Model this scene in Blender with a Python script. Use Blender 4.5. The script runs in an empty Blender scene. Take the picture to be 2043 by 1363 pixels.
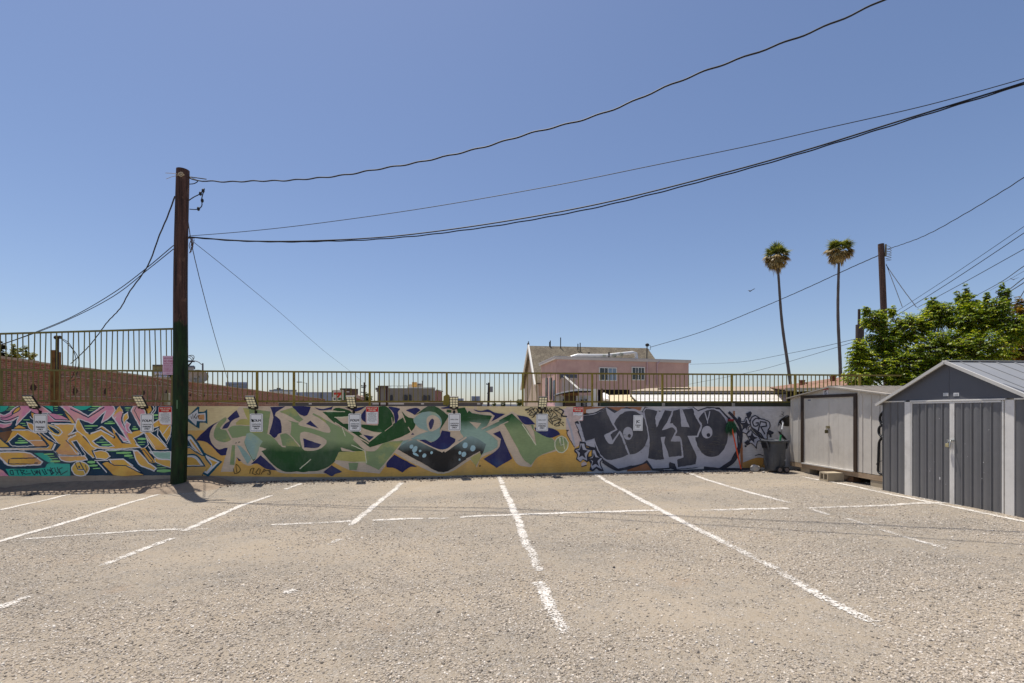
import bpy, bmesh, math, random
import numpy as np
from mathutils import Vector, Matrix, noise as mnoise
R = random.Random(7)
scene = bpy.context.scene
COL = scene.collection
PI = math.pi

# ------------------------------------------------------------------ camera model
H = 1.63; F = 965.0; CX = 1021.5; HY = 820.0
YAW = math.radians(4.5); SN, CS = math.sin(YAW), math.cos(YAW)
def ray(x, y):
    c = (x-CX)/F
    return SN+c*CS, CS-c*SN, (HY-y)/F
def at(x, y, t):
    a, b, c = ray(x, y); return Vector((a*t, b*t, H+c*t))
def on_y(x, y, Y):
    a, b, c = ray(x, y); t = Y/b; return Vector((a*t, Y, H+c*t))
def on_x(x, y, X):
    a, b, c = ray(x, y); t = X/a; return Vector((X, b*t, H+c*t))
def zt(y, t): return H+(HY-y)*t/F
def sst(a, b, v):
    u = min(1, max(0, (v-a)/(b-a))); return u*u*(3-2*u)
def g(X, Y):
    # gently sloping yard: lower to the left, banked up slightly against the wall
    z = (-0.27*(1-math.exp(X/6.0)) if X < 0 else 0.012*min(X, 10)) - 0.03
    if Y < 16: z += (0.03+0.02*min(4, max(0, -X)))*sst(10.6, 11.9, Y)*(1 - 0.9*sst(5.0, 7.5, -X))
    return z*(1-sst(14, 40, abs(X)))*(1-sst(20, 60, Y))
def gnd(x, y):
    a, b, c = ray(x, y); t = H/-c
    for i in range(25): t = 0.5*t+0.5*(H-g(a*t, b*t))/-c
    return Vector((a*t, b*t, g(a*t, b*t)))

cam = bpy.data.cameras.new('camera'); camo = bpy.data.objects.new('camera', cam); COL.objects.link(camo)
cam.sensor_width = 36; cam.lens = 36*F/2043; cam.shift_y = (HY-681.5)/2043; cam.clip_end = 6000; cam.clip_start = 0.05
camo.location = (0, 0, H); camo.rotation_euler = (PI/2, 0, -YAW); scene.camera = camo

# ------------------------------------------------------------------ light
TOSUN = Vector((-1.2, 1.5, 7.1)).normalized()
sl = bpy.data.lights.new('sun', 'SUN'); sl.energy = 4.9; sl.angle = math.radians(0.53); sl.color = (1.0, 0.95, 0.88)
so = bpy.data.objects.new('sun', sl); COL.objects.link(so); so.rotation_euler = (-TOSUN).to_track_quat('-Z', 'Y').to_euler(); so.location = (-8, 10, 40)
w = bpy.data.worlds.new('World'); scene.world = w; w.use_nodes = True
nt = w.node_tree
sky = nt.nodes.new('ShaderNodeTexSky'); sky.sky_type = 'NISHITA'; sky.sun_disc = False
sky.sun_elevation = math.asin(TOSUN.z); sky.sun_rotation = math.atan2(TOSUN.x, TOSUN.y)
sky.altitude = 0; sky.air_density = 1.0; sky.dust_density = 0.7; sky.ozone_density = 3.6
bg = nt.nodes['Background']; tint = nt.nodes.new('ShaderNodeMix'); tint.data_type = 'RGBA'; tint.blend_type = 'MULTIPLY'; tint.inputs[0].default_value = 1.0; tint.inputs[7].default_value = (1.03, 0.97, 1.0, 1)
nt.links.new(sky.outputs[0], tint.inputs[6]); nt.links.new(tint.outputs[2], bg.inputs[0]); bg.inputs[1].default_value = 0.107
scene.view_settings.view_transform = 'Standard'; scene.view_settings.look = 'None'
scene.view_settings.exposure = 0.16; scene.view_settings.gamma = 1.0
scene.cycles.max_bounces = 8

# ------------------------------------------------------------------ materials
def lin(c):
    o = []
    for v in c:
        v = v/255.0
        o.append(v/12.92 if v <= 0.04045 else ((v+0.055)/1.055)**2.4)
    return tuple(o)
def new_mat(name):
    m = bpy.data.materials.new(name); m.use_nodes = True
    return m, m.node_tree.nodes, m.node_tree.links, m.node_tree.nodes['Principled BSDF']
def mixrgb(N, L, fac, a, b, mode='MIX'):
    n = N.new('ShaderNodeMix'); n.data_type = 'RGBA'; n.blend_type = mode
    for i, v in ((0, fac), (6, a), (7, b)):
        if hasattr(v, 'is_output'): L.new(v, n.inputs[i])
        elif isinstance(v, (int, float)): n.inputs[i].default_value = v
        else: n.inputs[i].default_value = (*v[:3], 1)
    return n.outputs[2]
def math_n(N, L, op, a, b=0.0, c=None):
    n = N.new('ShaderNodeMath'); n.operation = op
    for i, v in enumerate((a, b) if c is None else (a, b, c)):
        if hasattr(v, 'is_output'): L.new(v, n.inputs[i])
        else: n.inputs[i].default_value = v
    return n.outputs[0]
def noise_n(N, L, vec, scale, detail=4, rough=0.55):
    n = N.new('ShaderNodeTexNoise'); n.inputs['Scale'].default_value = scale
    n.inputs['Detail'].default_value = detail; n.inputs['Roughness'].default_value = rough
    if vec is not None: L.new(vec, n.inputs['Vector'])
    return n.outputs[0]
def maprange(N, L, v, a, b, c=0.0, d=1.0):
    n = N.new('ShaderNodeMapRange'); L.new(v, n.inputs[0])
    for i, q in zip((1, 2, 3, 4), (a, b, c, d)): n.inputs[i].default_value = q
    return n.outputs[0]
def bump(N, L, h, strength, dist=0.01, prev=None):
    b = N.new('ShaderNodeBump'); b.inputs['Strength'].default_value = strength; b.inputs['Distance'].default_value = dist
    L.new(h, b.inputs['Height'])
    if prev is not None: L.new(prev, b.inputs['Normal'])
    return b.outputs[0]
def pos_n(N): return N.new('ShaderNodeNewGeometry').outputs['Position']
def scaled(N, L, vec, s, off=(0, 0, 0)):
    n = N.new('ShaderNodeMapping'); L.new(vec, n.inputs[0]); n.inputs['Scale'].default_value = s; n.inputs['Location'].default_value = off
    return n.outputs[0]

MATS = {}
def M(key, col=(128, 128, 128), rough=0.7, var=0.12, scale=3.0, metal=0.0, bmp=0.0, bs=60.0, streak=None, dirt=None, spec=0.4):
    """general weathered surface: colour with two scales of noise, optional vertical streaks, optional bump"""
    if key in MATS: return MATS[key]
    m, N, L, P = new_mat(key)
    c = lin(col); p = pos_n(N)
    v = scaled(N, L, p, streak) if streak else p
    n1 = noise_n(N, L, v, scale, 5); n2 = noise_n(N, L, v, scale*9, 3)
    f = math_n(N, L, 'ADD', math_n(N, L, 'MULTIPLY', n1, 0.65), math_n(N, L, 'MULTIPLY', n2, 0.35))
    f = maprange(N, L, f, 0.3, 0.7)
    a = tuple(x*(1-var) for x in c); b = tuple(min(0.95, x*(1+var)) for x in c)
    o = mixrgb(N, L, f, a, b)
    if dirt:
        d = noise_n(N, L, p, dirt[1], 6, 0.65); d = maprange(N, L, d, 0.5, 0.68, 0, dirt[2])
        o = mixrgb(N, L, d, o, lin(dirt[0]))
    L.new(o, P.inputs['Base Color']); P.inputs['Roughness'].default_value = rough; P.inputs['Metallic'].default_value = metal
    P.inputs['Specular IOR Level'].default_value = spec
    if bmp: L.new(bump(N, L, noise_n(N, L, v, bs, 4), bmp, 0.004), P.inputs['Normal'])
    MATS[key] = m; return m

WALLK = 1.62
WARM = (1.04, 1.0, 0.93)
def block_nodes(N, L):
    p = pos_n(N); s = N.new('ShaderNodeSeparateXYZ'); L.new(p, s.inputs[0])
    cb = N.new('ShaderNodeCombineXYZ'); L.new(s.outputs[0], cb.inputs[0]); L.new(math_n(N, L, 'SUBTRACT', s.outputs[2], 0.181-0.2035*10), cb.inputs[1])
    br = N.new('ShaderNodeTexBrick'); L.new(cb.outputs[0], br.inputs['Vector'])
    for k, v in (('Scale', 1.0), ('Mortar Size', 0.0055), ('Mortar Smooth', 0.6), ('Brick Width', 0.4064), ('Row Height', 0.2035)): br.inputs[k].default_value = v
    br.inputs['Mortar'].default_value = (1, 1, 1, 1)
    br.inputs['Color1'].default_value = (0.985, 0.985, 0.985, 1); br.inputs['Color2'].default_value = (1.015, 1.015, 1.015, 1)
    return p, s, br
def paint(key, col, col2=None, grad=None, k=WALLK, rough=0.62, speck=0.5):
    """spray paint on concrete block: block joints and pores show through; grad=(axis,a,b,noise) fades to col2 as the painter did"""
    if key in MATS: return MATS[key]
    m, N, L, P = new_mat(key)
    p, s, br = block_nodes(N, L)
    def kk(col): l = lin(col); return k*(0.74+0.26*min(1, (0.2*l[0]+0.7*l[1]+0.1*l[2])/0.22))
    k1 = kk(col); c = tuple(min(0.85, x*k1*q) for x, q in zip(lin(col), WARM))
    n1 = noise_n(N, L, p, 2.2, 5, 0.6); n2 = noise_n(N, L, scaled(N, L, p, (0.35, 1, 1.6)), 26, 3)
    f = maprange(N, L, math_n(N, L, 'ADD', math_n(N, L, 'MULTIPLY', n1, 0.6), math_n(N, L, 'MULTIPLY', n2, 0.4)), 0.32, 0.68)
    base = mixrgb(N, L, f, tuple(x*0.80 for x in c), tuple(min(0.9, x*1.16) for x in c))
    if col2:
        k2 = kk(col2); c2 = tuple(min(0.85, x*k2*q) for x, q in zip(lin(col2), WARM)); ax, ga, gb, na = grad
        src = s.outputs[ax] if ax in (0, 2) else n1
        e = math_n(N, L, 'ADD', src, math_n(N, L, 'MULTIPLY', math_n(N, L, 'SUBTRACT', noise_n(N, L, p, 3.0, 4), 0.5), na))
        base = mixrgb(N, L, maprange(N, L, e, ga, gb), base, c2)
    n3 = noise_n(N, L, scaled(N, L, p, (1.0, 1, .45)), 1.3, 7, .7); base = mixrgb(N, L, maprange(N, L, n3, .48, .74, 0, .22), base, (.36, .34, .31))
    n4 = noise_n(N, L, scaled(N, L, p, (.5, 1, 9)), 7, 4, .7); base = mixrgb(N, L, maprange(N, L, n4, .60, .74, 0, .30), base, tuple(min(.8, x*1.25+.05) for x in c))
    base = mixrgb(N, L, 1.0, base, br.outputs['Color'], 'MULTIPLY')
    base = mixrgb(N, L, math_n(N, L, 'MULTIPLY', br.outputs['Fac'], maprange(N, L, s.outputs[2], 0.15, 1.0, 0.22, 0.06)), base, tuple(x*0.45 for x in c))
    L.new(base, P.inputs['Base Color']); P.inputs['Roughness'].default_value = rough; P.inputs['Specular IOR Level'].default_value = 0.3
    inv = math_n(N, L, 'SUBTRACT', 1.0, br.outputs['Fac'])
    b1 = bump(N, L, inv, 0.16, 0.004); b2 = bump(N, L, noise_n(N, L, p, 120, 3), 0.25, 0.003, b1)
    L.new(b2, P.inputs['Normal'])
    MATS[key] = m; return m

def brick_mat(key, c1, c2, mortar, bw=0.215, rh=0.075, ms=0.012, axis=1, dirt=None, bumps=0.5):
    if key in MATS: return MATS[key]
    m, N, L, P = new_mat(key)
    p = pos_n(N); s = N.new('ShaderNodeSeparateXYZ'); L.new(p, s.inputs[0])
    cb = N.new('ShaderNodeCombineXYZ'); L.new(s.outputs[axis], cb.inputs[0]); L.new(s.outputs[2], cb.inputs[1])
    br = N.new('ShaderNodeTexBrick'); L.new(cb.outputs[0], br.inputs['Vector'])
    for k, v in (('Scale', 1.0), ('Mortar Size', ms), ('Mortar Smooth', 0.3), ('Brick Width', bw), ('Row Height', rh), ('Bias', -0.1)): br.inputs[k].default_value = v
    br.inputs['Color1'].default_value = (*lin(c1), 1); br.inputs['Color2'].default_value = (*lin(c2), 1); br.inputs['Mortar'].default_value = (*lin(mortar), 1)
    n = noise_n(N, L, p, 1.1, 6, 0.65)
    o = mixrgb(N, L, maprange(N, L, n, 0.42, 0.66, 0, 0.75), br.outputs['Color'], lin(dirt or mortar))
    o = mixrgb(N, L, 1.0, o, mixrgb(N, L, maprange(N, L, noise_n(N, L, p, 7, 5, .7), .3, .7), (0.5, 0.5, 0.5), (1.45, 1.45, 1.45)), 'MULTIPLY')
    L.new(o, P.inputs['Base Color']); P.inputs['Roughness'].default_value = 0.9
    L.new(bump(N, L, math_n(N, L, 'SUBTRACT', 1, br.outputs['Fac']), bumps, 0.01), P.inputs['Normal'])
    MATS[key] = m; return m

# ------------------------------------------------------------------ object helpers
def tag(o, label=None, cat=None, group=None, kind=None):
    if label: o['label'] = label
    if cat: o['category'] = cat
    if group: o['group'] = group
    if kind: o['kind'] = kind
    return o
def empty(name, loc, label, cat, group=None):
    o = bpy.data.objects.new(name, None); COL.objects.link(o); o.location = loc; o.empty_display_size = 0.2
    return tag(o, label, cat, group)
class MB:
    """collects faces, built as ONE mesh object in world coordinates"""
    def __init__(s): s.v = []; s.f = []; s.mi = []; s.sm = []
    def add(s, vs, fs, mi=0, smooth=False):
        o = len(s.v); s.v += [tuple(v) for v in vs]
        for f in fs: s.f.append(tuple(i+o for i in f)); s.mi.append(mi); s.sm.append(smooth)
    def quad(s, a, b, c, d, mi=0): s.add((a, b, c, d), ((0, 1, 2, 3),), mi)
    def box(s, x0, x1, y0, y1, z0, z1, mi=0):
        s.add([(x, y, z) for z in (z0, z1) for (x, y) in ((x0, y0), (x1, y0), (x1, y1), (x0, y1))],
              ((0, 3, 2, 1), (4, 5, 6, 7), (0, 1, 5, 4), (1, 2, 6, 5), (2, 3, 7, 6), (3, 0, 4, 7)), mi)
    def obox(s, c, ax, ay, az, mi=0):
        c = Vector(c); ax, ay, az = Vector(ax), Vector(ay), Vector(az)
        s.add([c+i*ax+j*ay+k*az for k in (-1, 1) for (i, j) in ((-1, -1), (1, -1), (1, 1), (-1, 1))],
              ((0, 3, 2, 1), (4, 5, 6, 7), (0, 1, 5, 4), (1, 2, 6, 5), (2, 3, 7, 6), (3, 0, 4, 7)), mi)
    def bar(s, a, b, w, h=None, mi=0):
        a, b = Vector(a), Vector(b); d = (b-a).normalized(); h = h or w
        u = d.cross(Vector((0, 0, 1)))
        u = Vector((1, 0, 0)) if u.length < 1e-4 else u.normalized()
        v = u.cross(d)
        s.obox((a+b)/2, u*w/2, v*h/2, (b-a)/2, mi)
    def prism(s, plan, z0, z1, mi=0, cap=None):
        n = len(plan); z0 = z0 if isinstance(z0, (list, tuple)) else [z0]*n; z1 = z1 if isinstance(z1, (list, tuple)) else [z1]*n
        vs = [(p[0], p[1], z) for p, z in zip(plan, z0)]+[(p[0], p[1], z) for p, z in zip(plan, z1)]
        s.add(vs, [(i, (i+1) % n, n+(i+1) % n, n+i) for i in range(n)], mi)
        s.add(vs, [tuple(range(n, 2*n)), tuple(range(n-1, -1, -1))], mi if cap is None else cap)
    def tube(s, pts, r, n=8, mi=0, caps=True, smooth=True):
        pts = [Vector(p) for p in pts]; m = len(pts)
        rs = r if isinstance(r, (list, tuple)) else [r]*m
        vs = []; up = None
        for i in range(m):
            d = (pts[min(i+1, m-1)]-pts[max(i-1, 0)]).normalized()
            if up is None:
                up = d.orthogonal().normalized()
            else:
                up = (up-d*up.dot(d)); up = up.normalized() if up.length > 1e-6 else d.orthogonal().normalized()
            w2 = d.cross(up)
            for k in range(n):
                a = 2*PI*k/n; vs.append(pts[i]+(up*math.cos(a)+w2*math.sin(a))*rs[i])
        fs = [(i*n+k, i*n+(k+1) % n, (i+1)*n+(k+1) % n, (i+1)*n+k) for i in range(m-1) for k in range(n)]
        s.add(vs, fs, mi, smooth)
        if caps: s.add(vs, [tuple(range(n-1, -1, -1)), tuple((m-1)*n+k for k in range(n))], mi)
    def ball(s, c, rx, ry=None, rz=None, n=10, m=6, mi=0, jit=0.0):
        ry = ry or rx; rz = rz or rx; c = Vector(c); vs = [c+Vector((0, 0, -rz))]
        for i in range(1, m):
            t = -PI/2+PI*i/m
            for k in range(n):
                a = 2*PI*k/n; q = 1+R.uniform(-jit, jit)
                vs.append(c+Vector((rx*math.cos(t)*math.cos(a), ry*math.cos(t)*math.sin(a), rz*math.sin(t)))*q)
        vs.append(c+Vector((0, 0, rz))); e = len(vs)-1
        fs = [(0, 1+(k+1) % n, 1+k) for k in range(n)]+[(e, 1+(m-2)*n+k, 1+(m-2)*n+(k+1) % n) for k in range(n)]
        fs += [(1+i*n+k, 1+i*n+(k+1) % n, 1+(i+1)*n+(k+1) % n, 1+(i+1)*n+k) for i in range(m-2) for k in range(n)]
        s.add(vs, fs, mi, jit == 0)
    def build(s, name, mats, parent=None, bevel=0.0, origin=None):
        me = bpy.data.meshes.new(name)
        if not isinstance(mats, (list, tuple)): mats = [mats]
        o3 = Vector(origin) if origin is not None else Vector((0, 0, 0))
        if parent is not None and origin is None: o3 = parent.matrix_world.translation if parent.parent else parent.location.copy()
        if parent is not None and origin is None:
            o3 = Vector((0, 0, 0)); q = parent
            while q is not None: o3 += q.location; q = q.parent
        me.from_pydata([tuple(Vector(v)-o3) for v in s.v], [], s.f)
        for m in mats: me.materials.append(m)
        me.polygons.foreach_set('material_index', s.mi); me.polygons.foreach_set('use_smooth', s.sm)
        me.validate(); me.update()
        o = bpy.data.objects.new(name, me); COL.objects.link(o)
        if parent is not None: o.parent = parent
        else: o.location = o3
        if bevel:
            b = o.modifiers.new('bevel', 'BEVEL'); b.width = bevel; b.segments = 2; b.limit_method = 'ANGLE'; b.angle_limit = math.radians(40)
        return o
def build_each(mb, name, mats, parent):
    """every connected piece becomes a part of its own"""
    n = len(mb.v); up = list(range(n))
    def find(i):
        while up[i] != i: up[i] = up[up[i]]; i = up[i]
        return i
    for f in mb.f:
        for i in f[1:]: up[find(i)] = find(f[0])
    groups = {}
    for k, f in enumerate(mb.f): groups.setdefault(find(f[0]), []).append(k)
    for ks in groups.values():
        q = MB(); ids = {}
        for k in ks:
            for i in mb.f[k]:
                if i not in ids: ids[i] = len(q.v); q.v.append(mb.v[i])
            q.f.append(tuple(ids[i] for i in mb.f[k])); q.mi.append(mb.mi[k]); q.sm.append(mb.sm[k])
        q.build(name, mats, parent)
def catmull(pts, n=8, closed=False):
    P = [tuple(p) for p in pts]; out = []; m = len(P)
    rng = range(m) if closed else range(m-1)
    for i in rng:
        p0 = P[(i-1) % m] if closed or i > 0 else P[0]; p1 = P[i]; p2 = P[(i+1) % m]
        p3 = P[(i+2) % m] if closed or i+2 < m else P[-1]
        for k in range(n):
            t = k/n
            out.append(tuple(0.5*((2*b)+(-a+c)*t+(2*a-5*b+4*c-d)*t*t+(-a+3*b-3*c+d)*t**3) for a, b, c, d in zip(p0, p1, p2, p3)))
    if not closed: out.append(P[-1])
    return out
FONT_CACHE = {}
def text_mesh(txt, size, bold=0.0):
    k = (txt, bold)
    if k not in FONT_CACHE:
        cu = bpy.data.curves.new('lettering', 'FONT'); cu.body = txt; cu.size = 1.0; cu.align_x = 'CENTER'; cu.align_y = 'CENTER'; cu.offset = bold; cu.resolution_u = 3
        o = bpy.data.objects.new('lettering', cu); COL.objects.link(o)
        dg = bpy.context.evaluated_depsgraph_get(); me = bpy.data.meshes.new_from_object(o.evaluated_get(dg))
        vs = [tuple(v.co) for v in me.vertices]; fs = [tuple(p.vertices) for p in me.polygons]
        bpy.data.objects.remove(o); bpy.data.curves.remove(cu); bpy.data.meshes.remove(me); FONT_CACHE[k] = (vs, fs)
    vs, fs = FONT_CACHE[k]
    return [(x*size, y*size) for x, y, z in vs], fs
def add_text(mb, txt, c, ux, uy, size, bold=0.0, mi=0, width=None, fit=1.0):
    vs, fs = text_mesh(txt, size, 0.0)
    sx = 1.0
    if width:
        ww = max(v[0] for v in vs)-min(v[0] for v in vs); sx = width/ww
    c, ux, uy = Vector(c), Vector(ux), Vector(uy)
    nn = ux.cross(uy)
    for k, q in enumerate((0,) if bold <= 0 else (-1, 1, 0)): mb.add([c+ux*(x*sx+q*bold*size)+uy*(y+.5*q*bold*size)+nn*(.0003*k) for x, y in vs], fs, mi)
# ------------------------------------------------------------------ ground
def ground_material():
    m, N, L, P = new_mat('gravel')
    p = pos_n(N)
    big = noise_n(N, L, scaled(N, L, p, (0.45, 0.9, 1)), 0.55, 6, 0.6)
    mid = noise_n(N, L, p, 3.2, 6, 0.65)
    fine = noise_n(N, L, p, 45, 5, 0.7)
    dust = mixrgb(N, L, maprange(N, L, mid, 0.35, 0.65), lin((152, 138, 118)), lin((182, 167, 145)))
    dust = mixrgb(N, L, maprange(N, L, fine, 0.3, 0.7), tuple(x*.82 for x in lin((162, 148, 128))), dust)
    def vor(scale):
        v = N.new('ShaderNodeTexVoronoi'); v.inputs['Scale'].default_value = scale; L.new(p, v.inputs['Vector']); return v
    v1 = vor(85); v2 = vor(42)
    def peb(v):
        r = N.new('ShaderNodeValToRGB'); L.new(v.outputs['Color'], r.inputs[0])
        els = [(0.0, (98, 91, 82)), (0.2, (136, 126, 112)), (0.5, (166, 155, 138)), (0.78, (164, 158, 150)), (1.0, (202, 194, 181))]
        while len(r.color_ramp.elements) < len(els): r.color_ramp.elements.new(0.5)
        for e, (q, c) in zip(r.color_ramp.elements, els): e.position = q; e.color = (*lin(c), 1)
        return r.outputs[0]
    g1 = peb(v1); g2 = peb(v2)
    gm = math_n(N, L, 'ADD', math_n(N, L, 'MULTIPLY', big, 0.62), math_n(N, L, 'MULTIPLY', mid, 0.38))
    gmask = maprange(N, L, gm, 0.40, 0.60, 0.12, 0.85)
    c = mixrgb(N, L, gmask, dust, g1)
    sp = N.new('ShaderNodeSeparateColor'); L.new(v2.outputs['Color'], sp.inputs[0])
    sel = math_n(N, L, 'MULTIPLY', math_n(N, L, 'GREATER_THAN', sp.outputs[0], 0.80), gmask)
    c = mixrgb(N, L, math_n(N, L, 'MULTIPLY', sel, 0.8), c, g2)
    # rust coloured and dark stains with their own shapes
    st = noise_n(N, L, scaled(N, L, p, (1, 1, 1), (4.3, 1.2, 0)), 0.9, 5, 0.6)
    c = mixrgb(N, L, maprange(N, L, st, 0.62, 0.75, 0, 0.35), c, lin((150, 120, 92)))
    L.new(c, P.inputs['Base Color']); P.inputs['Roughness'].default_value = 0.95; P.inputs['Specular IOR Level'].default_value = 0.15
    h1 = math_n(N, L, 'MULTIPLY', math_n(N, L, 'SUBTRACT', 0.6, v1.outputs['Distance']), gmask)
    b1 = bump(N, L, h1, 1.0, 0.020); b2 = bump(N, L, math_n(N, L, 'MULTIPLY', math_n(N, L, 'SUBTRACT', 0.7, v2.outputs['Distance']), sel), 1.0, 0.028, b1)
    b3 = bump(N, L, fine, 0.6, 0.008, b2); L.new(b3, P.inputs['Normal'])
    return m
GRAVEL = ground_material()
def axis(a, b, step, far):
    near = list(np.arange(a, b+1e-6, step)); d = step; q = b; hi = []
    while q < far: d *= 1.35; q += d; hi.append(q)
    d = step; q = a; lo = []
    while q > -far: d *= 1.35; q -= d; lo.append(q)
    return lo[::-1]+near+hi
gx = axis(-16, 13, 0.11, 3000); gy = axis(-2, 12.6, 0.11, 3000)
def gz(x, y):
    z = g(x, y)
    if -18 < x < 15 and -4 < y < 14: z += 0.012*mnoise.noise((x*0.9, y*0.9, 3))+0.006*mnoise.noise((x*3.1, y*3.1, 9))
    return z
gv = [(x, y, gz(x, y)) for y in gy for x in gx]; nx = len(gx)
gf = [(j*nx+i, j*nx+i+1, (j+1)*nx+i+1, (j+1)*nx+i) for j in range(len(gy)-1) for i in range(nx-1)]
gme = bpy.data.meshes.new('ground'); gme.from_pydata(gv, [], gf); gme.materials.append(GRAVEL)
gme.polygons.foreach_set('use_smooth', [True]*len(gf))
ground = bpy.data.objects.new('ground', gme); COL.objects.link(ground); tag(ground, 'pale dusty gravel parking lot with worn white lines', 'ground', kind='structure')

# ---- painted bay lines, draped on the gravel and worn through
def line_material():
    m, N, L, P = new_mat('line_paint')
    p = pos_n(N); a = N.new('ShaderNodeAttribute'); a.attribute_name = 'wear'
    e = N.new('ShaderNodeAttribute'); e.attribute_name = 'edge'
    n = math_n(N, L, 'ADD', math_n(N, L, 'MULTIPLY', noise_n(N, L, p, 48, 4, 0.7), 0.62), math_n(N, L, 'MULTIPLY', noise_n(N, L, p, 6, 5, 0.65), 0.38)); n = maprange(N, L, n, 0.24, 0.76)
    ee = math_n(N, L, 'ADD', math_n(N, L, 'MULTIPLY', math_n(N, L, 'POWER', e.outputs['Fac'], 3.0), 0.32), 0.03)
    th = math_n(N, L, 'ADD', a.outputs['Fac'], ee)
    al = maprange(N, L, math_n(N, L, 'SUBTRACT', n, th), -0.01, 0.015)
    L.new(al, P.inputs['Alpha'])
    L.new(mixrgb(N, L, maprange(N, L, noise_n(N, L, p, 30, 4), 0.35, 0.65), lin((186, 178, 166)), lin((218, 212, 202))), P.inputs['Base Color'])
    P.inputs['Roughness'].default_value = 0.85; P.inputs['Specular IOR Level'].default_value = 0.2
    L.new(bump(N, L, noise_n(N, L, p, 60, 4), 0.5, 0.01), P.inputs['Normal'])
    return m
LINEP = line_material()
def parking_line(pts, width, label=None):
    """pts: (pixel x, pixel y, wear 0.2 fresh .. 0.6 gone)"""
    W = [(*gnd(x, y)[:2], q) for x, y, q in pts]
    out = []
    for (a, b) in zip(W[:-1], W[1:]):
        d = math.hypot(b[0]-a[0], b[1]-a[1]); k = max(2, int(d/0.08))
        for i in range(k): out.append(tuple(u+(v-u)*i/k for u, v in zip(a, b)))
    out.append(W[-1])
    vs, wear, edge = [], [], []; cols = (-1, -0.6, 0, 0.6, 1)
    for i, (x, y, q) in enumerate(out):
        a = out[max(i-1, 0)]; b = out[min(i+1, len(out)-1)]; dx, dy = b[0]-a[0], b[1]-a[1]; l = math.hypot(dx, dy) or 1
        wob = 0.012*mnoise.noise((x*2, y*2, 5))
        for c in cols:
            X = x-dy/l*(width*0.62*c+wob); Y = y+dx/l*(width*0.62*c+wob)
            vs.append((X, Y, gz(X, Y)+0.006)); wear.append(q); edge.append(abs(c))
    n = len(cols)
    fs = [(i*n+j, (i+1)*n+j, (i+1)*n+j+1, i*n+j+1) for i in range(len(out)-1) for j in range(n-1)]
    me = bpy.data.meshes.new('parking_line'); me.from_pydata(vs, [], fs); me.materials.append(LINEP)
    for nm, dat in (('wear', wear), ('edge', edge)):
        at_ = me.attributes.new(nm, 'FLOAT', 'POINT'); at_.data.foreach_set('value', dat)
    me.flip_normals() if me.polygons[0].normal.z < 0 else None
    o = bpy.data.objects.new('parking_line', me); COL.objects.link(o); o.parent = ground
    if label: o['label'] = label
for pts in (
    [(-60, 1032, .34), (0, 1018, .34), (70, 1003, .36), (137, 987, .42)],
    [(-80, 1100, .34), (0, 1080, .33), (120, 1047, .33), (250, 1006, .36), (380, 968, .38), (400, 963, .5)],
    [(205, 1129, .47), (235, 1116, .42), (290, 1096, .38), (345, 1074, .44)],
    [(365, 1060, .38), (420, 1036, .33), (480, 1010, .33), (542, 989, .38)],
    [(570, 977, .40), (600, 965, .38)],
    [(700, 1049, .42), (712, 1038, .36), (750, 1006, .33), (800, 963, .36)],
    [(995, 952, .38), (1003, 966, .34)],
    [(1002, 968, .36), (1018, 1003, .33), (1030, 1030, .34), (1040, 1060, .38), (1050, 1085, .42), (1062, 1110, .43), (1076, 1140, .45)],
    [(1072, 1162, .46), (1080, 1170, .36), (1098, 1205, .38), (1104, 1220, .47), (1109, 1226, .42), (1116, 1240, .48), (1120, 1250, .43), (1127, 1264, .54)],
    [(1188, 947, .38), (1230, 971, .33), (1310, 1014, .33), (1345, 1033, .34), (1440, 1080, .39), (1470, 1095, .43), (1484, 1103, .49), (1500, 1112, .42), (1545, 1134, .43), (1554, 1140, .52), (1568, 1148, .43), (1600, 1168, .40), (1650, 1197, .39), (1690, 1218, .43), (1730, 1238, .45), (1762, 1250, .52)],
    [(1366, 942, .38), (1430, 964, .36), (1500, 984, .37), (1578, 1004, .42)],
    [(1610, 1013, .46), (1655, 1027, .49)],
    [(1690, 1035, .49), (1740, 1052, .47), (1800, 1071, .49), (1890, 1095, .50)],
    [(1600, 951, .46), (1660, 962, .36), (1740, 979, .34), (1850, 1001, .34), (1950, 1022, .34), (2080, 1047, .34)],
    [(50, 1075, .46), (140, 1069, .43), (240, 1063, .42), (340, 1057, .43), (415, 1055, .47)],
    [(540, 1048, .49), (600, 1045, .42), (700, 1041, .38)],
    [(743, 1039, .40), (800, 1036, .37), (845, 1035, .43)],
    [(855, 1035, .43), (895, 1034, .47)],
    [(918, 1033, .40), (1000, 1029, .34), (1100, 1025, .34), (1250, 1020, .34), (1318, 1019, .38)],
    [(1400, 1018, .46), (1450, 1017, .40), (1573, 1014, .39)],
    [(1615, 1013, .48), (1700, 1011, .45), (1780, 1008, .38), (1880, 1003, .37)],
    [(-40, 1228, .42), (0, 1212, .40), (58, 1190, .46)],
    [(655, 1088, .50), (680, 1076, .48)],
    [(567, 1185, .49), (590, 1178, .48)],
):
    parking_line(pts, 0.12)

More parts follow.
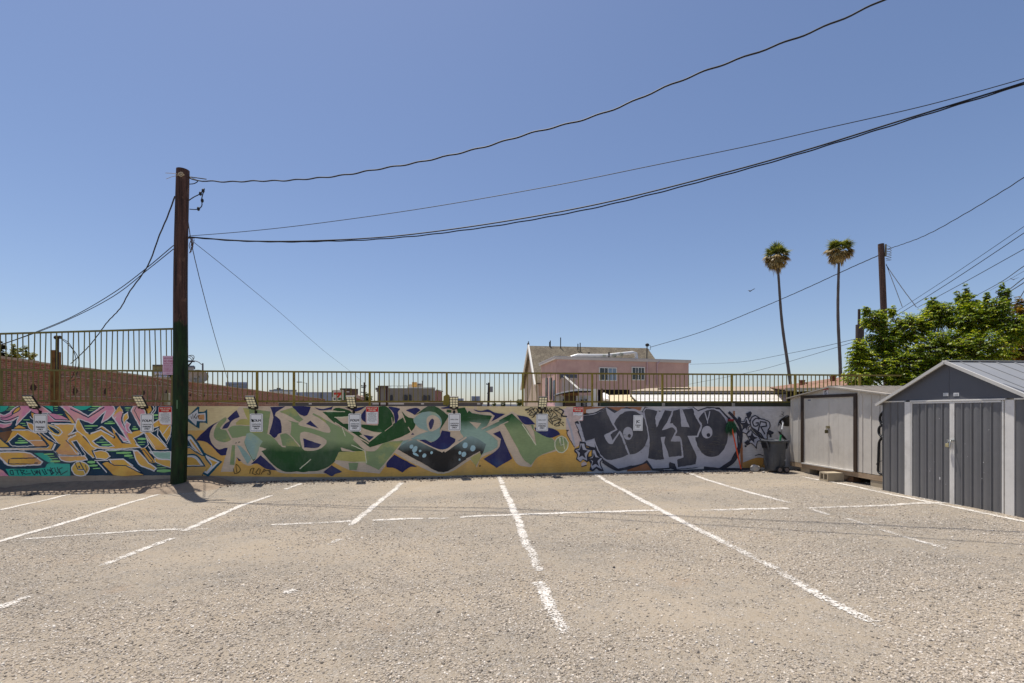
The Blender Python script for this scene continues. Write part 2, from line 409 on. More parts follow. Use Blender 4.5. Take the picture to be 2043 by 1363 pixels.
# ---- loose stones
def scatter_stones(name, n, xr, yr, smin, smax, seed, mask=None, flat=0.6, zfun=gz, ex=2.6):
    rg = np.random.default_rng(seed)
    rg5 = [2*PI*k/5 for k in range(5)]
    base = np.array([(math.cos(q), math.sin(q), .30) for q in rg5]+[(.55*math.cos(q+.5), .55*math.sin(q+.5), .95) for q in rg5]+[(.8*math.cos(q), .8*math.sin(q), -.25) for q in rg5], dtype=float)
    fs = np.array([t for k in range(5) for t in ((k, (k+1) % 5, 5+k), ((k+1) % 5, 5+(k+1) % 5, 5+k), (10+k, 10+(k+1) % 5, k), (10+(k+1) % 5, (k+1) % 5, k))]+[(5, 6, 7), (5, 7, 8), (5, 8, 9)])
    rp = random.Random(seed); P = []; tries = 0
    while len(P) < n and tries < n*6:
        tries += 1
        y = yr[0]+(yr[1]-yr[0])*rp.random()**1.7; half = 1.12*y+0.4
        x = rp.uniform(max(xr[0], -half), min(xr[1], half+0.3))
        if mask and rp.random() > mask(x, y): continue
        P.append((x, y, zfun(x, y)))
    P = np.array(P); n = len(P)
    s = smin+(smax-smin)*rg.random(n)**ex
    an = rg.uniform(0, 2*PI, n); ca, sa = np.cos(an)[:, None], np.sin(an)[:, None]
    B = base[None]*(1+rg.uniform(-.28, .28, (n, 15, 1))); B[:, 5:10, :2] += rg.uniform(-.3, .3, (n, 1, 2))
    sc = np.stack([s, s*rg.uniform(.55, .95, n), s*flat*rg.uniform(.7, 1.5, n)], 1); B = B*sc[:, None, :]
    V = np.stack([B[:, :, 0]*ca-B[:, :, 1]*sa+P[:, 0:1], B[:, :, 0]*sa+B[:, :, 1]*ca+P[:, 1:2], B[:, :, 2]+P[:, 2:3]-0.1*s[:, None]], 2).reshape(-1, 3)
    Fc = (fs[None]+15*np.arange(n)[:, None, None]).reshape(-1, 3)
    me = bpy.data.meshes.new(name); me.vertices.add(len(V)); me.vertices.foreach_set('co', V.astype(np.float32).ravel())
    me.loops.add(len(Fc)*3); me.loops.foreach_set('vertex_index', Fc.astype(np.int32).ravel())
    me.polygons.add(len(Fc)); me.polygons.foreach_set('loop_start', np.arange(0, len(Fc)*3, 3, dtype=np.int32))
    me.update(calc_edges=True); me.validate()
    o = bpy.data.objects.new(name, me); COL.objects.link(o); return o
def stone_material(key, els):
    m, N, L, P = new_mat(key)
    gnode = N.new('ShaderNodeNewGeometry'); r = N.new('ShaderNodeValToRGB'); L.new(gnode.outputs['Random Per Island'], r.inputs[0])
    while len(r.color_ramp.elements) < len(els): r.color_ramp.elements.new(0.5)
    for e, (q, c) in zip(r.color_ramp.elements, els): e.position = q; e.color = (*lin(c), 1)
    n = noise_n(N, L, gnode.outputs['Position'], 90, 4)
    L.new(mixrgb(N, L, 1.0, r.outputs[0], mixrgb(N, L, n, (0.7, 0.7, 0.7), (1.25, 1.25, 1.25)), 'MULTIPLY'), P.inputs['Base Color'])
    P.inputs['Roughness'].default_value = 0.9; P.inputs['Specular IOR Level'].default_value = 0.2
    return m
STONE = stone_material('stones', [(0, (104, 97, 89)), (.10, (142, 132, 119)), (.45, (182, 168, 149)), (.7, (174, 164, 151)), (.9, (202, 190, 173)), (1, (214, 206, 194))])
def gmask(x, y):
    v = mnoise.fractal((x*0.45+7, y*0.75, 1.3), 1.0, 2.0, 4)+0.35*mnoise.noise((x*2.6, y*2.6, 2))
    near = 0.22*sst(5.0, 2.6, y) if False else 0.0
    return min(1.0, max(0.10, 0.40+0.95*v+0.15*(1-sst(2.6, 5.5, y))))
st = scatter_stones('loose_gravel', 190000, (-9, 9), (2.3, 10), 0.0028, 0.0125, 3, gmask, .62, gz, 1.9)
st.data.materials.append(STONE); tag(st, 'loose grey and tan gravel stones lying in drifts over the lot', 'gravel', kind='stuff')
st2 = scatter_stones('gravel_chippings', 7000, (-8, 9), (2.3, 11.4), 0.008, 0.018, 5, lambda x, y: gmask(x, y)*0.85+0.06, 0.7)
st2.data.materials.append(STONE); tag(st2, 'coarser scattered stone chips across the lot', 'gravel', kind='stuff')

# ---- dirt bank against the left end of the wall
mb = MB(); dx = list(np.arange(-15, -5.5, 0.12)); rows = 12
def bank(x, k):
    f = k/(rows-1); y0 = 11.55+0.10*mnoise.noise((x*.8, 1, 2))-.35*sst(-8, -6.9, x); Y = y0+(12.22-y0)*f
    h = (0.20-.13*sst(-9.6, -11.2, x))*(f**(1.6-.9*sst(-8.3, -7, x)))*sst(-5.6, -6.4, x)+.05*math.exp(-((x+6.75)**2+(Y-11.85)**2)/.16)*(0.75+0.5*mnoise.noise((x*1.3, 4, f)))
    return (x, Y, g(x, Y)-0.02+0.03*sst(0, .2, f)*sst(-5.4, -6.2, x)+h+0.018*mnoise.noise((x*6, Y*6, 1))+0.01*mnoise.noise((x*17, Y*17, 1)))
vs = [bank(x, k) for x in dx for k in range(rows)]
mb.add(vs, [(i*rows+k, (i+1)*rows+k, (i+1)*rows+k+1, i*rows+k+1) for i in range(len(dx)-1) for k in range(rows-1)], 0, True)
o = mb.build('dirt_bank', M('soil', (138, 122, 104), 0.95, .3, 7, bmp=0.8, bs=40)); tag(o, 'dark dirt banked along the foot of the block wall', 'dirt', kind='structure')
SOILST = stone_material('soil_stones', [(0, (60, 52, 46)), (.5, (110, 94, 80)), (.85, (160, 146, 130)), (1, (205, 196, 184))])
def foot(x, y): return 1.0
o = scatter_stones('wall_foot_rubble', 3800, (-13.5, 7.6), (11.55, 12.14), 0.008, 0.035, 8, lambda x, y: 1 if y > 11.9 or x < -6 else .35, .6)
o.data.materials.append(SOILST); tag(o, 'small rubble and dry leaf litter along the wall foot', 'rubble', kind='stuff')

# ------------------------------------------------------------------ block wall with murals
WY = 12.2; WT = 1.748
mb = MB(); mb.box(-17, 9.6, WY, WY+0.2, -0.6, WT)
wall = mb.build('block_wall', paint('bare_block', (148, 138, 126), k=1.15))
tag(wall, 'long low concrete block wall painted with graffiti murals', 'wall')

def PT(ox, oy, s):
    def f(txt):
        n = [float(q) for q in txt.replace('(', ' ').replace(')', ' ').replace(',', ' ').split()]
        return [(ox+a/s, oy+b/s) for a, b in zip(n[0::2], n[1::2])]
    return f
K1 = PT(0, 790, 5.837); K2 = PT(300, 790, 5.837); K3 = PT(600, 790, 5.837); K4 = PT(850, 790, 5.837); K5 = PT(1130, 790, 5.837)
L1 = PT(0, 800, 8.52); L2 = PT(165, 800, 8.517); L3 = PT(370, 800, 8.52); KT = PT(0, 920, 12.77); KS = PT(1130, 860, 13.63); KB = PT(1440, 820, 9.736); KG = PT(1040, 790, 14.59)
from mathutils.geometry import tessellate_polygon
def rounded(pts, n=5, lim=58):
    """closed outline: gentle bends become curves, sharp corners stay sharp"""
    P = []
    for p in pts:
        if not P or math.hypot(p[0]-P[-1][0], p[1]-P[-1][1]) > .05: P.append(p)
    if len(P) > 2 and math.hypot(P[0][0]-P[-1][0], P[0][1]-P[-1][1]) < .05: P.pop()
    m = len(P); sharp = []
    for i in range(m):
        a, b, c = P[i-1], P[i], P[(i+1) % m]; u = math.atan2(b[1]-a[1], b[0]-a[0]); v = math.atan2(c[1]-b[1], c[0]-b[0])
        sharp.append(abs((math.degrees(v-u)+180) % 360-180) > lim)
    if m > 24 or all(sharp): return P
    out = []
    for i in range(m):
        a, b, c, d = P[i-1], P[i], P[(i+1) % m], P[(i+2) % m]; L_ = math.hypot(c[0]-b[0], c[1]-b[1])
        def tan(p, q, sh):
            if sh: return (c[0]-b[0], c[1]-b[1])
            x, y = q[0]-p[0], q[1]-p[1]; l = math.hypot(x, y) or 1; return (x/l*L_, y/l*L_)
        t0, t1 = tan(a, c, sharp[i]), tan(b, d, sharp[(i+1) % m])
        if sharp[i] and sharp[(i+1) % m]: out.append(b); continue
        for k in range(n):
            t = k/n; h0, h1, h2, h3 = 2*t**3-3*t*t+1, t**3-2*t*t+t, -2*t**3+3*t*t, t**3-t*t
            out.append((h0*b[0]+h1*t0[0]+h2*c[0]+h3*t1[0], h0*b[1]+h1*t0[1]+h2*c[1]+h3*t1[1]))
    return out
def wobble(pts, closed):
    """hand held spray can: edges wander by a fraction of a brick joint"""
    out = []; m = len(pts)
    for i in range(m if closed else m-1):
        a, b = pts[i], pts[(i+1) % m]; k = max(1, int(math.hypot(b[0]-a[0], b[1]-a[1])/3.5))
        for j in range(k): out.append((a[0]+(b[0]-a[0])*j/k, a[1]+(b[1]-a[1])*j/k))
    if not closed: out.append(pts[-1])
    return [(x+.55*mnoise.noise((x*.16, y*.16, 3.3))+.25*mnoise.noise((x*.5, y*.5, 1.1)), y+.55*mnoise.noise((x*.16, y*.16, 8.8))+.25*mnoise.noise((x*.5, y*.5, 6.1))) for x, y in out]
class Mural:
    def __init__(s): s.mb = MB(); s.mats = []; s.lv = 0
    def mi(s, m):
        if m not in s.mats: s.mats.append(m)
        return s.mats.index(m)
    def pt(s, p, lv):
        Y = WY-0.0008-0.00012*lv; q = on_y(p[0], p[1], WY); return (q.x, Y, min(q.z, WT-0.002))
    def poly(s, pts, m, out=None, w=2.0, smooth=0, inner=False):
        pts = wobble(catmull(pts, smooth, True) if smooth else rounded(pts), True)
        s.lv += 1; vs = [s.pt(p, s.lv) for p in pts]
        tri = []
        for a, b, c in tessellate_polygon([[Vector((v[0], v[2], 0)) for v in vs]]):
            cr = (vs[b][0]-vs[a][0])*(vs[c][2]-vs[a][2])-(vs[c][0]-vs[a][0])*(vs[b][2]-vs[a][2])
            tri.append((a, b, c) if cr > 0 else (a, c, b))
        s.mb.add(vs, tri, s.mi(m))
        if out is not None: s.line(pts+[pts[0]], out, w, closed=True)
    def line(s, pts, m, w=2.0, smooth=0, closed=False, taper=False):
        if smooth: pts = catmull(pts, smooth)
        if not taper and w > 1.3: pts = wobble(pts, False)
        s.lv += 1; n = len(pts); A = []; h = w/2
        for i in range(n):
            if closed and i in (0, n-1): a, b = pts[n-2], pts[1]
            else: a, b = pts[max(i-1, 0)], pts[min(i+1, n-1)]
            p = pts[i]
            d1 = (p[0]-a[0], p[1]-a[1]); d2 = (b[0]-p[0], b[1]-p[1])
            l1 = math.hypot(*d1); l2 = math.hypot(*d2)
            if l1 < 1e-6: d1, l1 = d2, l2
            if l2 < 1e-6: d2, l2 = d1, l1
            if l1 < 1e-6: continue
            n1 = (-d1[1]/l1, d1[0]/l1); n2 = (-d2[1]/l2, d2[0]/l2)
            bx, by = n1[0]+n2[0], n1[1]+n2[1]; bl = math.hypot(bx, by)
            if bl < 0.25: bx, by, k = n1[0], n1[1], 1.0
            else:
                bx /= bl; by /= bl; k = min(1.9, 1/max(0.3, bx*n1[0]+by*n1[1]))
            hh = h*(k if not taper else k*max(0.25, math.sin(PI*(i+.3)/(n-.4))**0.5))
            A.append(((p[0]+bx*hh, p[1]+by*hh), (p[0]-bx*hh, p[1]-by*hh)))
        vs = []
        for l, r in A: vs += [s.pt(l, s.lv), s.pt(r, s.lv)]
        s.mb.add(vs, [(2*i, 2*i+1, 2*i+3, 2*i+2) for i in range(len(A)-1)], s.mi(m))
    def ell(s, c, rx, ry, m, out=None, w=2, n=28, rot=0):
        pts = []
        for i in range(n):
            a = 2*PI*i/n; x, y = rx*math.cos(a), ry*math.sin(a)
            pts.append((c[0]+x*math.cos(rot)-y*math.sin(rot), c[1]+x*math.sin(rot)+y*math.cos(rot)))
        s.poly(pts, m, out, w)
    def build(s, label):
        o = s.mb.build('mural', s.mats, wall); o['label'] = label; return o

NV = paint('p_navy', (20, 56, 80)); NV2 = paint('p_teal_navy', (18, 78, 100)); OR = paint('p_orange', (216, 142, 66), (206, 154, 76), (1, .45, .62, 0)); PK = paint('p_pink', (186, 122, 152), (205, 140, 140), (1, .42, .6, 0))
WH = paint('p_white', (196, 192, 206)); GN = paint('p_leaf', (120, 176, 112)); TL = paint('p_turq', (34, 150, 134)); ORP = paint('p_orange_pink', (208, 140, 96), (206, 152, 70), (1, .42, .58, 0))
BRN = paint('p_brown', (104, 74, 50)); AQ0 = paint('p_aqua_grey', (128, 164, 152)); YE = paint('p_yellow', (206, 154, 72)); SMK = paint('p_smoke', (60, 52, 56))
CR = paint('p_cream', (196, 170, 132)); YO = paint('p_yellow_orange', (210, 146, 76), (200, 158, 104), (0, -5.5, -8.2, 2.0)); BL = paint('p_ultra', (36, 38, 88), (38, 58, 104), (1, .55, .7, 0)); GR = paint('p_greige', (174, 160, 142))
SG = paint('p_sage', (114, 132, 96), (152, 146, 84), (1, .47, .68, 0)); DG = paint('p_forest', (34, 74, 36), (66, 104, 74), (1, .6, .78, 0)); AQ = paint('p_aqua', (122, 148, 144), (136, 150, 120), (1, .5, .7, 0)); OLV = paint('p_olive', (152, 148, 88)); SGD = paint('p_sage_forest', (34, 74, 36), (116, 134, 96), (2, .62, .92, .25))
AQK = paint('p_aqua_black', (40, 38, 36), (118, 142, 142), (2, .62, .98, .22)); DGA = paint('p_forest_aqua', (122, 148, 138), (32, 74, 36), (2, 1.12, 1.42, .2)); DGS = paint('p_forest_sage', (116, 134, 96), (44, 88, 52), (2, 1.1, 1.5, .25)); BKP = paint('p_black', (24, 20, 20)); BUB = paint('p_bubble', (140, 172, 182)); LST = paint('p_pale_line', (186, 184, 160))
CH = paint('p_charcoal', (58, 60, 70), (72, 70, 72), (1, .5, .75, 0)); SV = paint('p_silver', (148, 150, 162), (134, 136, 148), (1, .45, .65, 0)); DW = paint('p_dirty_white', (162, 162, 166), (126, 124, 124), (1, .5, .72, 0)); OC = paint('p_ochre', (160, 120, 62)); RB = paint('p_redbrown', (136, 90, 60)); SCR = paint('p_scratch', (84, 82, 80)); PKW = paint('p_dusty', (172, 158, 156), (140, 124, 122), (1, .5, .7, 0)); OUTL = paint('p_outline', (44, 46, 58))

# --- left mural: interlocking orange and pink letters on navy
m = Mural()
m.poly([(-170, 807), (352, 807), (352, 948.5), (150, 949), (0, 949.5), (-170, 950)], NV)
m.poly(L1('0,85 150,85 100,150 40,185 0,190'), TL)
m.poly([(-170, 807), (-60, 807), (-90, 840), (-170, 850)], TL); m.poly([(-160, 860), (-40, 825), (-5, 850), (-70, 905), (-165, 890)], OR, WH, 2.5); m.poly([(-150, 900), (-60, 920), (-20, 905), (-10, 930), (-120, 940)], PK, WH, 2.5)
def dash(f, items, mat=GN):
    for x0, y0, x1, y1, w in items:
        a, b = f(f'{x0},{y0} {x1},{y1}'); k = 5.837 if f is K1 else 8.52
        m.line([a, ((a[0]+b[0])/2, (a[1]+b[1])/2), b], mat, w/k, taper=True)
dash(L1, [(160, 97, 260, 97, 16), (140, 125, 235, 122, 14), (100, 156, 195, 152, 10)])
m.poly(L1('345,80 505,80 512,160 430,250 280,412 276,396 320,268 200,338 100,352 0,312 0,222 70,240 150,212 235,130'), PK, WH, 1.6)
m.poly(L1('335,95 352,140 295,185 215,228 205,205 262,140'), OR, NV, 1.6)
m.line(L1('0,285 90,290 200,240 250,150 340,88'), NV, 1.7, 4); m.line(L1('0,310 100,336 200,306 318,258'), NV, 1.9, 4); m.line(L1('0,322 90,356 200,336 300,285'), WH, 1.5, 4)
m.poly(L1('0,385 100,398 205,372 180,420 90,455 0,470'), PK); m.line(L1('0,378 100,394 208,370'), WH, 1.7, 3)
m.poly(L1('510,90 700,82 870,205 640,218 560,190 520,150'), PK); m.line(L1('705,82 870,204 660,212'), WH, 1.6)
m.poly(L1('535,200 580,215 570,300 545,260'), OR); m.line(L1('515,262 540,300 585,316'), WH, 1.6, 3)
m.poly(L1('750,85 900,85 905,180'), TL); dash(L1, [(912, 96, 992, 96, 15), (922, 130, 985, 130, 10), (932, 164, 985, 164, 8), (962, 233, 1068, 233, 14), (398, 322, 512, 322, 18), (345, 382, 435, 382, 14), (385, 415, 460, 415, 12)])
m.poly(L1('800,225 905,218 1080,268 1215,348 950,350 800,362'), PK); m.line(L1('825,232 945,318 1205,326'), NV, 1.8); m.line(L1('800,212 930,330 1120,338 1215,350'), WH, 1.3)
m.poly(L1('460,365 560,400 600,520 540,500 490,450'), OR, WH, 1.6); m.poly(L1('235,468 320,410 450,468'), OR)
# pink M
m.poly(K1('700,115 810,117 1030,235 1200,118 1312,118 1345,165 1290,240 1180,320 1235,172 1075,322 915,262 905,330 860,300 790,190'), PK, WH, 1.8)
m.poly(K1('735,145 830,235 890,330 905,405 850,330 760,200'), OR); m.line(K1('700,125 740,170 830,245 890,330'), NV, 1.8, 3)
m.line(K1('820,150 1030,252 1215,132'), NV, 2.2); m.poly(K1('850,118 1075,118 980,165 900,150'), TL)
dash(K1, [(1070, 122, 1180, 122, 20), (1050, 150, 1130, 150, 9), (1030, 170, 1090, 170, 7)])
# dark brown corner and upper left E
m.poly(K1('0,425 145,400 120,475 60,525 0,505'), BRN); m.line(K1('0,380 60,395 140,378'), SMK, 5, 3); m.poly(K1('0,490 50,540 120,600 0,600'), YE); m.line(K1('0,490 60,545 140,600'), NV, 2.5)
m.poly(K1('150,408 330,408 430,440 500,520 340,524 210,432 110,528 70,545 118,470'), OR)
m.line(K1('140,398 330,398 440,440 480,480'), WH, 2.0); m.poly(K1('345,528 500,524 548,580 395,582'), ORP)
m.line(K1('335,521 500,518'), WH, 1.6)
m.poly(K1('102,535 210,440 340,528 400,582 150,582'), NV, WH, 1.5); dash(K1, [(180, 545, 328, 542, 24), (210, 520, 300, 520, 11), (215, 495, 260, 493, 8)])
m.poly(K1('450,430 500,432 640,560 606,632 300,628 0,632 0,610 540,604 575,582'), OR, WH, 1.4)
m.line(K1('0,601 300,600 545,596 572,575 480,470 430,432'), NV, 2.2); m.line(K1('660,545 615,632'), WH, 3); m.line(K1('635,550 600,625'), NV, 1.6)
m.line(K1('0,645 400,640 610,650'), NV, 1.7); m.line(K1('0,622 180,622 290,634'), WH, 1.6)
m.poly(K1('0,655 330,660 425,715 495,765 478,800 95,808 28,735 0,710'), ORP, WH, 2.4); m.line(K1('430,722 150,728 108,742 100,790 300,792 445,782'), NV, 2.2)
m.poly(K1('115,735 430,728 400,790 110,785'), OR)
m.line(K1('5,715 95,805'), WH, 3.4)
# turquoise floor of the mural with the written tag
m.poly(K1('400,668 520,670 600,730 640,790 560,770'), TL); m.poly(K1('70,850 520,838 560,790 640,785 820,792 822,934 110,934'), TL)
dash(K1, [(515, 680, 630, 676, 20), (580, 732, 680, 728, 11), (592, 762, 705, 760, 26), (560, 705, 640, 703, 8)])
m.poly([(-170, 930), (0, 936), (18, 950), (-170, 950)], PK)
for s_, sm in (('262,245 292,345 350,338 335,235 262,245', 0), ('375,225 545,222', 0), ('440,225 480,350', 0), ('520,225 590,350', 0), ('520,228 630,235 610,270 560,290 665,332 800,322', 0), ('680,240 705,272', 0),
            ('795,215 880,348 935,305 880,255', 0), ('925,232 965,338 960,240 1050,352 1008,218', 0), ('1080,210 1150,340 1210,322 1150,262', 0), ('1135,198 1180,290', 0), ('1215,200 1240,250', 0), ('1262,205 1330,338 1385,300 1290,232 1372,172', 0),
            ('1400,160 1425,262 1482,300 1435,345', 0), ('1468,152 1490,250 1530,300', 0), ('1600,165 1510,205 1560,342 1735,245', 0), ('1290,160 1350,280 1300,350', 0)):
    m.line(KT(s_), paint('p_tag_teal', (8, 52, 66)), 1.7)
# orange R with drop
m.poly(K1('575,425 690,462 738,420 640,335 700,325 880,332 858,400 800,452 905,418 960,440 840,485 800,522 935,660 905,688 690,682 640,640 700,570 640,500'), ORP, WH, 2.0)
m.line(K1('600,322 880,328'), WH, 2.4); m.poly(K1('630,335 870,338 850,395 790,440 740,425 715,385'), ORP)
m.poly(K1('550,335 625,360 712,405 700,440 680,450 630,430 585,390'), NV, YE, 2.4); m.line(K1('545,325 640,350 722,405 708,455 670,462 615,440 560,385'), WH, 1.4, 3); m.line(K1('570,345 640,375 690,415'), WH, 0.9)
m.line(K1('470,420 560,500 700,570 640,645'), NV, 3.4); m.line(K1('500,430 660,545'), WH, 1.5)
m.poly(K1('660,655 700,695 990,700 1024,745 740,757'), ORP, WH, 2.0); m.line(K1('700,690 990,692'), NV, 1.2)
m.poly(K1('860,440 930,405 1040,500 1150,600 1080,640 1112,712 1085,722 985,625 905,540 845,528 925,672 890,660 790,520'), OR, WH, 1.6); m.poly(K1('845,530 900,520 1000,690 965,700'), NV, WH, 1.4)
m.line(K1('970,470 1060,565 1160,590'), NV, 2.2); m.poly(K1('965,440 1000,470 1150,590 1090,580'), YE); m.line(K1('800,500 890,455'), WH, 2.2)
m.line(K1('770,515 935,665'), NV, 1.6); m.line(K1('880,440 800,475'), NV, 1.6)
# middle zigzag letter
m.poly(K1('905,275 920,262 1000,412 1055,445 1190,350 1330,450 1280,345 1370,430 1450,545 1560,550 1640,602 1120,604 1000,480 900,400 888,350'), OR, WH, 1.8)
m.poly(K1('930,285 1075,330 1180,322 1290,348 1330,446 1190,350 1012,414 990,390'), NV); dash(K1, [(990, 350, 1145, 348, 18), (998, 380, 1080, 378, 10), (1222, 320, 1345, 318, 20), (1258, 298, 1322, 296, 9)])
m.line(K1('1045,448 1052,430 1180,388 1345,490'), NV, 4.6); m.line(K1('1062,440 1180,396 1330,482'), WH, 2.6)
m.poly(K1('1085,528 1190,460 1335,590 1170,588'), NV, WH, 1.8); dash(K1, [(1128, 540, 1262, 538, 12), (1190, 570, 1305, 568, 22), (1165, 515, 1220, 512, 7)])
m.line(K1('1350,430 1430,540 1570,548'), NV, 4.0); m.line(K1('1400,470 1445,530 1560,556'), WH, 2.2); m.poly(K1('1385,440 1510,520 1440,525'), PK, WH, 1.0)
# pink Y and leaf
m.poly(K1('1310,232 1345,195 1400,120 1440,200 1420,285 1480,400 1545,435 1515,545 1445,440'), PK, WH, 2.0); m.poly(K1('1340,198 1398,117 1442,185 1400,180 1330,232'), OR)
m.poly(K1('1485,440 1640,402 1700,430 1560,490 1600,600 1540,560'), OR); m.line(K1('1320,240 1440,430 1515,540'), WH, 2.2); m.line(K1('1440,200 1425,290 1500,430'), NV, 2.4, 3)
m.poly(K1('1440,245 1490,190 1500,255 1462,300 1455,340'), OR, WH, 1.6); m.poly(K1('1480,300 1520,330 1505,370 1540,432 1500,420 1462,350'), PK, WH, 1.8); m.line(K1('1360,240 1345,290 1450,420'), WH, 1.2, 3)
dash(K1, [(1545, 384, 1612, 384, 24), (1555, 360, 1590, 358, 9), (1460, 140, 1530, 140, 14), (1470, 165, 1510, 165, 8)])
# pink slab below the second lamp
m.poly(K1('1565,117 1655,117 1700,200 1650,380 1600,300 1535,180'), PK, WH, 2.2); m.line(K1('1530,190 1600,330 1650,400'), NV, 2.4); m.line(K1('1600,120 1570,170 1640,300'), NV, 1.4)
m.poly(K1('1700,117 1760,117 1772,165 1740,210 1700,180'), OR); m.line(K1('1788,117 1800,150 1765,205'), WH, 2.0, 3); m.line(K1('1822,120 1815,175 1775,215'), WH, 1.6, 3)
dash(K1, [(1790, 225, 1850, 223, 24), (1800, 260, 1860, 258, 10)])
# big orange V
m.poly(K1('1640,442 1690,425 1765,430 1965,616 1822,628 1720,500'), OR, WH, 1.8); m.poly(K1('1690,460 1760,440 1900,590 1830,600'), ORP); m.line(K1('1700,440 1810,600'), WH, 1.3)
m.poly(K1('1785,318 1850,280 1900,330 1995,330 1995,430 1945,525 1868,402 1840,360 1795,375'), OR, WH, 1.5); m.line(K1('1985,340 1900,450'), WH, 1.6); m.line(K1('1995,460 1940,580'), WH, 1.3)
m.line(K1('1800,405 1855,368 1842,455 1965,600'), NV, 4.2); m.line(K1('1806,410 1850,378 1838,455 1950,590'), WH, 1.7); m.line(K1('1780,330 1860,270'), WH, 1.8)
m.poly(K1('1560,492 1690,430 1735,560 1685,605 1645,600'), NV, WH, 1.6); dash(K1, [(1612, 500, 1708, 500, 28), (1610, 540, 1702, 537, 13), (1625, 568, 1690, 565, 8)])
m.poly(K1('1560,640 1612,640 1740,780 1832,842 1800,872 1622,792'), ORP, WH, 2.4); m.line(K1('1740,600 1830,720 1995,770'), NV, 2.0)
m.poly(K1('1640,612 1690,602 1822,772 1745,772'), OR); m.line(K1('1650,632 1682,627 1792,768 1745,770 1650,632'), NV, 1.6)
m.poly(K1('1750,648 1995,650 1995,745 1840,720'), AQ0, WH, 2.0); m.poly(K1('1805,722 1995,742 1995,838 1830,775'), OR, WH, 1.4); m.line(K1('1735,585 1800,690 1850,735 1995,745'), WH, 2.0)
m.line(K1('1820,635 1995,635'), NV, 3)
# lower middle shapes
m.poly(K1('1098,648 1225,640 1292,702 1250,732 1130,726'), OR, WH, 1.7); dash(K1, [(1362, 664, 1535, 660, 26), (1455, 696, 1550, 694, 30), (1270, 642, 1400, 638, 8), (1510, 722, 1570, 720, 8)])
m.line(K1('1235,632 1400,626 1600,632'), WH, 2.0); m.line(K1('1080,630 1120,725'), NV, 2.0)
m.poly(K1('1282,745 1445,740 1525,800 1650,895 1480,812 1335,808'), ORP, WH, 1.6); m.poly(K1('1195,790 1262,768 1340,808 1480,812 1680,918 1325,918'), OR)
m.line(K1('1258,758 1340,808 1472,810 1660,905'), NV, 1.8); m.line(K1('1270,738 1442,732 1560,810'), WH, 1.8); m.line(K1('1135,762 1255,890'), WH, 2.2); m.line(K1('1110,752 1270,748'), WH, 1.8)
m.line(K1('1170,770 1320,925'), NV, 3.4)
c9 = K1('945,848')[0]; m.ell(c9, 17.2, 14.5, YE, WH, 2.0)
m.line(K1('885,775 915,852 985,856'), NV, 1.6); m.line(K1('938,766 1000,880'), NV, 2.0); m.ell(K1('932,826')[0], 2, 2.2, NV); m.line(K1('1000,800 1020,850 1000,900'), NV, 1.2); m.line(K1('915,860 985,866 1010,930'), WH, 1.4)
dash(K1, [(1030, 770, 1118, 770, 32), (1045, 812, 1148, 808, 25), (1092, 846, 1178, 840, 12), (1835, 872, 1995, 870, 38), (1830, 838, 1945, 835, 11), (1835, 806, 1890, 804, 9)])
m.build('wildstyle graffiti of orange and pink letters on dark navy')

# --- middle mural: green and grey letters on cream and orange
m = Mural()
m.poly([(352, 807), (1182, 807), (1182, 859), (352, 859)], CR); m.poly([(352, 859), (1182, 857), (1182, 941), (900, 949), (640, 952), (352, 948.5)], YO)
m.poly(L3('5,300 210,92 238,108 235,185 320,180 370,140 378,392 320,368 246,372 236,470 180,442 10,322'), NV2); m.poly(L3('22,272 215,142 215,215 340,205 346,342 190,345 184,422'), WH); m.poly(L3('215,238 322,232 322,322 228,318'), ORP)
for s_ in ('92,265 110,308 125,225 142,300 152,255', '185,212 152,272 182,302 196,262', '200,258 245,250', '218,252 216,302', '235,298 242,298', '255,300 262,300', '275,302 282,302'): m.line(L3(s_), BKP, 1.2)
m.poly(L3('-20,570 105,575 312,860 322,942 270,922 120,805 -20,780'), NV2); m.poly(L3('20,605 95,605 300,915 265,908 60,752 -20,742'), WH); m.poly(L3('85,640 275,892 240,880 70,672'), OR); m.poly(L3('-20,640 30,650 120,800 60,752 -20,730'), NV)
m.line(L3('-20,800 80,795 180,868 290,930'), NV2, 2.2); m.line(L3('-20,790 70,780 180,850'), WH, 1.4)
m.poly(L3('-20,908 190,914 348,1116 -20,1122'), NV2); m.poly(L3('-20,938 172,936 312,1098 -20,1104'), WH); m.poly(L3('-20,965 130,965 262,1090 -20,1092'), OR)
m.poly(L3('310,872 628,1032 392,1288 345,1270 288,1232 422,1092 330,970'), NV2); m.poly(L3('345,918 582,1036 375,1242 315,1212 442,1082 350,955'), WH); m.poly(L3('395,985 545,1042 455,1120 450,1060'), OR); m.line(L3('430,1100 345,1200'), YE, 2.4)
# grey letter bodies
m.poly(K2('690,450 735,350 800,290 870,245 900,262 1000,175 1060,112 2050,112 2050,905 1700,905 1480,882 1280,692 1190,802 1110,802 1005,720 965,882 820,885 880,690 900,605 790,622 715,545'), GR)
m.poly(K3('0,112 2050,112 2050,690 1960,722 1660,905 1345,805 1090,662 920,905 700,882 560,862 380,772 260,885 -10,905'), GR)
m.poly(K4('0,112 480,135 540,165 790,190 925,222 1000,178 1245,325 1255,400 1450,478 1530,560 1520,640 1300,715 1225,828 1080,805 1000,700 850,412 880,500 850,622 645,722 592,832 520,742 210,905 0,785'), GR)
m.poly(K3('0,112 1240,112 1000,128 0,132'), CR); m.poly(K4('130,118 560,118 560,150 380,135'), CR)
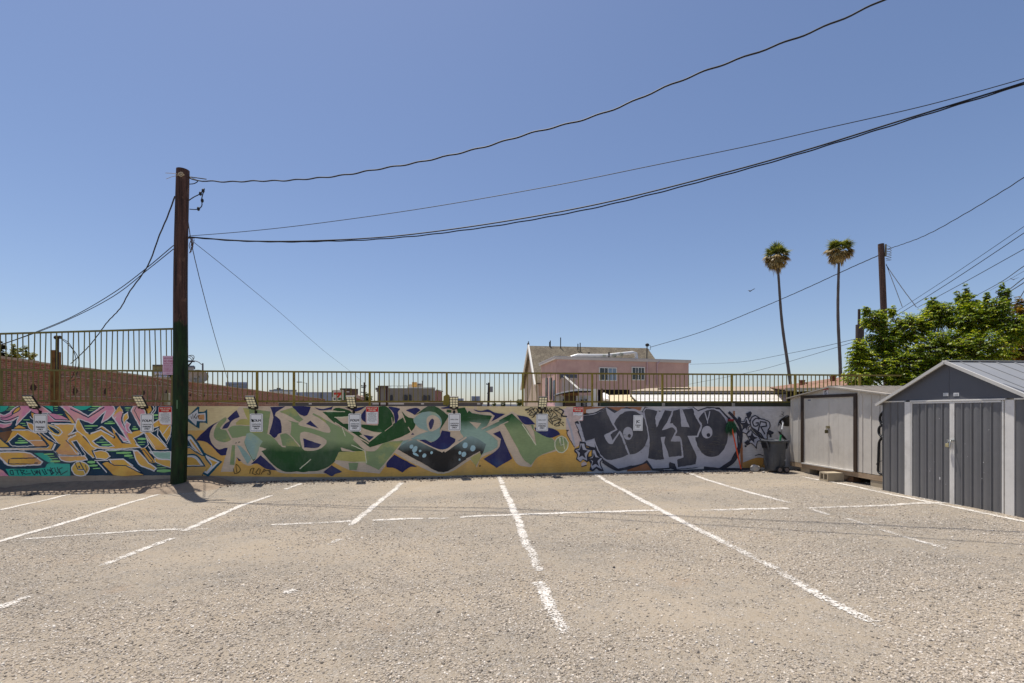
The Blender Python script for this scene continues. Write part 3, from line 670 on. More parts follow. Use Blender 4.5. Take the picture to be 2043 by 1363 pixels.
# ultramarine background shards
for t in ('525,520 600,440 700,350 805,294 735,350 690,450 715,545 790,622 870,605 900,605 880,690 820,690 720,592 640,532',): m.poly(K2(t), BL)
m.poly(K2('835,382 868,330 925,292 900,262 1005,165 1042,245 950,292 900,372'), BL)
m.poly(K2('1005,712 1060,752 1030,760'), BL)
m.poly(K2('1170,795 1285,690 1480,868 1350,850 1250,790'), BL)
# first letter
m.poly(K2('738,440 790,312 872,252 885,285 812,380 890,402 945,500 865,538 770,512'), SG, smooth=3)
m.poly(K2('998,312 1060,272 1140,282 1172,342 1000,335'), OLV); m.poly(K2('1080,140 1400,182 1362,442 1170,432 1150,300'), SG); m.poly(K2('1078,140 1150,160 1172,330 1130,270'), OLV)
m.poly(K2('890,400 960,350 1172,352 1170,430 1350,440 1445,500 1535,602 1600,612 1740,590 1760,640 2050,640 2050,740 1860,872 1720,882 1590,830 1425,650 1272,590 1232,722 1200,762 1095,545 1122,470 952,492'), SGD)
m.poly(K2('1120,440 1180,430 1310,530 1272,592 1232,722 1195,745 1100,545'), AQ); m.poly(K2('952,574 988,574 980,808 925,800'), SG); m.poly(K2('1008,572 1060,592 1185,732 1132,792'), AQ)
m.poly(K2('955,500 1120,462 1080,545 960,560'), GR); m.line(K2('990,550 1005,545'), BKP, 1.4); m.line(K2('1025,540 1045,535'), BKP, 1.6)
m.line(K2('885,380 960,520'), GR, 3.4)
m.poly(K2('1398,130 1572,122 1470,190 1450,230 1532,270 1520,300 1532,422 1442,492 1385,440 1432,250'), BL)
# second letter, a large D
m.poly(K3('-110,285 -40,250 60,340 150,200 330,300 480,378 625,478 600,525 745,640 440,660 380,782 200,872 0,875 -180,882 -320,800 -455,645 -340,592 -175,545 -115,420'), SGD)
m.poly(K2('1510,180 1680,128 1722,212 1800,292 1842,262 1900,200 2043,290 2043,420 1760,340 1600,285'), SG)
m.line(K2('1600,285 1610,440 1745,590'), GR, 2.6); m.line(K2('1740,850 1870,740'), LST, 1.8)
m.poly(K2('1450,225 1530,195 1760,320 1600,285 1600,430 1530,420 1520,290'), GR)
m.poly(K2('1500,440 1600,430 1575,600 1530,590 1460,500'), GR); m.poly(K2('1510,450 1590,440 1740,590 1540,580'), SG)
m.poly(K3('-30,330 100,235 150,222 310,330 335,432 120,375'), GR, smooth=3); m.poly(K3('62,328 112,288 212,380'), BL)
m.poly(K3('0,428 160,445 304,522 235,612 110,640 20,612'), GR, smooth=3); m.poly(K3('30,494 240,566 190,605 40,600'), BL)
m.poly(K3('-120,100 120,128 85,200 40,238 -20,205'), BL); m.poly(K2('1715,138 1862,128 1832,222 1790,238'), BL)
m.poly(K3('160,134 262,152 375,122 362,160 222,168'), BL)
# forest green V and U
m.poly(K3('255,185 562,188 592,232 400,250 622,420 800,540 1050,345 1205,242 1175,178 1240,242 1312,262 1332,350 1262,432 1050,522 800,602 640,462 430,342'), DG)
m.poly(K3('370,166 420,138 560,168 602,202 580,236 470,186'), DG); m.line(K3('395,250 560,245'), LST, 1.6); m.line(K3('300,184 515,184'), LST, 1.4)
m.poly(K3('450,330 560,330 720,450 640,460'), DG); m.line(K3('400,310 790,555'), GR, 2.4)
m.poly(K3('640,330 900,345 905,126 1003,126 1085,250 1060,345 965,420 832,412 722,372'), DG); m.line(K3('1060,250 1070,340 980,410'), GR, 1.2)
m.poly(K3('510,132 640,140 765,120 650,182 562,152'), BL); m.poly(K3('702,232 765,140 775,318 720,282'), BL)
m.poly(K3('1020,126 1152,148 1130,192 1142,250 1100,322 1082,202'), BL, smooth=3); m.poly(K3('1222,166 1342,138 1395,164 1332,222'), BL); m.poly(K3('730,452 855,475 800,522'), BL)
m.line(K3('1190,235 1220,310'), GR, 2); m.line(K3('1250,360 1290,425'), GR, 2)
m.poly(K3('610,490 640,470 860,640 760,640'), GR); m.poly(K3('470,370 620,470 610,512 745,635 520,580'), SGD); m.line(K3('485,370 520,470'), LST, 1.5, 3)
m.poly(K3('450,652 750,640 772,782 400,745'), OLV); m.poly(K3('760,640 862,642 975,548 1195,520 912,862 762,792'), SG); m.line(K3('590,570 745,640 770,785'), LST, 1.5); m.poly(K3('465,600 650,655 480,640'), GR)
m.poly(K3('558,780 672,780 652,862 570,862'), SG); m.line(K3('640,770 772,770'), LST, 1.2)
m.poly(K3('1000,832 1000,782 1090,684 1355,826 1272,830 1182,892 1092,842'), BL); m.poly(K3('265,886 362,808 482,882 402,912 362,934'), BL); m.poly(K3('1628,142 1732,118 1732,146 1662,152'), BL)
# round letter
m.poly(K3('1310,272 1400,200 1520,158 1725,230 1622,392 1632,470 1545,532 1442,512 1205,522 1150,602 1335,472 1490,412 1382,372 1322,312'), AQ)
m.poly(K3('1340,222 1480,120 1562,118 1728,232 1620,396 1642,282 1562,192 1422,190'), DG)
m.poly(K3('1465,270 1532,222 1612,262 1632,342 1562,402 1490,402'), GR, smooth=3); m.poly(K3('1494,310 1532,264 1554,302 1522,388 1500,372'), BL, smooth=3)
m.poly(K3('1130,622 1182,570 1340,512 1642,652 1900,482 2050,400 2050,665 1905,742 1662,888 1400,772'), AQK); m.line(K3('1355,512 1645,648 1840,530'), GR, 3.2)
m.poly(K3('1380,516 1452,510 1522,540 1612,482 1645,402 1742,420 1742,472 1802,502 1792,540 1652,626'), BL); m.poly(K3('1285,452 1305,430 1325,450'), BL)
for x, y, a, b in ((1330, 620, 26, 40), (1390, 640, 14, 16), (1440, 695, 20, 26), (1525, 660, 16, 18), (1490, 765, 26, 20), (1340, 680, 40, 14), (1920, 680, 26, 50), (1855, 660, 28, 16), (1850, 742, 12, 12), (1960, 570, 60, 40), (1290, 590, 20, 24)):
    m.ell(K3(f'{x},{y}')[0], a/5.837, b/5.837, BUB, n=9, rot=0.5)
# last letter R
m.poly(K4('355,150 452,134 482,200 500,172 540,202 768,232 705,350 640,402 702,420 832,522 822,602 642,692 582,818 512,722 500,705 215,652 450,490 400,420 400,300'), DGA)
m.poly(K4('215,652 452,492 540,470 700,560 640,692 500,722 205,885 0,785 0,700'), AQK); m.poly(K4('510,712 622,652 640,692 580,820'), OLV); m.line(K4('215,650 470,480'), GR, 3.2); m.line(K4('470,735 630,650'), GR, 2.2)
m.poly(K4('505,300 642,318 592,384'), GR); m.poly(K4('635,408 842,290 1000,203 1135,330 1065,382 912,330 722,405 652,425'), DGA); m.line(K4('645,385 850,290'), GR, 2.0); m.line(K4('850,345 960,298'), GR, 1.8)
m.poly(K4('910,330 962,300 1000,215 1140,340 1282,572 1245,335 1150,362 1222,338 1252,402 1452,488 1522,572 1502,622 1312,702 1222,802 1140,742 1062,602'), DGS); m.line(K4('1120,330 1280,572'), LST, 2.0)
m.poly(K4('780,440 862,408 1002,732 822,836 668,735 842,612 872,502'), BL)
m.poly(K4('548,158 642,176 722,158 802,196 925,210 760,302 800,232 742,192 602,186'), BL); m.poly(K4('1058,224 1182,250 1275,332 1250,332 1142,326'), BL); m.poly(K4('1258,370 1425,370 1535,410 1562,450 1442,487 1292,422'), BL)
for a, b, r_ in ((455, 575, 5), (545, 610, 5), (440, 680, 4.5), (395, 662, 3), (390, 742, 2)): m.ell(K4(f'{a},{b}')[0], r_, r_*1.2, BUB, n=9, rot=.4)
m.ell(K4('1575,565')[0], 13.2, 16.2, SG, LST, 2.0); m.line(K4('1545,480 1572,580 1560,490'), LST, 1.6); m.line(K4('1590,480 1612,622'), LST, 1.4); m.line(K4('1565,575 1612,560'), LST, 1.2)
m.line(K4('240,175 295,180'), DG, 5)
for s_ in ('970,845 985,905 1032,890 1052,850 1000,792 1012,895', '1162,905 1172,852 1212,842 1190,900 1240,915', '1272,840 1232,890 1272,912 1282,852', '1310,880 1290,915', '1330,850 1312,882 1342,872 1330,850', '1345,872 1392,868 1398,912 1360,905', '1380,870 1402,905'):
    m.line(K2(s_), BKP, 1.1, 2)
m.ell(K2('612,920')[0], 1.2, 1.4, BKP, n=8); m.ell(K4('628,815')[0], 1.4, 2, BKP, n=8)
# black scrawl beside the last lamp
for s_ in ('240,372 130,400 142,422 230,410 240,460 170,492', '240,350 330,352 340,402 260,412 342,505', '300,480 230,552 320,562 400,510 370,602 300,632', '400,340 360,420 440,502 470,422 420,362', '480,372 520,482 600,472 612,392 560,402', '640,340 680,472 700,352 740,472 762,340', '860,350 790,412 800,472 880,462 870,392',
           '940,362 1080,342 1112,392 1030,422 940,402 1140,522 1162,625', '820,442 900,422 1040,562 960,602 900,662 780,682', '950,652 1060,642 1162,692', '880,762 1060,692 1142,722 1090,772 960,842 1000,872 1110,862 1080,792 1150,792 1232,872', '780,702 912,832 842,642', '1180,762 1240,782', '780,540 860,620 930,480', '420,520 480,440 540,520 620,440', '700,500 780,430 850,560', '1040,600 1050,602', '1100,600 1110,602', '350,600 420,520 470,560'):
    m.line(KG(s_), BKP, 1.5, 3)
m.build('graffiti of large sage and forest green letters on cream and orange')

# --- right mural: charcoal bubble letters on dirty white
m = Mural()
m.poly([(1148, 807), (1760, 807), (1760, 943), (1470, 942), (1172, 944), (1160, 900)], DW)
m.poly(K5('0,128 110,128 90,590 0,410'), PKW); m.poly(K4('1570,160 1700,128 1762,330 1842,532 1732,612 1640,422 1682,300 1640,262'), PKW)
m.line(K4('1560,150 1600,180 1580,230 1640,240'), OUTL, 3, 3); m.line(K4('1630,405 1660,400 1640,440 1730,600'), OUTL, 1.6, 3); m.line(K4('1640,260 1690,400 1730,580'), SV, 4)
m.poly(K5('180,128 880,128 862,170 400,190 195,205'), RB); m.poly(K5('232,160 432,138 300,205 230,200'), DW)
m.poly(K5('95,310 185,222 330,192 470,126 592,176 700,128 880,184 912,126 1100,176 1480,126 1532,166 1640,128 1782,134 1902,260 2002,420 2012,622 1932,762 1802,855 1600,856 1600,806 1500,842 1282,860 1200,790 1205,855 1000,862 935,772 722,850 602,868 440,782 205,545'), OUTL)
m.poly(K5('150,330 185,234 332,216 470,142 562,202 642,150 802,150 902,202 926,135 1092,186 1120,150 1332,140 1472,135 1522,182 1642,145 1782,160 1892,282 1986,442 1992,602 1912,752 1782,838 1612,822 1292,852 1262,790 1200,768 1200,836 1010,846 940,745 882,792 602,846 430,742 332,562 212,532 108,320'), SV)
m.poly(K5('720,850 935,772 990,870 700,880'), RB)
pts = [(745+215*math.cos(a), 428+263*math.sin(a)) for a in [2*PI*i/40 for i in range(40)]]
m.poly([(1130+a/5.837, 790+b/5.837) for a, b in pts], CH, SV, 2.4)
m.poly(K5('132,245 332,212 468,150 502,252 582,390 450,460 492,542 532,552 622,420 732,690 602,736 482,752 400,692 350,592 320,508 215,537'), CH, SV, 2.4); m.line(K5('180,240 330,222 465,150'), OUTL, 2)
m.poly(K5('438,465 512,450 522,532 548,545 520,555 492,552'), SV, smooth=2); m.poly(K5('512,452 590,395 640,412 540,525'), CH); m.line(K5('528,548 622,418 640,440 735,692'), SV, 2.8); m.line(K5('470,148 505,252 582,392 455,462'), SV, 2.8); m.line(K5('525,280 560,230 620,185'), SV, 1.6)
m.line(K5('880,205 962,340 955,520 930,610 860,670 740,692'), SV, 2.6, 4)
m.ell(K5('717,437')[0], 9.9, 13, SV); m.ell(K5('733,466')[0], 3.1, 3.9, OUTL)
pts = [(1690+200*math.cos(a), 435+284*math.sin(a)) for a in [2*PI*i/44 for i in range(44)]]
m.poly([(1130+a/5.837, 790+b/5.837) for a, b in pts], CH, SV, 2.4)
m.poly(K5('902,185 925,143 1072,170 1042,262 1052,352 1142,160 1242,170 1172,332 1122,392 1232,360 1282,402 1222,522 1332,522 1354,702 1192,722 1112,482 1142,742 1052,752 945,732 962,500'), CH, SV, 2.2)
m.poly(K5('1048,262 1092,190 1132,172 1056,360'), SV); m.poly(K5('1098,482 1152,474 1140,562 1172,716 1145,745'), SV); m.line(K5('1195,720 1355,706 1332,522'), SV, 2.6)
m.poly(K5('1198,320 1242,170 1332,145 1342,352 1425,357 1342,192 1346,150 1475,138 1512,252 1572,347 1522,472 1425,477 1522,692 1512,802 1292,842 1280,742 1352,702 1332,512 1312,482 1252,472 1282,402 1242,342'), CH, SV, 2.2)
m.line(K5('1240,172 1180,310 1122,392 1235,352 1282,404 1248,474'), SV, 2.6); m.poly(K5('1185,300 1200,322 1242,318 1222,350 1130,392'), SV); m.poly(K5('1240,502 1262,478 1310,475 1312,512 1218,532'), SV); m.line(K5('1325,140 1345,350'), SV, 2.2); m.poly(K5('1340,190 1348,150 1425,357 1342,352'), SV); m.line(K5('1255,472 1312,476 1335,520 1358,710 1280,738 1292,850'), SV, 2.4)
m.poly(K5('1480,140 1530,175 1500,240'), SV); m.line(K5('1490,200 1572,347 1524,472 1422,474 1530,712'), SV, 3.0)
m.ell(K5('1637,422')[0], 10.8, 12.2, SV); m.ell(K5('1653,456')[0], 3.6, 3.8, OUTL); m.line(K5('1610,185 1642,292 1670,180'), SV, 2.0); m.line(K5('1643,290 1646,325'), SV, 1.4)
rr = random.Random(4)
for bx, by, n_, wd in ((560, 650, 13, 150), (830, 600, 14, 180), (1050, 690, 9, 110), (1640, 620, 16, 220), (1390, 620, 6, 90), (720, 520, 6, 120), (1780, 520, 8, 120), (1000, 430, 5, 60)):
    for i in range(n_):
        x = bx+rr.uniform(-.5, .5)*wd; y = by+rr.uniform(-70, 60); l = rr.uniform(20, 80)
        m.line(K5(f'{x-l/2},{y+rr.uniform(-4,4)} {x},{y} {x+l/2},{y+rr.uniform(-5,5)}'), SCR, rr.uniform(.4, .9), taper=True)
m.line(K5('1885,255 2008,430 2015,620 1940,770 1800,855'), OUTL, 4.5, 4)
m.poly(K5('1190,780 1265,835 1292,872 1195,845'), OUTL); m.line(K5('990,862 1200,870 1500,862 1920,850'), OUTL, 2.6); m.line(K5('420,770 600,862 720,850 935,775 1000,862'), OUTL, 2.6)
# stars at the left end
m.poly(KS('520,312 742,220 782,470 540,392'), SV); m.line(KS('310,0 440,290'), OUTL, 2.2); m.line(KS('370,0 470,290'), SV, 5); m.line(KS('530,400 780,470 900,660'), OUTL, 2.4)
m.poly(KS('225,482 342,450 360,282 502,300 542,442 690,480 602,640 604,802 560,852 450,780 380,855 260,772 282,640 212,560'), OUTL); m.poly(KS('235,522 350,480 375,340 482,340 532,490 662,522 560,640 560,802 450,760 380,832 290,750 312,640'), SV); m.poly(KS('278,525 350,520 400,350 450,512 582,530 490,610 522,752 420,670 330,722 370,602'), OUTL)
m.poly(KS('592,702 680,680 690,500 802,500 852,660 1000,742 930,862 1015,1092 900,1082 810,1022 720,1092 622,1062 652,902 585,790'), OUTL); m.poly(KS('620,742 702,690 712,520 772,530 842,680 972,750 900,862 962,1042 812,962 702,1042 662,952 692,842'), SV); m.poly(KS('608,750 712,730 740,580 790,712 932,722 842,812 882,962 790,892 680,952 722,820'), OUTL)
m.line(KS('980,830 1200,980 1420,1060 1772,960'), OUTL, 4.5, 3); m.poly(KS('400,880 470,820 560,880 520,950 420,960'), PKW); m.line(KS('410,970 550,930'), OUTL, 2)
# right end: tag with two small stars
m.poly(KB('215,0 248,0 242,140 224,180'), RB); m.poly(KB('372,430 392,560 410,1090 366,1085 352,740'), RB); m.line(KB('130,20 300,210 372,420 340,700 200,960 20,1110'), OUTL, 5.5, 4)
m.poly(KB('400,1005 600,925 740,905 880,930 1000,960 1000,1115 400,1115'), OC); m.line(KB('640,872 740,848 870,912 990,930'), OUTL, 1.6, 3); m.poly(KB('0,1105 900,1110 880,1160 0,1165'), OUTL)
m.poly(KB('355,212 440,200 462,128 502,150 542,240 570,262 502,320 512,380 470,442 380,402 412,312'), SV, OUTL, 1.7); m.poly(KB('365,230 440,228 480,160 500,240 562,262 492,312 492,398 450,330 398,372 420,292'), OUTL)
m.poly(KB('560,150 640,92 762,150 902,202 930,292 882,402 872,552 820,542 740,432 680,392 560,292'), SV, OUTL, 2.2); m.line(KB('722,160 690,140 632,160 592,220 622,292 690,282 702,232 652,240'), OUTL, 2.7, 3); m.line(KB('700,392 742,205 850,225 862,290 752,312 832,452'), OUTL, 2.7)
m.poly(KB('478,452 562,358 612,430 702,500 745,562 690,592 660,725 590,642 528,622 520,540'), SV, OUTL, 1.7); m.poly(KB('500,490 552,480 580,388 612,480 692,520 620,552 628,622 570,572 522,602 545,532'), OUTL); m.poly(KB('560,330 700,420 800,540 740,520'), OUTL)
m.poly(KB('858,422 922,370 1002,412 990,442 920,472'), OUTL); m.ell(KB('942,490')[0], 2.2, 2.8, OUTL, n=10); m.poly(KB('298,170 322,108 368,150 345,290 300,262'), OUTL); m.poly(KB('462,50 545,8 580,40 542,120 500,162'), OUTL); m.poly(KB('428,612 502,560 545,642 480,672'), OUTL); m.ell(KB('455,685')[0], 2, 2, OUTL, n=10)
m.line(KB('1150,15 1195,30 1180,58 1150,62 1196,82 1170,102 1110,98'), OUTL, .8, 3); m.line(KB('1085,300 1130,180 1240,100 1290,95'), OUTL, 1.4, 3); m.poly(KB('1088,262 1132,172 1300,95 1300,300 1150,282'), BKP); m.ell(KB('1168,210')[0], 2, 2.6, SV, n=9); m.poly(KB('1085,400 1130,410 1260,560 1190,545'), BKP); m.line(KB('1110,240 1150,300'), SV, 1.4)
m.build('charcoal and silver bubble letters reading tokyo beside a small star tag')
# ------------------------------------------------------------------ railing on the wall
FY = 12.30
def fx(px): return on_y(px, 780, FY).x
FM = M('fence_olive', (124, 110, 40), 0.6, .3, 6, dirt=((92, 52, 26), 3.5, .7)); FMG = M('fence_green', (112, 106, 54), 0.6, .3, 5, dirt=((126, 108, 52), 3.0, .85)); FMP = M('fence_post', (140, 124, 44), 0.6, .25, 4, dirt=((86, 54, 26), 4, .6))
fence = empty('railing_fence', (0, FY, WT), 'yellow green steel picket railing along the top of the painted block wall', 'fence')
posts = [-150, 2, 182, 345, 513, 586.5, 737.7, 891.4, 1043, 1181.4, 1321.5, 1460, 1586.5, 1715]
PXs = [fx(p) for p in posts]
for i, X in enumerate(PXs):
    mb = MB(); s = 0.024; mb.box(X-s, X+s, FY-s, FY+s, WT-0.05, 2.60)
    if 4 < i < 12: mb.box(X-.05, X+.05, FY-.05, FY+.05, WT, WT+.008)
    if i == 7: mb.add([(X-.09, FY-.03, 1.78), (X+.12, FY-.03, 1.78), (X+.09, FY-.03, 2.0), (X+.02, FY-.03, 2.06), (X-.08, FY-.03, 2.0), (X-.09, FY-.026, 1.78), (X+.12, FY-.026, 1.78), (X+.09, FY-.026, 2.0), (X+.02, FY-.026, 2.06), (X-.08, FY-.026, 2.0)], [(0, 1, 2, 3, 4), (9, 8, 7, 6, 5), (0, 5, 6, 1), (1, 6, 7, 2), (2, 7, 8, 3), (3, 8, 9, 4), (4, 9, 5, 0)])
    mb.build('post', FMG if i < 4 else FMP, fence)
for za, zb, nm in ((2.575, 2.615, 'top_rail'), (1.845, 1.885, 'bottom_rail')):
    mb = MB(); mb.box(PXs[0], PXs[3], FY-.021, FY+.021, za, zb); mb.build(nm, FMG, fence)
    mb = MB(); mb.box(PXs[3]+.001, PXs[-1]+1.2, FY-.021, FY+.021, za, zb); mb.build(nm, FM, fence)
for i in range(len(PXs)-1):
    a, b = PXs[i], PXs[i+1]; n = max(3, round((b-a)/0.1175)); mb = MB()
    for k in range(1, n):
        x = a+(b-a)*k/n+R.uniform(-.003, .003); h = 0.0085 if i > 2 else .0095; l = R.uniform(-.004, .004)
        mb.obox((x, FY, 2.23), (h, 0, 0), (0, h, 0), (l, 0, .348))
    mb.build('picket_panel', FMG if i < 3 else FM, fence)
mb = MB(); xa, xb = fx(-150), fx(346)
za, zb = zt(668, 11.3)-.05, zt(655, 11.6)
def ext_z(x): return 3.445+(x-fx(0))*(3.615-3.445)/(fx(345)-fx(0))
mb.bar((xa, FY, ext_z(xa)), (xb, FY, ext_z(xb)), .04); mb.build('extension_rail', FMG, fence)
mb = MB(); n = int((xb-xa)/.1235)
for k in range(n+1):
    x = xb-.04-k*.1235; z1 = ext_z(x); mb.obox((x+R.uniform(-.006, .006), FY, (2.62+z1)/2), (.008, 0, 0), (0, .008, 0), (R.uniform(-.012, .012), 0, (z1-2.62)/2))
mb.build('extension_pickets', FMG, fence)
# low dark mottled beam with green patches under the railing at the right
mb = MB(); mb.box(fx(1198), PXs[-1]+1.2, WY+.06, WY+.19, WT, WT+.098); mb.build('curb_beam', M('mottled_beam', (62, 58, 44), .9, .45, 2.2, dirt=((34, 64, 50), 1.2, .8), bmp=.5), wall)
mb = MB()
for px in (1322, 1461): mb.box(fx(px)-.035, fx(px)+.035, WY+.03, WY+.06, WT, WT+.09)
build_each(mb, 'post_footing', M('footing', (150, 146, 138), .9, .3, 9), wall)

# ------------------------------------------------------------------ signs
SW = M('sign_white', (236, 236, 234), .45, .04, 2); SK = M('sign_black', (10, 10, 14), .5, .05); SR = M('sign_red', (208, 26, 24), .45, .08, 3); SB = M('sign_border', (40, 42, 52), .5, .05); SP = M('sign_pink', (222, 186, 204), .6, .08, 2); SPR = M('sign_faded_red', (176, 66, 106), .6, .1)
def rrect(w, h, r, n=5):
    pts = []
    for cx, cy, a0 in ((w/2-r, h/2-r, 0), (-w/2+r, h/2-r, 90), (-w/2+r, -h/2+r, 180), (w/2-r, -h/2+r, 270)):
        for i in range(n): a = math.radians(a0+90*i/(n-1)); pts.append((cx+r*math.cos(a), cy+r*math.sin(a)))
    return pts
def plate(mb, c, ux, uy, nz, w, h, r, th, bend=0.0):
    c, ux, uy, nz = map(Vector, (c, ux, uy, nz)); p = rrect(w, h, r); n = len(p)
    f = [c+ux*x+uy*y+nz*(bend*max(0, (x+y*.5)/w-.2)) for x, y in p]; b = [v-nz*th for v in f]
    mb.add(f+b, [tuple(range(n)), tuple(range(2*n-1, n-1, -1))]+[(i, n+i, n+(i+1) % n, (i+1) % n) for i in range(n)])
def ring(mb, c, ux, uy, nz, w, h, r, t):
    c, ux, uy, nz = map(Vector, (c, ux, uy, nz)); o = rrect(w, h, r); i_ = rrect(w-2*t, h-2*t, max(.003, r-t)); n = len(o)
    mb.add([c+ux*x+uy*y for x, y in o]+[c+ux*x+uy*y for x, y in i_], [(i, (i+1) % n, n+(i+1) % n, n+i) for i in range(n)])
UX, UZ, NY = (1, 0, 0), (0, 0, 1), Vector((0, -1, 0))
def wall_sign(px, py, lines, label, w=.305, h=.44, red=None, scrib=False, plain=False, tilt=0, group=None):
    c = on_y(px, py, WY-.02); c = Vector((c.x, WY-.02, c.z))
    s = empty('parking_sign' if not red else 'warning_sign', c, label, 'sign', group)
    ux = Vector((math.cos(tilt), 0, math.sin(tilt))); uy = Vector((-math.sin(tilt), 0, math.cos(tilt)))
    mb = MB(); plate(mb, c, ux, uy, NY, w, h, .03 if not plain else .008, .003); mb.build('plate', SW, s)
    mb = MB(); ring(mb, c+NY*.0008, ux, uy, NY, w-.04 if not red else w-.012, h-.04 if not red else h-.012, .022, .008); mb.build('border', SR if red else (SB if not plain else M('border_pale', (176, 176, 180))), s)
    if red:
        mb = MB(); hc = c+uy*(h/2-.073)+NY*.0012; plate(mb, hc, ux, uy, NY, w-.02, .122, .016, .0004); mb.build('header', SR, s)
        mb = MB()
        for i, tx in enumerate(red): add_text(mb, tx, c+uy*(h/2-.048-i*.048)+NY*.0022, ux, uy, .054, .022, width=(.235, .17)[i])
        mb.build('heading', M('sign_cream', (240, 226, 200)), s)
    mb = MB()
    for tx, dy, sz, bo, wd in lines: add_text(mb, tx, c+uy*dy+NY*.0016, ux, uy, sz, bo, width=wd)
    if scrib:
        for q in ((-.10, .07), (-.085, .045), (-.09, .03)): mb.obox(c+ux*q[0]+uy*q[1]+NY*.002, ux*.022+uy*-.014, uy*.008+ux*.006, NY*.0006)
        mb.obox(c+ux*-.088+uy*.052+NY*.002, ux*.012+uy*.028, uy*.006-ux*.008, NY*.0006)
    mb.build('lettering', SK, s)
    mb = MB()
    for d in (.5, -.5):
        cc = c+uy*(d*(h-.025)); mb.tube([cc-NY*.018, cc+NY*.004], .005, 8)
    build_each(mb, 'bolt', M('galvanised', (150, 152, 156), .4, .1, metal=.6), s)
    return s
PO = [('PARKING', -.09, .052, .045, .185), ('ONLY', -.142, .052, .045, .12)]
FO = [('FOLM', .05, .080, .05, .20)]
CO = [('CONSTRUCTION', -.038, .034, .04, .205)]
wall_sign(80.5, 845, [('FOLM', .03, .080, .05, .20)]+PO, 'white parking sign lettered FOLM PARKING ONLY, far left beside the pink letters')
wall_sign(293.3, 844, FO+CO+PO, 'white FOLM CONSTRUCTION parking sign nearest left of the tall wooden pole')
wall_sign(511.5, 843.5, FO+CO+PO, 'white FOLM parking sign with its first letter scribbled over in dark ink', scrib=True)
wall_sign(707.7, 843, FO+CO+PO, 'white FOLM CONSTRUCTION parking sign beside a red risk sign on the green letters')
wall_sign(906.7, 842, [('RIVERA CONST', .06, .036, .02, .195)]+CO+PO, 'white parking sign with faint top line between green letters at mid wall', group='parking signs with faint top line')
wall_sign(1081.5, 843, [('RIVERA CONST', .06, .036, .02, .195)]+CO+PO, 'white parking sign partly covering the black spray scrawl')
wall_sign(1273, 844, [('JC', .035, .092, .05, .095), ('PARKING', -.06, .040, .045, .14), ('ONLY', -.104, .040, .045, .09)], 'white square cornered sign lettered JC PARKING ONLY on the charcoal letters', w=.25, h=.40, plain=True, tilt=-.02)
SMALL = [(t, .075-i*.0275, .02, .012, wd) for i, (t, wd) in enumerate((('PARKING LOT', .10), ('MANAGEMENT IS NOT', .2), ('RESPONSIBLE FOR ANY', .2), ('LOSS OR DAMAGE', .17), ('TO VEHICLES OR CONTENTS', .22), ('WHILE PARKED ON', .18), ('THE PREMISES DAY OR NIGHT', .22), ('PLEASE LOCK YOUR CAR', .22), ('USE AT YOUR RISK', .14)))]
RK = ('PARK AT YOUR', 'OWN RISK')
wall_sign(329.5, 830, SMALL, 'red and white PARK AT YOUR OWN RISK sign close to the wooden pole', h=.445, red=RK)
wall_sign(742.5, 829, SMALL, 'red and white PARK AT YOUR OWN RISK sign on dark green graffiti', h=.445, red=RK)
sg = wall_sign(1153, 826, SMALL[:3], 'red and white PARK AT YOUR OWN RISK sign half painted over by graffiti', h=.36, w=.27, red=RK)
mb = MB(); c0 = Vector(sg.location); mb.add([c0+Vector((x, -.0035, z)) for x, z in ((-.13, -.17), (.02, -.175), (.06, -.12), (.10, -.07), (.13, -.055), (.12, -.03), (.02, -.045), (-.06, -.02), (-.13, -.05))], [tuple(range(9))]); mb.build('overspray', PKW, sg)

# the faded pink no parking sign hung on the tall railing, half behind the pole
c = Vector((on_y(341, 729, FY-.05).x, FY-.05, on_y(341, 729, FY-.05).z)); s = empty('no_parking_sign', c, 'faded pink NO PARKING sign on the tall railing, partly behind the wooden pole', 'sign')
mb = MB(); plate(mb, c, UX, UZ, NY, .38, .455, .006, .004); mb.build('plate', SP, s)
mb = MB()
for tx, dy, sz, wd in (('PRIVATE PROPERTY', .165, .05, .33), ('NO PARKING', .095, .08, .32), ('WITHOUT PERMISSION', .035, .045, .33), ('VIOLATORS WILL BE', -.015, .045, .33), ('TOWED AT OWNERS', -.095, .05, .33), ('EXPENSE BY LAW', -.14, .045, .33), ('ANY TIME', -.195, .03, .2)): add_text(mb, tx, c+Vector((0, 0, dy))+NY*.0015, UX, UZ, sz, .012, width=wd)
mb.box(c.x-.165, c.x+.165, c.y-.0012, c.y-.0004, c.z-.058, c.z-.053); mb.build('lettering', SPR, s)

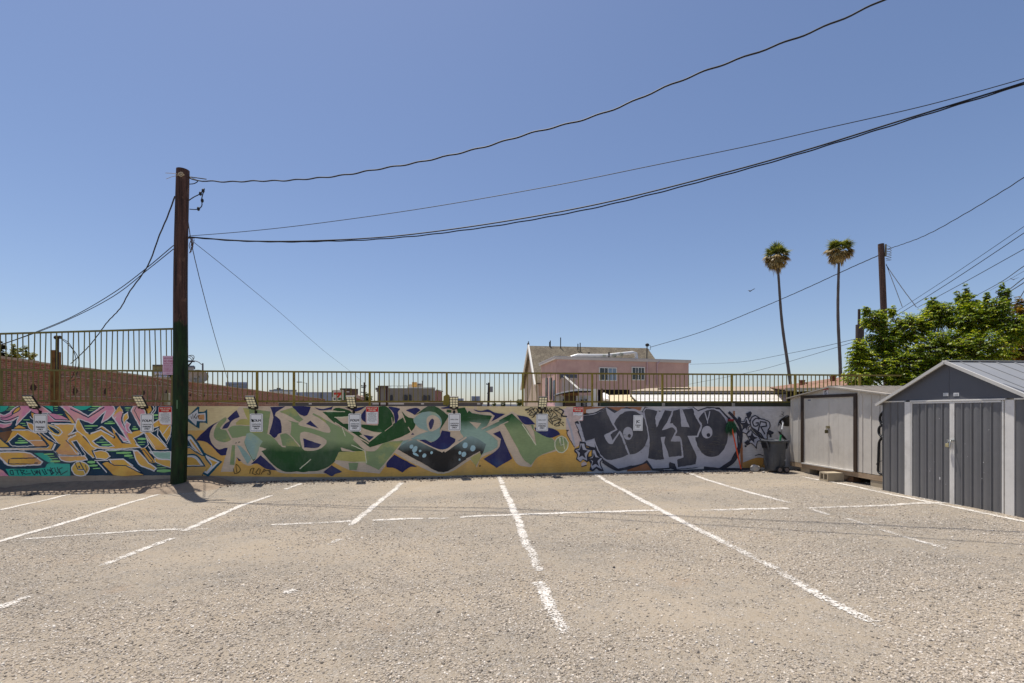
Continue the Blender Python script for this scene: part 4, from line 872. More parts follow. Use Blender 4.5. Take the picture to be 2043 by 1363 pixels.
# ------------------------------------------------------------------ solar lamps on the wall top
LF = M('lamp_black', (26, 22, 22), .45, .15); LC = M('led_cream', (250, 242, 208), .35, .04); LP = M('solar_cells', (20, 24, 44), .15, .1, spec=.8)
def solar_lamp(px, label, yaw=0.0, lift=0.0):
    b = on_y(px, 824, WY); b = Vector((b.x, WY-.012, b.z))
    s = empty('solar_lamp', b, label, 'lamp', 'solar lamps along the top of the painted wall')
    EL = .92; d = Vector((math.sin(yaw)*math.cos(EL), -math.cos(yaw)*math.cos(EL), math.sin(EL))); u = Vector((math.cos(yaw), math.sin(yaw), 0)); nn = u.cross(d)
    if nn.y > 0: nn = -nn
    mb = MB(); mb.tube([b+Vector((0, 0, -.02)), b+Vector((0, -.03, .06)), b+d*.13+Vector((0, -.02, .02))], .014, 8); mb.box(b.x-.03, b.x+.03, b.y-.006, b.y+.01, b.z-.06, b.z+.05); mb.build('arm', LF, s)
    c = b+d*.32+Vector((0, -.03, .0+lift)); mb = MB(); mb.obox(c, u*.108, d*.18, nn*.018); mb.obox(c-d*.175, u*.06, d*.03, nn*.026); mb.obox(c-d*.15-nn*-.02, u*.11, d*.03, nn*.012); mb.build('housing', LF, s, bevel=.006)
    mb = MB()
    for i in range(3):
        for j in range(4): mb.obox(c+u*((i-1)*.066)+d*(-.085+j*.074)+nn*.02, u*.027, d*.027, nn*.004)
    mb.obox(c-d*.135+nn*.034, u*.035, d*.008, nn*.003)
    mb.build('led_cells', LC, s)
    mb = MB(); mb.obox(c-nn*.0205, u*.10, d*.165, nn*.002); mb.build('solar_panel', LP, s)
for px, yw, lb in ((81, 0, 'black solar lamp over the far left parking sign'), (294, 0, 'black solar lamp over the sign left of the wooden pole'), (511, 0, 'black solar lamp above the sign with the scribbled letter'), (706, 0, 'black solar lamp left of the red sign on green graffiti'), (906, .03, 'black solar lamp above the sign at mid wall, beside a bent fence post'), (1080, .0, 'black solar lamp over the black spray scrawl')):
    solar_lamp(px, lb, yw, R.uniform(-.01, .01))

# ------------------------------------------------------------------ near utility pole
def wood_pole_mat(key, a, b, green_z=None):
    m, N, L, P = new_mat(key); p = pos_n(N); s = N.new('ShaderNodeSeparateXYZ'); L.new(p, s.inputs[0])
    n = noise_n(N, L, scaled(N, L, p, (14, 14, .6)), 1.6, 6, .65); c = mixrgb(N, L, maprange(N, L, n, .3, .7), lin(a), lin(b))
    n2 = noise_n(N, L, scaled(N, L, p, (3, 3, 1.4)), 3, 5); c = mixrgb(N, L, maprange(N, L, n2, .58, .7, 0, .7), c, lin((118, 92, 78)))
    if green_z:
        e = math_n(N, L, 'ADD', s.outputs[2], math_n(N, L, 'MULTIPLY', noise_n(N, L, scaled(N, L, p, (7, 7, 2)), 2, 5), .45))
        gc = mixrgb(N, L, maprange(N, L, noise_n(N, L, scaled(N, L, p, (5, 5, .7)), 2.2, 6, .65), .34, .66), lin((16, 24, 13)), lin((36, 62, 29)))
        gc = mixrgb(N, L, maprange(N, L, n2, .55, .75, 0, .6), gc, lin((56, 48, 26)))
        c = mixrgb(N, L, maprange(N, L, e, green_z+.17, green_z+.24), gc, c)
    L.new(c, P.inputs['Base Color']); P.inputs['Roughness'].default_value = .8; P.inputs['Specular IOR Level'].default_value = .3
    L.new(bump(N, L, n, .8, .012), P.inputs['Normal']); return m
pb = on_y(356, 968, 11.74); PB = Vector((pb.x, pb.y, pb.z)); ptop = on_y(363.5, 339, PB.y)
PT_ = Vector((ptop.x, PB.y+.02, ptop.z))
def pole_pt(f): return PB.lerp(PT_, f)+Vector((0.015*math.sin(f*7), 0.01*math.sin(f*5), 0))
pr = lambda f: .158+(.132-.158)*f
mb = MB(); mb.tube([PB-Vector((0, 0, .4))]+[pole_pt(f) for f in [i/16 for i in range(17)]], [pr(0)]+[pr(i/16)*(1+.02*mnoise.noise((i, 2, 1))) for i in range(17)], 28)
pole = mb.build('utility_pole', wood_pole_mat('pole_wood', (30, 21, 20), (98, 70, 60), 3.66)); tag(pole, 'tall dark wooden utility pole with its lower half painted green', 'utility pole')
GALV = M('galv', (168, 160, 150), .5, .2, 8, metal=.3); CBL = M('cable', (20, 20, 24), .6, .2); RUSTY = M('rusty', (86, 66, 54), .8, .3, 8)
zt_ = lambda z: (z-PB.z)/(PT_.z-PB.z)
def on_pole(z, ang, out=0.0):
    f = zt_(z); p = pole_pt(f); r = pr(f)+out; return p+Vector((r*math.cos(ang), r*math.sin(ang), 0))
mb = MB(); q = on_pole(PT_.z-.17, -PI/2+.35, .01)
for i in range(9):
    a = R.uniform(0, 6.28); mb.tube([q, q+Vector((math.cos(a)*.05, -.02, math.sin(a)*.04)), q+Vector((math.cos(a+1)*.07, -.01, math.sin(a+1)*.05))], .011, 5)
mb.tube([q, q+Vector((-.2, -.01, .02)), q+Vector((-.36, .02, .035))], .006, 5); mb.tube([q, q+Vector((-.2, -.01, -.06)), q+Vector((-.33, .0, -.11))], .005, 5); mb.build('tie_strap', M('strap', (176, 160, 134), .8, .2, 12), pole)
mb = MB(); a0 = on_pole(PT_.z-.2, 0)
for pts in ([(0, 0, .02), (.12, 0, 0), (.2, 0, -.04), (.13, 0, -.1), (.02, 0, -.12)], [(0, 0, -.5), (.12, -.01, -.42), (.24, -.02, -.36), (.3, -.02, -.3), (.36, -.02, -.22)], [(0.36, -.02, -.22), (.3, -.02, -.45), (.3, -.02, -.62), (.2, -.01, -.7), (0.02, 0, -.7)], [(0, 0, .05), (.2, 0, .03), (.4, -.02, .0)]):
    mb.tube(catmull([a0+Vector(p) for p in pts], 5), .011, 6)
for p in ((.27, -.02, -.34), (.31, -.02, -.5), (.22, -.01, -.69), (.33, -.02, -.27)): mb.ball(a0+Vector(p), .035, .03, .05, 8, 5)
mb.build('splice_cables', CBL, pole)
b0 = on_pole(zt(474, 11.16), 0, 0); mb = MB(); mb.bar(b0-Vector((.04, 0, 0)), b0+Vector((.16, -.01, .01)), .03); mb.tube([b0+Vector((.1, 0, 0)), b0+Vector((.12, 0, -.2)), b0+Vector((.05, 0, -.35))], .012, 6)
for k in range(3): mb.tube(catmull([b0+Vector((.09+.03*k, 0, -.03)), b0+Vector((.04+.04*k, 0, -.18)), b0+Vector((.09, 0, -.32+.05*k))], 4), .008, 5)
mb.build('wire_bracket', RUSTY, pole)
mb = MB(); z0 = zt(722, 11.2)
for k in range(3):
    rr_ = pr(zt_(z0))+.03+.014*k; mb.tube([pole_pt(zt_(z0))+Vector((rr_*math.cos(a), .12+.08*math.sin(a)+.02*k, (.14+.02*k)*math.sin(a*1.0+.3*k))) for a in [2*PI*i/20 for i in range(21)]], .008, 5)
mb.build('cable_coil', CBL, pole)
mb = MB(); q = on_pole(1.78, -PI/2+.1, .002); mb.obox(q, (.012, 0, 0), (0, .003, 0), (0, 0, .1)); mb.build('tag_strip', M('tag_pale', (96, 128, 92)), pole)

# ------------------------------------------------------------------ overhead wires
def wire(label, px, depth, r, twist=0.0, extra=None, n=10, r2=None):
    pts = []
    cm = catmull([(x, y, i) for i, (x, y) in enumerate(px)], n)
    for x, y, i in cm: pts.append(depth(x, y, i/(len(px)-1)))
    if extra:
        d = (pts[-1]-pts[-4]).normalized()
        for k in range(1, extra+1): pts.append(pts[-1]+d*.6+Vector((0, 0, .006*k)))
    if twist:
        q = []; L_ = 0
        for i, p in enumerate(pts):
            if i: L_ += (p-pts[i-1]).length
            q.append(p)
        pts2 = []; L_ = 0
        for i in range(len(q)-1):
            k = max(1, int((q[i+1]-q[i]).length/.06))
            for j in range(k):
                p = q[i].lerp(q[i+1], j/k); l = L_+(q[i+1]-q[i]).length*j/k
                pts2.append(p+Vector((0, 0, twist*math.sin(l*11)+.4*twist*math.sin(l*4.1))))
            L_ += (q[i+1]-q[i]).length
        pts = pts2
    mb = MB(); mb.tube(pts, r, 5); o = mb.build('overhead_wire', CBL); tag(o, label, 'wire', 'overhead wires'); return o
def plan(a, b):
    def f(x, y, u):
        p, q, c = ray(x, y); t = a/(q+b*p); return Vector((p*t, q*t, H+c*t))
    return f
def inv(t0, t1):
    return lambda x, y, u: at(x, y, 1/((1-u)/t0+u/t1))
tA = plan(8.92, .406); tB = plan(9.12, .346)
wire('thick twisted black wire running from the near pole top up to the upper right corner', [(379, 354), (397, 361), (500, 362), (640, 355), (800, 330), (920, 305), (1060, 266), (1210, 224), (1340, 168), (1500, 108), (1630, 60), (1762, 0), (1850, -45)], tA, .0145, .010, extra=12)
wire('thin upper wire of the bundle leaving the middle of the near pole', [(377, 471), (500, 461), (640, 445), (850, 415), (1097, 372), (1300, 331), (1500, 290), (1640, 258), (1850, 210), (2043, 157), (2160, 122)], tB, .007, extra=12)
wire('thick lower wire of the sagging bundle leaving the middle of the near pole', [(377, 473), (500, 481), (640, 480), (800, 470), (1000, 443), (1200, 406), (1400, 357), (1600, 302), (1800, 240), (2043, 165), (2160, 122)], tB, .013, extra=12)
wire('second thick wire of the sagging bundle, just below the other', [(377, 474), (500, 482), (640, 482), (800, 474), (1000, 449), (1200, 412), (1400, 362), (1600, 306), (1800, 244), (2043, 168), (2160, 125)], tB, .011, .004, extra=12)
wire('twisted wire dropping from the near pole to the brick building at left', [(349, 392), (335, 430), (318, 470), (295, 530), (260, 580), (240, 615), (214, 643), (180, 688), (140, 727)], inv(11.3, 19.1), .016, .006)
wire('upper of two slack wires from the near pole to the left edge', [(346, 490), (290, 537), (230, 582), (150, 629), (70, 663), (0, 688), (-90, 715)], inv(11.3, 17.2), .010)
wire('lower of two slack wires from the near pole to the left edge', [(346, 497), (300, 534), (225, 592), (120, 645), (0, 689), (-90, 717)], inv(11.4, 17.2), .010)
wire('wire dropping steeply from the near pole behind the railing', [(375, 440), (383, 490), (398, 555), (420, 640), (437, 700), (452, 750), (460, 776)], inv(11.4, 38), .011, .004)
wire('thin taut wire from the near pole down to the far crossarm pole', [(386, 483), (440, 526), (500, 575), (560, 625), (640, 695), (700, 742), (726, 765)], inv(11.4, 90), .007)
wire('wire from the roof mast of the pink building to the far right pole', [(1297, 693), (1400, 662), (1500, 622), (1600, 579), (1700, 533), (1757, 508)], inv(44, 22), .022, .004)
wire('wire from the far right pole to the right edge', [(1772, 497), (1850, 468), (1950, 412), (2043, 354), (2150, 280)], inv(22, 13), .015, .005, extra=6)
wire('long low wire reaching the broken stub pole, upper one', [(1376, 727), (1480, 722), (1560, 708), (1640, 692), (1708, 676)], inv(60, 25), .014)
wire('long low wire reaching the broken stub pole, lower one', [(1330, 775), (1500, 742), (1600, 714), (1660, 696), (1708, 681)], inv(60, 25), .014)
wire('guy wire from the far right pole into the tree, left one', [(1768, 527), (1785, 572), (1800, 612)], inv(22, 20), .013)
wire('guy wire from the far right pole into the tree, right one', [(1768, 529), (1800, 575), (1830, 615)], inv(22, 19), .014, .004)
for lb, px, r_ in (('uppermost wire of the fan rising above the tree to the right edge', [(1760, 640), (1900, 549), (2043, 452), (2120, 400)], .010), ('second wire of the fan rising above the tree', [(1785, 632), (1900, 560), (2043, 465), (2120, 412)], .014), ('third wire of the fan rising above the tree', [(1830, 614), (1930, 560), (2043, 497), (2120, 455)], .013), ('fourth wire of the fan, through the tree tips', [(1940, 594), (2000, 561), (2043, 531), (2120, 480)], .014), ('fifth and thinnest wire of the fan over the tree', [(1975, 580), (2043, 541), (2120, 496)], .007), ('lowest thick wire of the fan over the tree', [(1965, 605), (2010, 580), (2043, 555), (2120, 500)], .017), ('lower thick wire of the fan over the tree', [(1985, 600), (2043, 564), (2120, 512)], .018), ('steep dark wire crossing the fan at the right edge', [(2005, 645), (2030, 603), (2043, 581), (2080, 520)], .014)):
    wire(lb, px, inv(26, 15), r_, extra=6)

# ------------------------------------------------------------------ pale shed on blocks
def yx(px, X): return on_x(px, 800, X).y
LS = M('shed_pale', (204, 197, 185), .5, .07, 1.4, bmp=.45, bs=2.4, dirt=((150, 140, 126), 2.2, .25)); LSR = M('shed_pale_roof', (158, 150, 138), .55, .12, 2, dirt=((120, 108, 94), 2, .5)); BR = M('shed_brown', (60, 46, 35), .55, .15, 3); TIMB = M('weathered_timber', (164, 142, 116), .85, .22, 2.5, streak=(6, 1, 12), dirt=((120, 96, 74), 2.5, .5)); HASP = M('hasp', (150, 140, 110), .4, .15, metal=.5)
XA = 8.2; YA, YB = 8.98, 11.95; YM = yx(1660.4, XA); ZF, ZE, ZR = .325, 1.965, 2.185; DEP = 2.5
shed = empty('storage_shed', (XA, YM, 0), 'pale grey metal shed with brown door frame raised on blocks', 'shed')
def gz_l(y): return ZE+(ZR-ZE)*(1-abs(y-YM)/(YB-YM)) if y > YM else ZE+(ZR-ZE)*(1-abs(y-YM)/(YM-YA))
DL, DR = yx(1604, XA), yx(1704.8, XA); JW = .085; ZD = 1.975
mb = MB()
def front_piece(mb, ya, yb, z0, zfun, X, th=.02):
    mb.add([(X, ya, z0), (X, yb, z0), (X, yb, zfun(yb)), (X, ya, zfun(ya)), (X+th, ya, z0), (X+th, yb, z0), (X+th, yb, zfun(yb)), (X+th, ya, zfun(ya))], [(0, 3, 2, 1), (4, 5, 6, 7), (0, 1, 5, 4), (1, 2, 6, 5), (2, 3, 7, 6), (3, 0, 4, 7)])
front_piece(mb, YA, DR-.001, ZF, lambda y: ZE, XA)
for y in [yx(p, XA) for p in (1720.5, 1738, 1755)]: mb.box(XA-.012, XA, y-.012, y+.012, ZF, ZE-.01)
mb.build('front_panel', LS, shed); mb = MB(); front_piece(mb, DL+.001, YB, ZF, lambda y: ZE, XA)
for y in [yx(p, XA) for p in (1581, 1593.5)]: mb.box(XA-.012, XA, y-.012, y+.012, ZF, ZE-.01)
mb.box(XA-.006, XA, YB-.03, YB, ZF, ZE)
mb.build('front_panel', LS, shed)
mb = MB(); mb.add([(XA-.004, YA, ZE), (XA-.004, YB, ZE), (XA-.004, YB, ZE+.01), (XA-.004, YM, ZR), (XA-.004, YA, ZE+.01)]+[(XA+.02, YA, ZE), (XA+.02, YB, ZE), (XA+.02, YB, ZE+.01), (XA+.02, YM, ZR), (XA+.02, YA, ZE+.01)], [(0, 4, 3, 2, 1), (5, 6, 7, 8, 9), (0, 1, 6, 5), (1, 2, 7, 6), (2, 3, 8, 7), (3, 4, 9, 8), (4, 0, 5, 9)])
y_ = yx(1701, XA); mb.box(XA-.007, XA-.004, y_-.006, y_+.006, ZE, ZE+.12); mb.box(XA-.007, XA-.004, YA, DR-.05, ZE-.002, ZE+.012); mb.build('gable', LS, shed)
mb = MB(); mb.box(XA+.02, XA+DEP, YB-.02, YB, ZF, ZE); mb.box(XA+.02, XA+DEP, YA, YA+.02, ZF, ZE); mb.box(XA+DEP-.02, XA+DEP, YA+.02, YB-.02, ZF, ZE)
k = XA+.1
while k < XA+DEP-.05: mb.box(k, k+.03, YB, YB+.012, ZF, ZE); k += .28
mb.build('side_walls', LS, shed)
mb = MB(); mb.box(XA-.03, XA+.01, DL, DL+JW, ZF, ZD+.035); mb.box(XA-.03, XA+.01, DR-JW, DR, ZF, ZD+.035); mb.box(XA-.028, XA+.01, DR, DL, ZD-.03, ZD+.035); mb.build('door_frame', BR, shed)
mb = MB(); mb.box(XA-.05, XA+.0, DR-.02, DL+.03, ZF-.012, ZF+.018); mb.build('sill', M('bright_sill', (214, 210, 202), .4, .05, metal=.2), shed)
ym = yx(1652.5, XA)
for a, b in ((DR+.004, ym-.002), (ym+.002, DL-.004)):
    mb = MB(); mb.box(XA+.002, XA+.016, a, b, ZF+.018, ZD-.032)
    n = 5
    for i in range(1, n): y = a+(b-a)*i/n; mb.box(XA+.0005, XA+.002, y-.006, y+.006, ZF+.03, ZD-.05)
    mb.box(XA-.005, XA+.002, a, a+.02, ZF+.02, ZD-.034); mb.box(XA-.005, XA+.002, b-.02, b, ZF+.02, ZD-.034)
    d = mb.build('door', LS, shed)
zl = zt(857, 10.9); mb = MB(); mb.box(XA-.04, XA, ym-.05, ym+.03, zl+.02, zl+.07); mb.tube([(XA-.04, ym-.015, zl+.04), (XA-.06, ym-.015, zl+.02), (XA-.06, ym-.015, zl-.02)], .008, 6); h_ = mb.build('door_hasp', HASP, shed)
mb = MB(); mb.box(XA-.075, XA-.04, ym-.045, ym+.02, zl-.10, zl-.02); mb.build('padlock', M('padlock', (70, 62, 30), .4, .3, 20), shed, bevel=.006)
mb = MB(); q = on_x(1614.5, 798.5, XA); mb.box(XA-.002, XA+.002, q.y-.05, q.y+.05, q.z-.012, q.z+.012); mb.build('badge', M('badge', (90, 96, 116)), shed)
mb = MB(); OV = .085
for ya, yb in ((YM, YB+.06), (YM, YA-.06)):
    ze = ZR-(ZR-ZE)*abs(yb-YM)/abs((YB if yb > YM else YA)-YM); sgn = 1 if yb > YM else -1
    z0 = lambda y: ZR+.012-(ZR-ze)*abs(y-YM)/abs(yb-YM)
    mb.add([(XA-OV, ya, ZR+.012), (XA+DEP+.06, ya, ZR+.012), (XA+DEP+.06, yb, ze+.012), (XA-OV, yb, ze+.012), (XA-OV, ya, ZR-.008), (XA+DEP+.06, ya, ZR-.008), (XA+DEP+.06, yb, ze-.008), (XA-OV, yb, ze-.008)], [(0, 1, 2, 3), (7, 6, 5, 4), (0, 3, 7, 4), (3, 2, 6, 7), (2, 1, 5, 6)])
    k = XA+.12
    while k < XA+DEP: mb.bar((k, ya+.01*sgn, z0(ya)+.008), (k, yb-.005*sgn, z0(yb)+.008), .05, .024); k += .21
mb.bar((XA-OV, YM, ZR+.016), (XA+DEP+.06, YM, ZR+.016), .10, .018)
mb.build('roof', LSR, shed)
mb = MB()
for yb, ze in ((YB+.06, gz_l(YB)), (YA-.06, gz_l(YA))): mb.bar((XA-OV-.006, YM, ZR-.008), (XA-OV-.006, yb, ze-.010), .012, .026)
mb.build('roof_trim', LSR, shed)
mb = MB(); mb.box(XA-.01, XA+.05, YA, YB+.02, ZF-.115, ZF-.013); mb.box(XA+.05, XA+DEP, YB-.03, YB+.015, ZF-.115, ZF-.013); mb.box(XA+DEP-.05, XA+DEP, YA, YB-.03, ZF-.115, ZF-.013)
for k in (9.6, 10.2, 10.9, 11.4): mb.box(XA+.05, XA+DEP-.05, k-.02, k+.02, ZF-.11, ZF-.015)
mb.box(XA+.0501, XA+DEP-.0501, YA, YB-.03, ZF-.013, ZF+.0); mb.build('floor_frame', TIMB, shed)
# small warning notice at the gable
q = on_x(1648.3, 783, XA); c = Vector((XA-.012, q.y, q.z)); s = empty('security_notice', c, 'small red and white guard notice on the pale shed gable', 'sign')
uy_ = Vector((0, -1, 0)); nx_ = Vector((-1, 0, 0))
mb = MB(); plate(mb, c, uy_, UZ, nx_, .17, .235, .005, .003); mb.build('plate', M('notice_white', (214, 210, 212), .5), s)
mb = MB(); plate(mb, c+nx_*.001+Vector((0, 0, .088)), uy_, UZ, nx_, .165, .055, .003, .0004); plate(mb, c+nx_*.001-Vector((0, 0, .09)), uy_, UZ, nx_, .165, .05, .003, .0004); mb.build('bands', M('notice_red', (206, 74, 88), .5), s)
mb = MB(); add_text(mb, 'WARNING', c+nx_*.0022+Vector((0, 0, .088)), uy_, UZ, .034, .02, width=.13); add_text(mb, '24 HOUR', c+nx_*.0022+Vector((0, 0, -.02)), uy_, UZ, .032, .02, width=.09); add_text(mb, 'VIDEO', c+nx_*.0022+Vector((0, 0, -.048)), uy_, UZ, .028, .02, width=.06); mb.obox(c+nx_*.002+Vector((0, 0, .032)), uy_*.03+Vector((0, 0, .008)), Vector((0, 0, .012)), nx_*.0005); mb.obox(c+nx_*.002+Vector((0, .02, .01)), uy_*.008, Vector((0, 0, .015)), nx_*.0005); mb.build('lettering', SK, s)

# ------------------------------------------------------------------ dark grey shed
GS = M('shed_grey', (110, 109, 109), .45, .08, 1.3, bmp=.45, bs=2.6, dirt=((104, 102, 98), 3.0, .22)); GSW = M('shed_trim_white', (222, 218, 210), .45, .06, 2, dirt=((150, 146, 138), 3, .3)); GSR = M('shed_grey_roof', (136, 137, 138), .5, .08, 2); GG = M('shed_gable', (90, 91, 96), .5, .06, 1.2, bmp=.4, bs=2.2)
XG = 8.05; GA, GB = 6.30, 8.93; GM = yx(1893, XG); GE, GRZ = 1.80, 2.465; GD = 2.6; Z0 = .03
gs = empty('storage_shed', (XG, GM, 0), 'dark grey ribbed metal shed with white door frame at right edge', 'shed')
def ribbed(mb, ya, yb, z0, z1, X, period=.152, rib=.034, h=.019, bulge=.011, back=.02):
    n = max(1, round((yb-ya)/period)); prof = []
    for i in range(n):
        s = ya+(yb-ya)*i/n; w = (yb-ya)/n
        prof += [(s, 0), (s+.008, -h), (s+rib-.008, -h), (s+rib, 0)]
        for q in (.2, .4, .6, .8): prof.append((s+rib+(w-rib)*q, -bulge*math.sin(PI*q)))
    prof.append((yb, 0)); m_ = len(prof)
    vs = [(X+d, y, z) for z in (z0, z1) for y, d in prof]
    mb.add(vs, [(i, m_+i, m_+i+1, i+1) for i in range(m_-1)], 0)
    mb.box(X+.012, X+back, ya, yb, z0, z1)
gy_ = lambda px: yx(px, XG)
gl0, gl1 = gy_(1806.5), gy_(1817.5); d0, dm, d1 = gy_(1818), gy_(1901.5), gy_(2004); gr0, gr1 = gy_(2007), gy_(2025.5)
mb = MB(); ribbed(mb, gl0, GB, Z0, GE-.002, XG); mb.build('front_panel', GS, gs); mb = MB(); ribbed(mb, GA, gr1, Z0-.04, GE-.002, XG); mb.build('front_panel', GS, gs)
mb = MB(); mb.box(XG+.02, XG+GD, GB-.02, GB, Z0, GE); mb.box(XG+.02, XG+GD, GA, GA+.02, Z0-.05, GE); mb.box(XG+GD-.02, XG+GD, GA+.02, GB-.02, Z0, GE); mb.box(XG-.012, XG+.02, GB, GB+.012, Z0, GE)
k = XG+.12
while k < XG+GD-.05: mb.box(k, k+.03, GB, GB+.012, Z0, GE); mb.box(k, k+.03, GA-.012, GA, Z0, GE); k += .16
mb.build('side_walls', GS, gs)
mb = MB()
for a, b in ((gl1, gl0), (gr1, gr0)): mb.box(XG-.018, XG+.02, a, b, Z0-.03, GE-.002)
mb.box(XG-.024, XG+.016, d1-.03, gl1-.001, GE-.004, GE+.022); mb.box(XG-.012, XG+.012, gr0+.001, d1-.03, Z0-.03, GE-.006); mb.box(XG-.022, XG+.012, GA, gr1-.001, GE-.002, GE+.02); mb.box(XG-.022, XG+.012, gl0-.0, GB, GE-.002, GE+.02); mb.build('door_surround', GSW, gs)
mb = MB(); mb.box(XG-.03, XG+.01, d1-.02, gl1+.0, Z0-.03, Z0+.012); mb.build('sill', M('sill_grey', (150, 150, 150), .4, .1, metal=.3), gs)
for a, b, nm in ((dm+.0, d0, 0), (d1, dm-.002, 1)):
    f = MB(); t = .024
    mb = MB(); ribbed(mb, a+t, b-t, Z0+.03, GE-.036, XG+.004, back=.022)
    d = mb.build('door', GS, gs)
    f.box(XG-.016, XG+.016, a, a+(.045 if nm == 0 else t), Z0+.014, GE-.008); f.box(XG-.016, XG+.016, b-(t if nm == 0 else .03), b, Z0+.014, GE-.008); f.box(XG-.014, XG+.016, a+.04, b-.03, GE-.036, GE-.009); f.box(XG-.014, XG+.016, a+.04, b-.03, Z0+.015, Z0+.034); f.build('door_frame', GSW, d)
    sc = MB()
    for i in range(7):
        y = R.uniform(a+.08, b-.06); z = R.uniform(.3, 1.6); r_ = R.uniform(.003, .006); sc.ball((XG-.012, y, z), .004, r_, r_, 6, 4)
    if nm == 0: sc.ball((XG-.009, b-.56, .46), .003, .012, .028, 8, 5)
    sc.build('screws', M('chip_white', (206, 206, 206), .5), d)
zl = zt(885, 8.2); mb = MB(); mb.box(XG-.04, XG-.014, dm-.05, dm+.07, zl+.04, zl+.07); mb.tube([(XG-.03, dm+.03, zl+.06), (XG-.055, dm+.03, zl+.03), (XG-.055, dm+.05, zl-.01), (XG-.04, dm+.05, zl+.03)], .006, 6); mb.tube([(XG-.04, dm-.0, zl+.06), (XG-.07, dm-.02, zl+.05), (XG-.09, dm-.02, zl-.05)], .007, 6); mb.build('door_hasp', M('hasp_steel', (188, 188, 182), .3, .15, metal=.7), gs)
mb = MB(); mb.box(XG-.075, XG-.045, dm+.015, dm+.07, zl-.06, zl+.0); mb.build('padlock', M('padlock_brass', (196, 184, 140), .35, .2, 20, metal=.4), gs, bevel=.006)
mb = MB(); v = [(GA, GE+.022), (GB, GE+.022), (GB, GE+.03), (GM, GRZ-.02), (GA, GE+.03)]
mb.add([(XG-.006, y, z) for y, z in v]+[(XG+.02, y, z) for y, z in v], [(0, 4, 3, 2, 1), (5, 6, 7, 8, 9), (0, 1, 6, 5), (1, 2, 7, 6), (2, 3, 8, 7), (3, 4, 9, 8), (4, 0, 5, 9)]); mb.box(XG-.010, XG-.006, GM-.012, GM+.012, GE+.025, GRZ-.03); mb.build('gable', GG, gs)
mb = MB()
for px in (1888, 1909): q = on_x(px, 787.5, XG); mb.box(XG-.012, XG-.006, q.y-.045, q.y+.045, q.z-.025, q.z+.03)
build_each(mb, 'vent', M('vent_white', (214, 214, 212), .5), gs)
mb = MB()
for px in (1888, 1909):
    q = on_x(px, 787.5, XG)
    for i in range(3): mb.box(XG-.014, XG-.0121, q.y-.034, q.y+.034, q.z-.015+i*.014, q.z-.010+i*.014)
mb.build('vent_slots', M('vent_slot', (150, 150, 150)), gs)
mb = MB(); OG = .078
for yb in (GB+.1, GA-.1):
    sgn = 1 if yb > GM else -1; ze = GRZ-(GRZ-GE)*abs(yb-GM)/(abs((GB if sgn > 0 else GA)-GM)); zz = lambda y: GRZ-(GRZ-ze)*abs(y-GM)/abs(yb-GM)
    mb.add([(XG-OG+.012, GM, GRZ+.012), (XG+GD+.05, GM, GRZ+.012), (XG+GD+.05, yb, ze+.012), (XG-OG+.012, yb, ze+.012), (XG-OG+.012, GM, GRZ-.008), (XG+GD+.05, GM, GRZ-.008), (XG+GD+.05, yb, ze-.008), (XG-OG+.012, yb, ze-.008)], [(0, 1, 2, 3), (7, 6, 5, 4), (0, 3, 7, 4), (3, 2, 6, 7), (2, 1, 5, 6)])
    k = XG+.17
    while k < XG+GD: mb.bar((k, GM+.02*sgn, zz(GM+.02*sgn)+.013), (k, yb-.005*sgn, zz(yb-.005*sgn)+.013), .03, .02); k += .33
mb.build('roof', GSR, gs)
mb = MB()
for yb in (GB+.1, GA-.1):
    ze = GRZ-(GRZ-GE)*abs(yb-GM)/(abs((GB if yb > GM else GA)-GM)); mb.bar((XG-OG, GM, GRZ-.004), (XG-OG, yb, ze-.006), .024, .05)
mb.bar((XG-OG-.004, GM, GRZ+.018), (XG+GD+.05, GM, GRZ+.018), .09, .014)
mb.build('roof_trim', M('trim_bright', (196, 192, 184), .45, .08, 2), gs)

# black guard and mesh roll wedged between the sheds
c0 = on_x(1759, 890, XA-.06); g_ = empty('rubber_edged_mesh', (c0.x, c0.y, .35), 'black rubber edged chain mesh hung between the two sheds', 'mesh roll')
mb = MB(); RB_ = M('black_rubber', (22, 22, 24), .5, .2, 10)
out = [(1763, 822), (1757, 828), (1755.5, 838), (1759, 846), (1762, 849), (1756, 851), (1753, 857), (1754, 866), (1760, 873), (1756, 878), (1753.5, 886), (1752.5, 910), (1752, 930), (1752, 940), (1756, 945), (1763, 948)]
mb.tube([on_x(x, y, XA-.07) for x, y in catmull(out, 4)], .022, 7)
for x, y in ((1763, 822), (1761, 847), (1761, 873), (1763, 946)): mb.ball(on_x(x, y, XA-.07), .03, .03, .03, 8, 5)
mb.tube([on_x(x, y, XA-.12) for x, y in ((1762, 919), (1754, 921), (1748, 926), (1752, 931))], .006, 5); mb.build('rubber_edge', RB_, g_)
mb = MB(); y = 826
while y < 944:
    a = on_x(1759.5, y, XA-.05); b = on_x(1765, y+4.5, XA-.05); mb.tube([a, b], .006, 4); mb.tube([on_x(1765, y, XA-.052), on_x(1759.5, y+4.5, XA-.052)], .006, 4); y += 4.5
mb.build('chain_mesh', M('mesh_wire', (120, 118, 114), .5, .2, 20), g_)
mb = MB(); a = on_x(1760, 826, XA-.03); b = on_x(1766, 944, XA-.03); mb.box(XA-.035, XA-.02, b.y, a.y, b.z, a.z); mb.build('backing', RB_, g_)

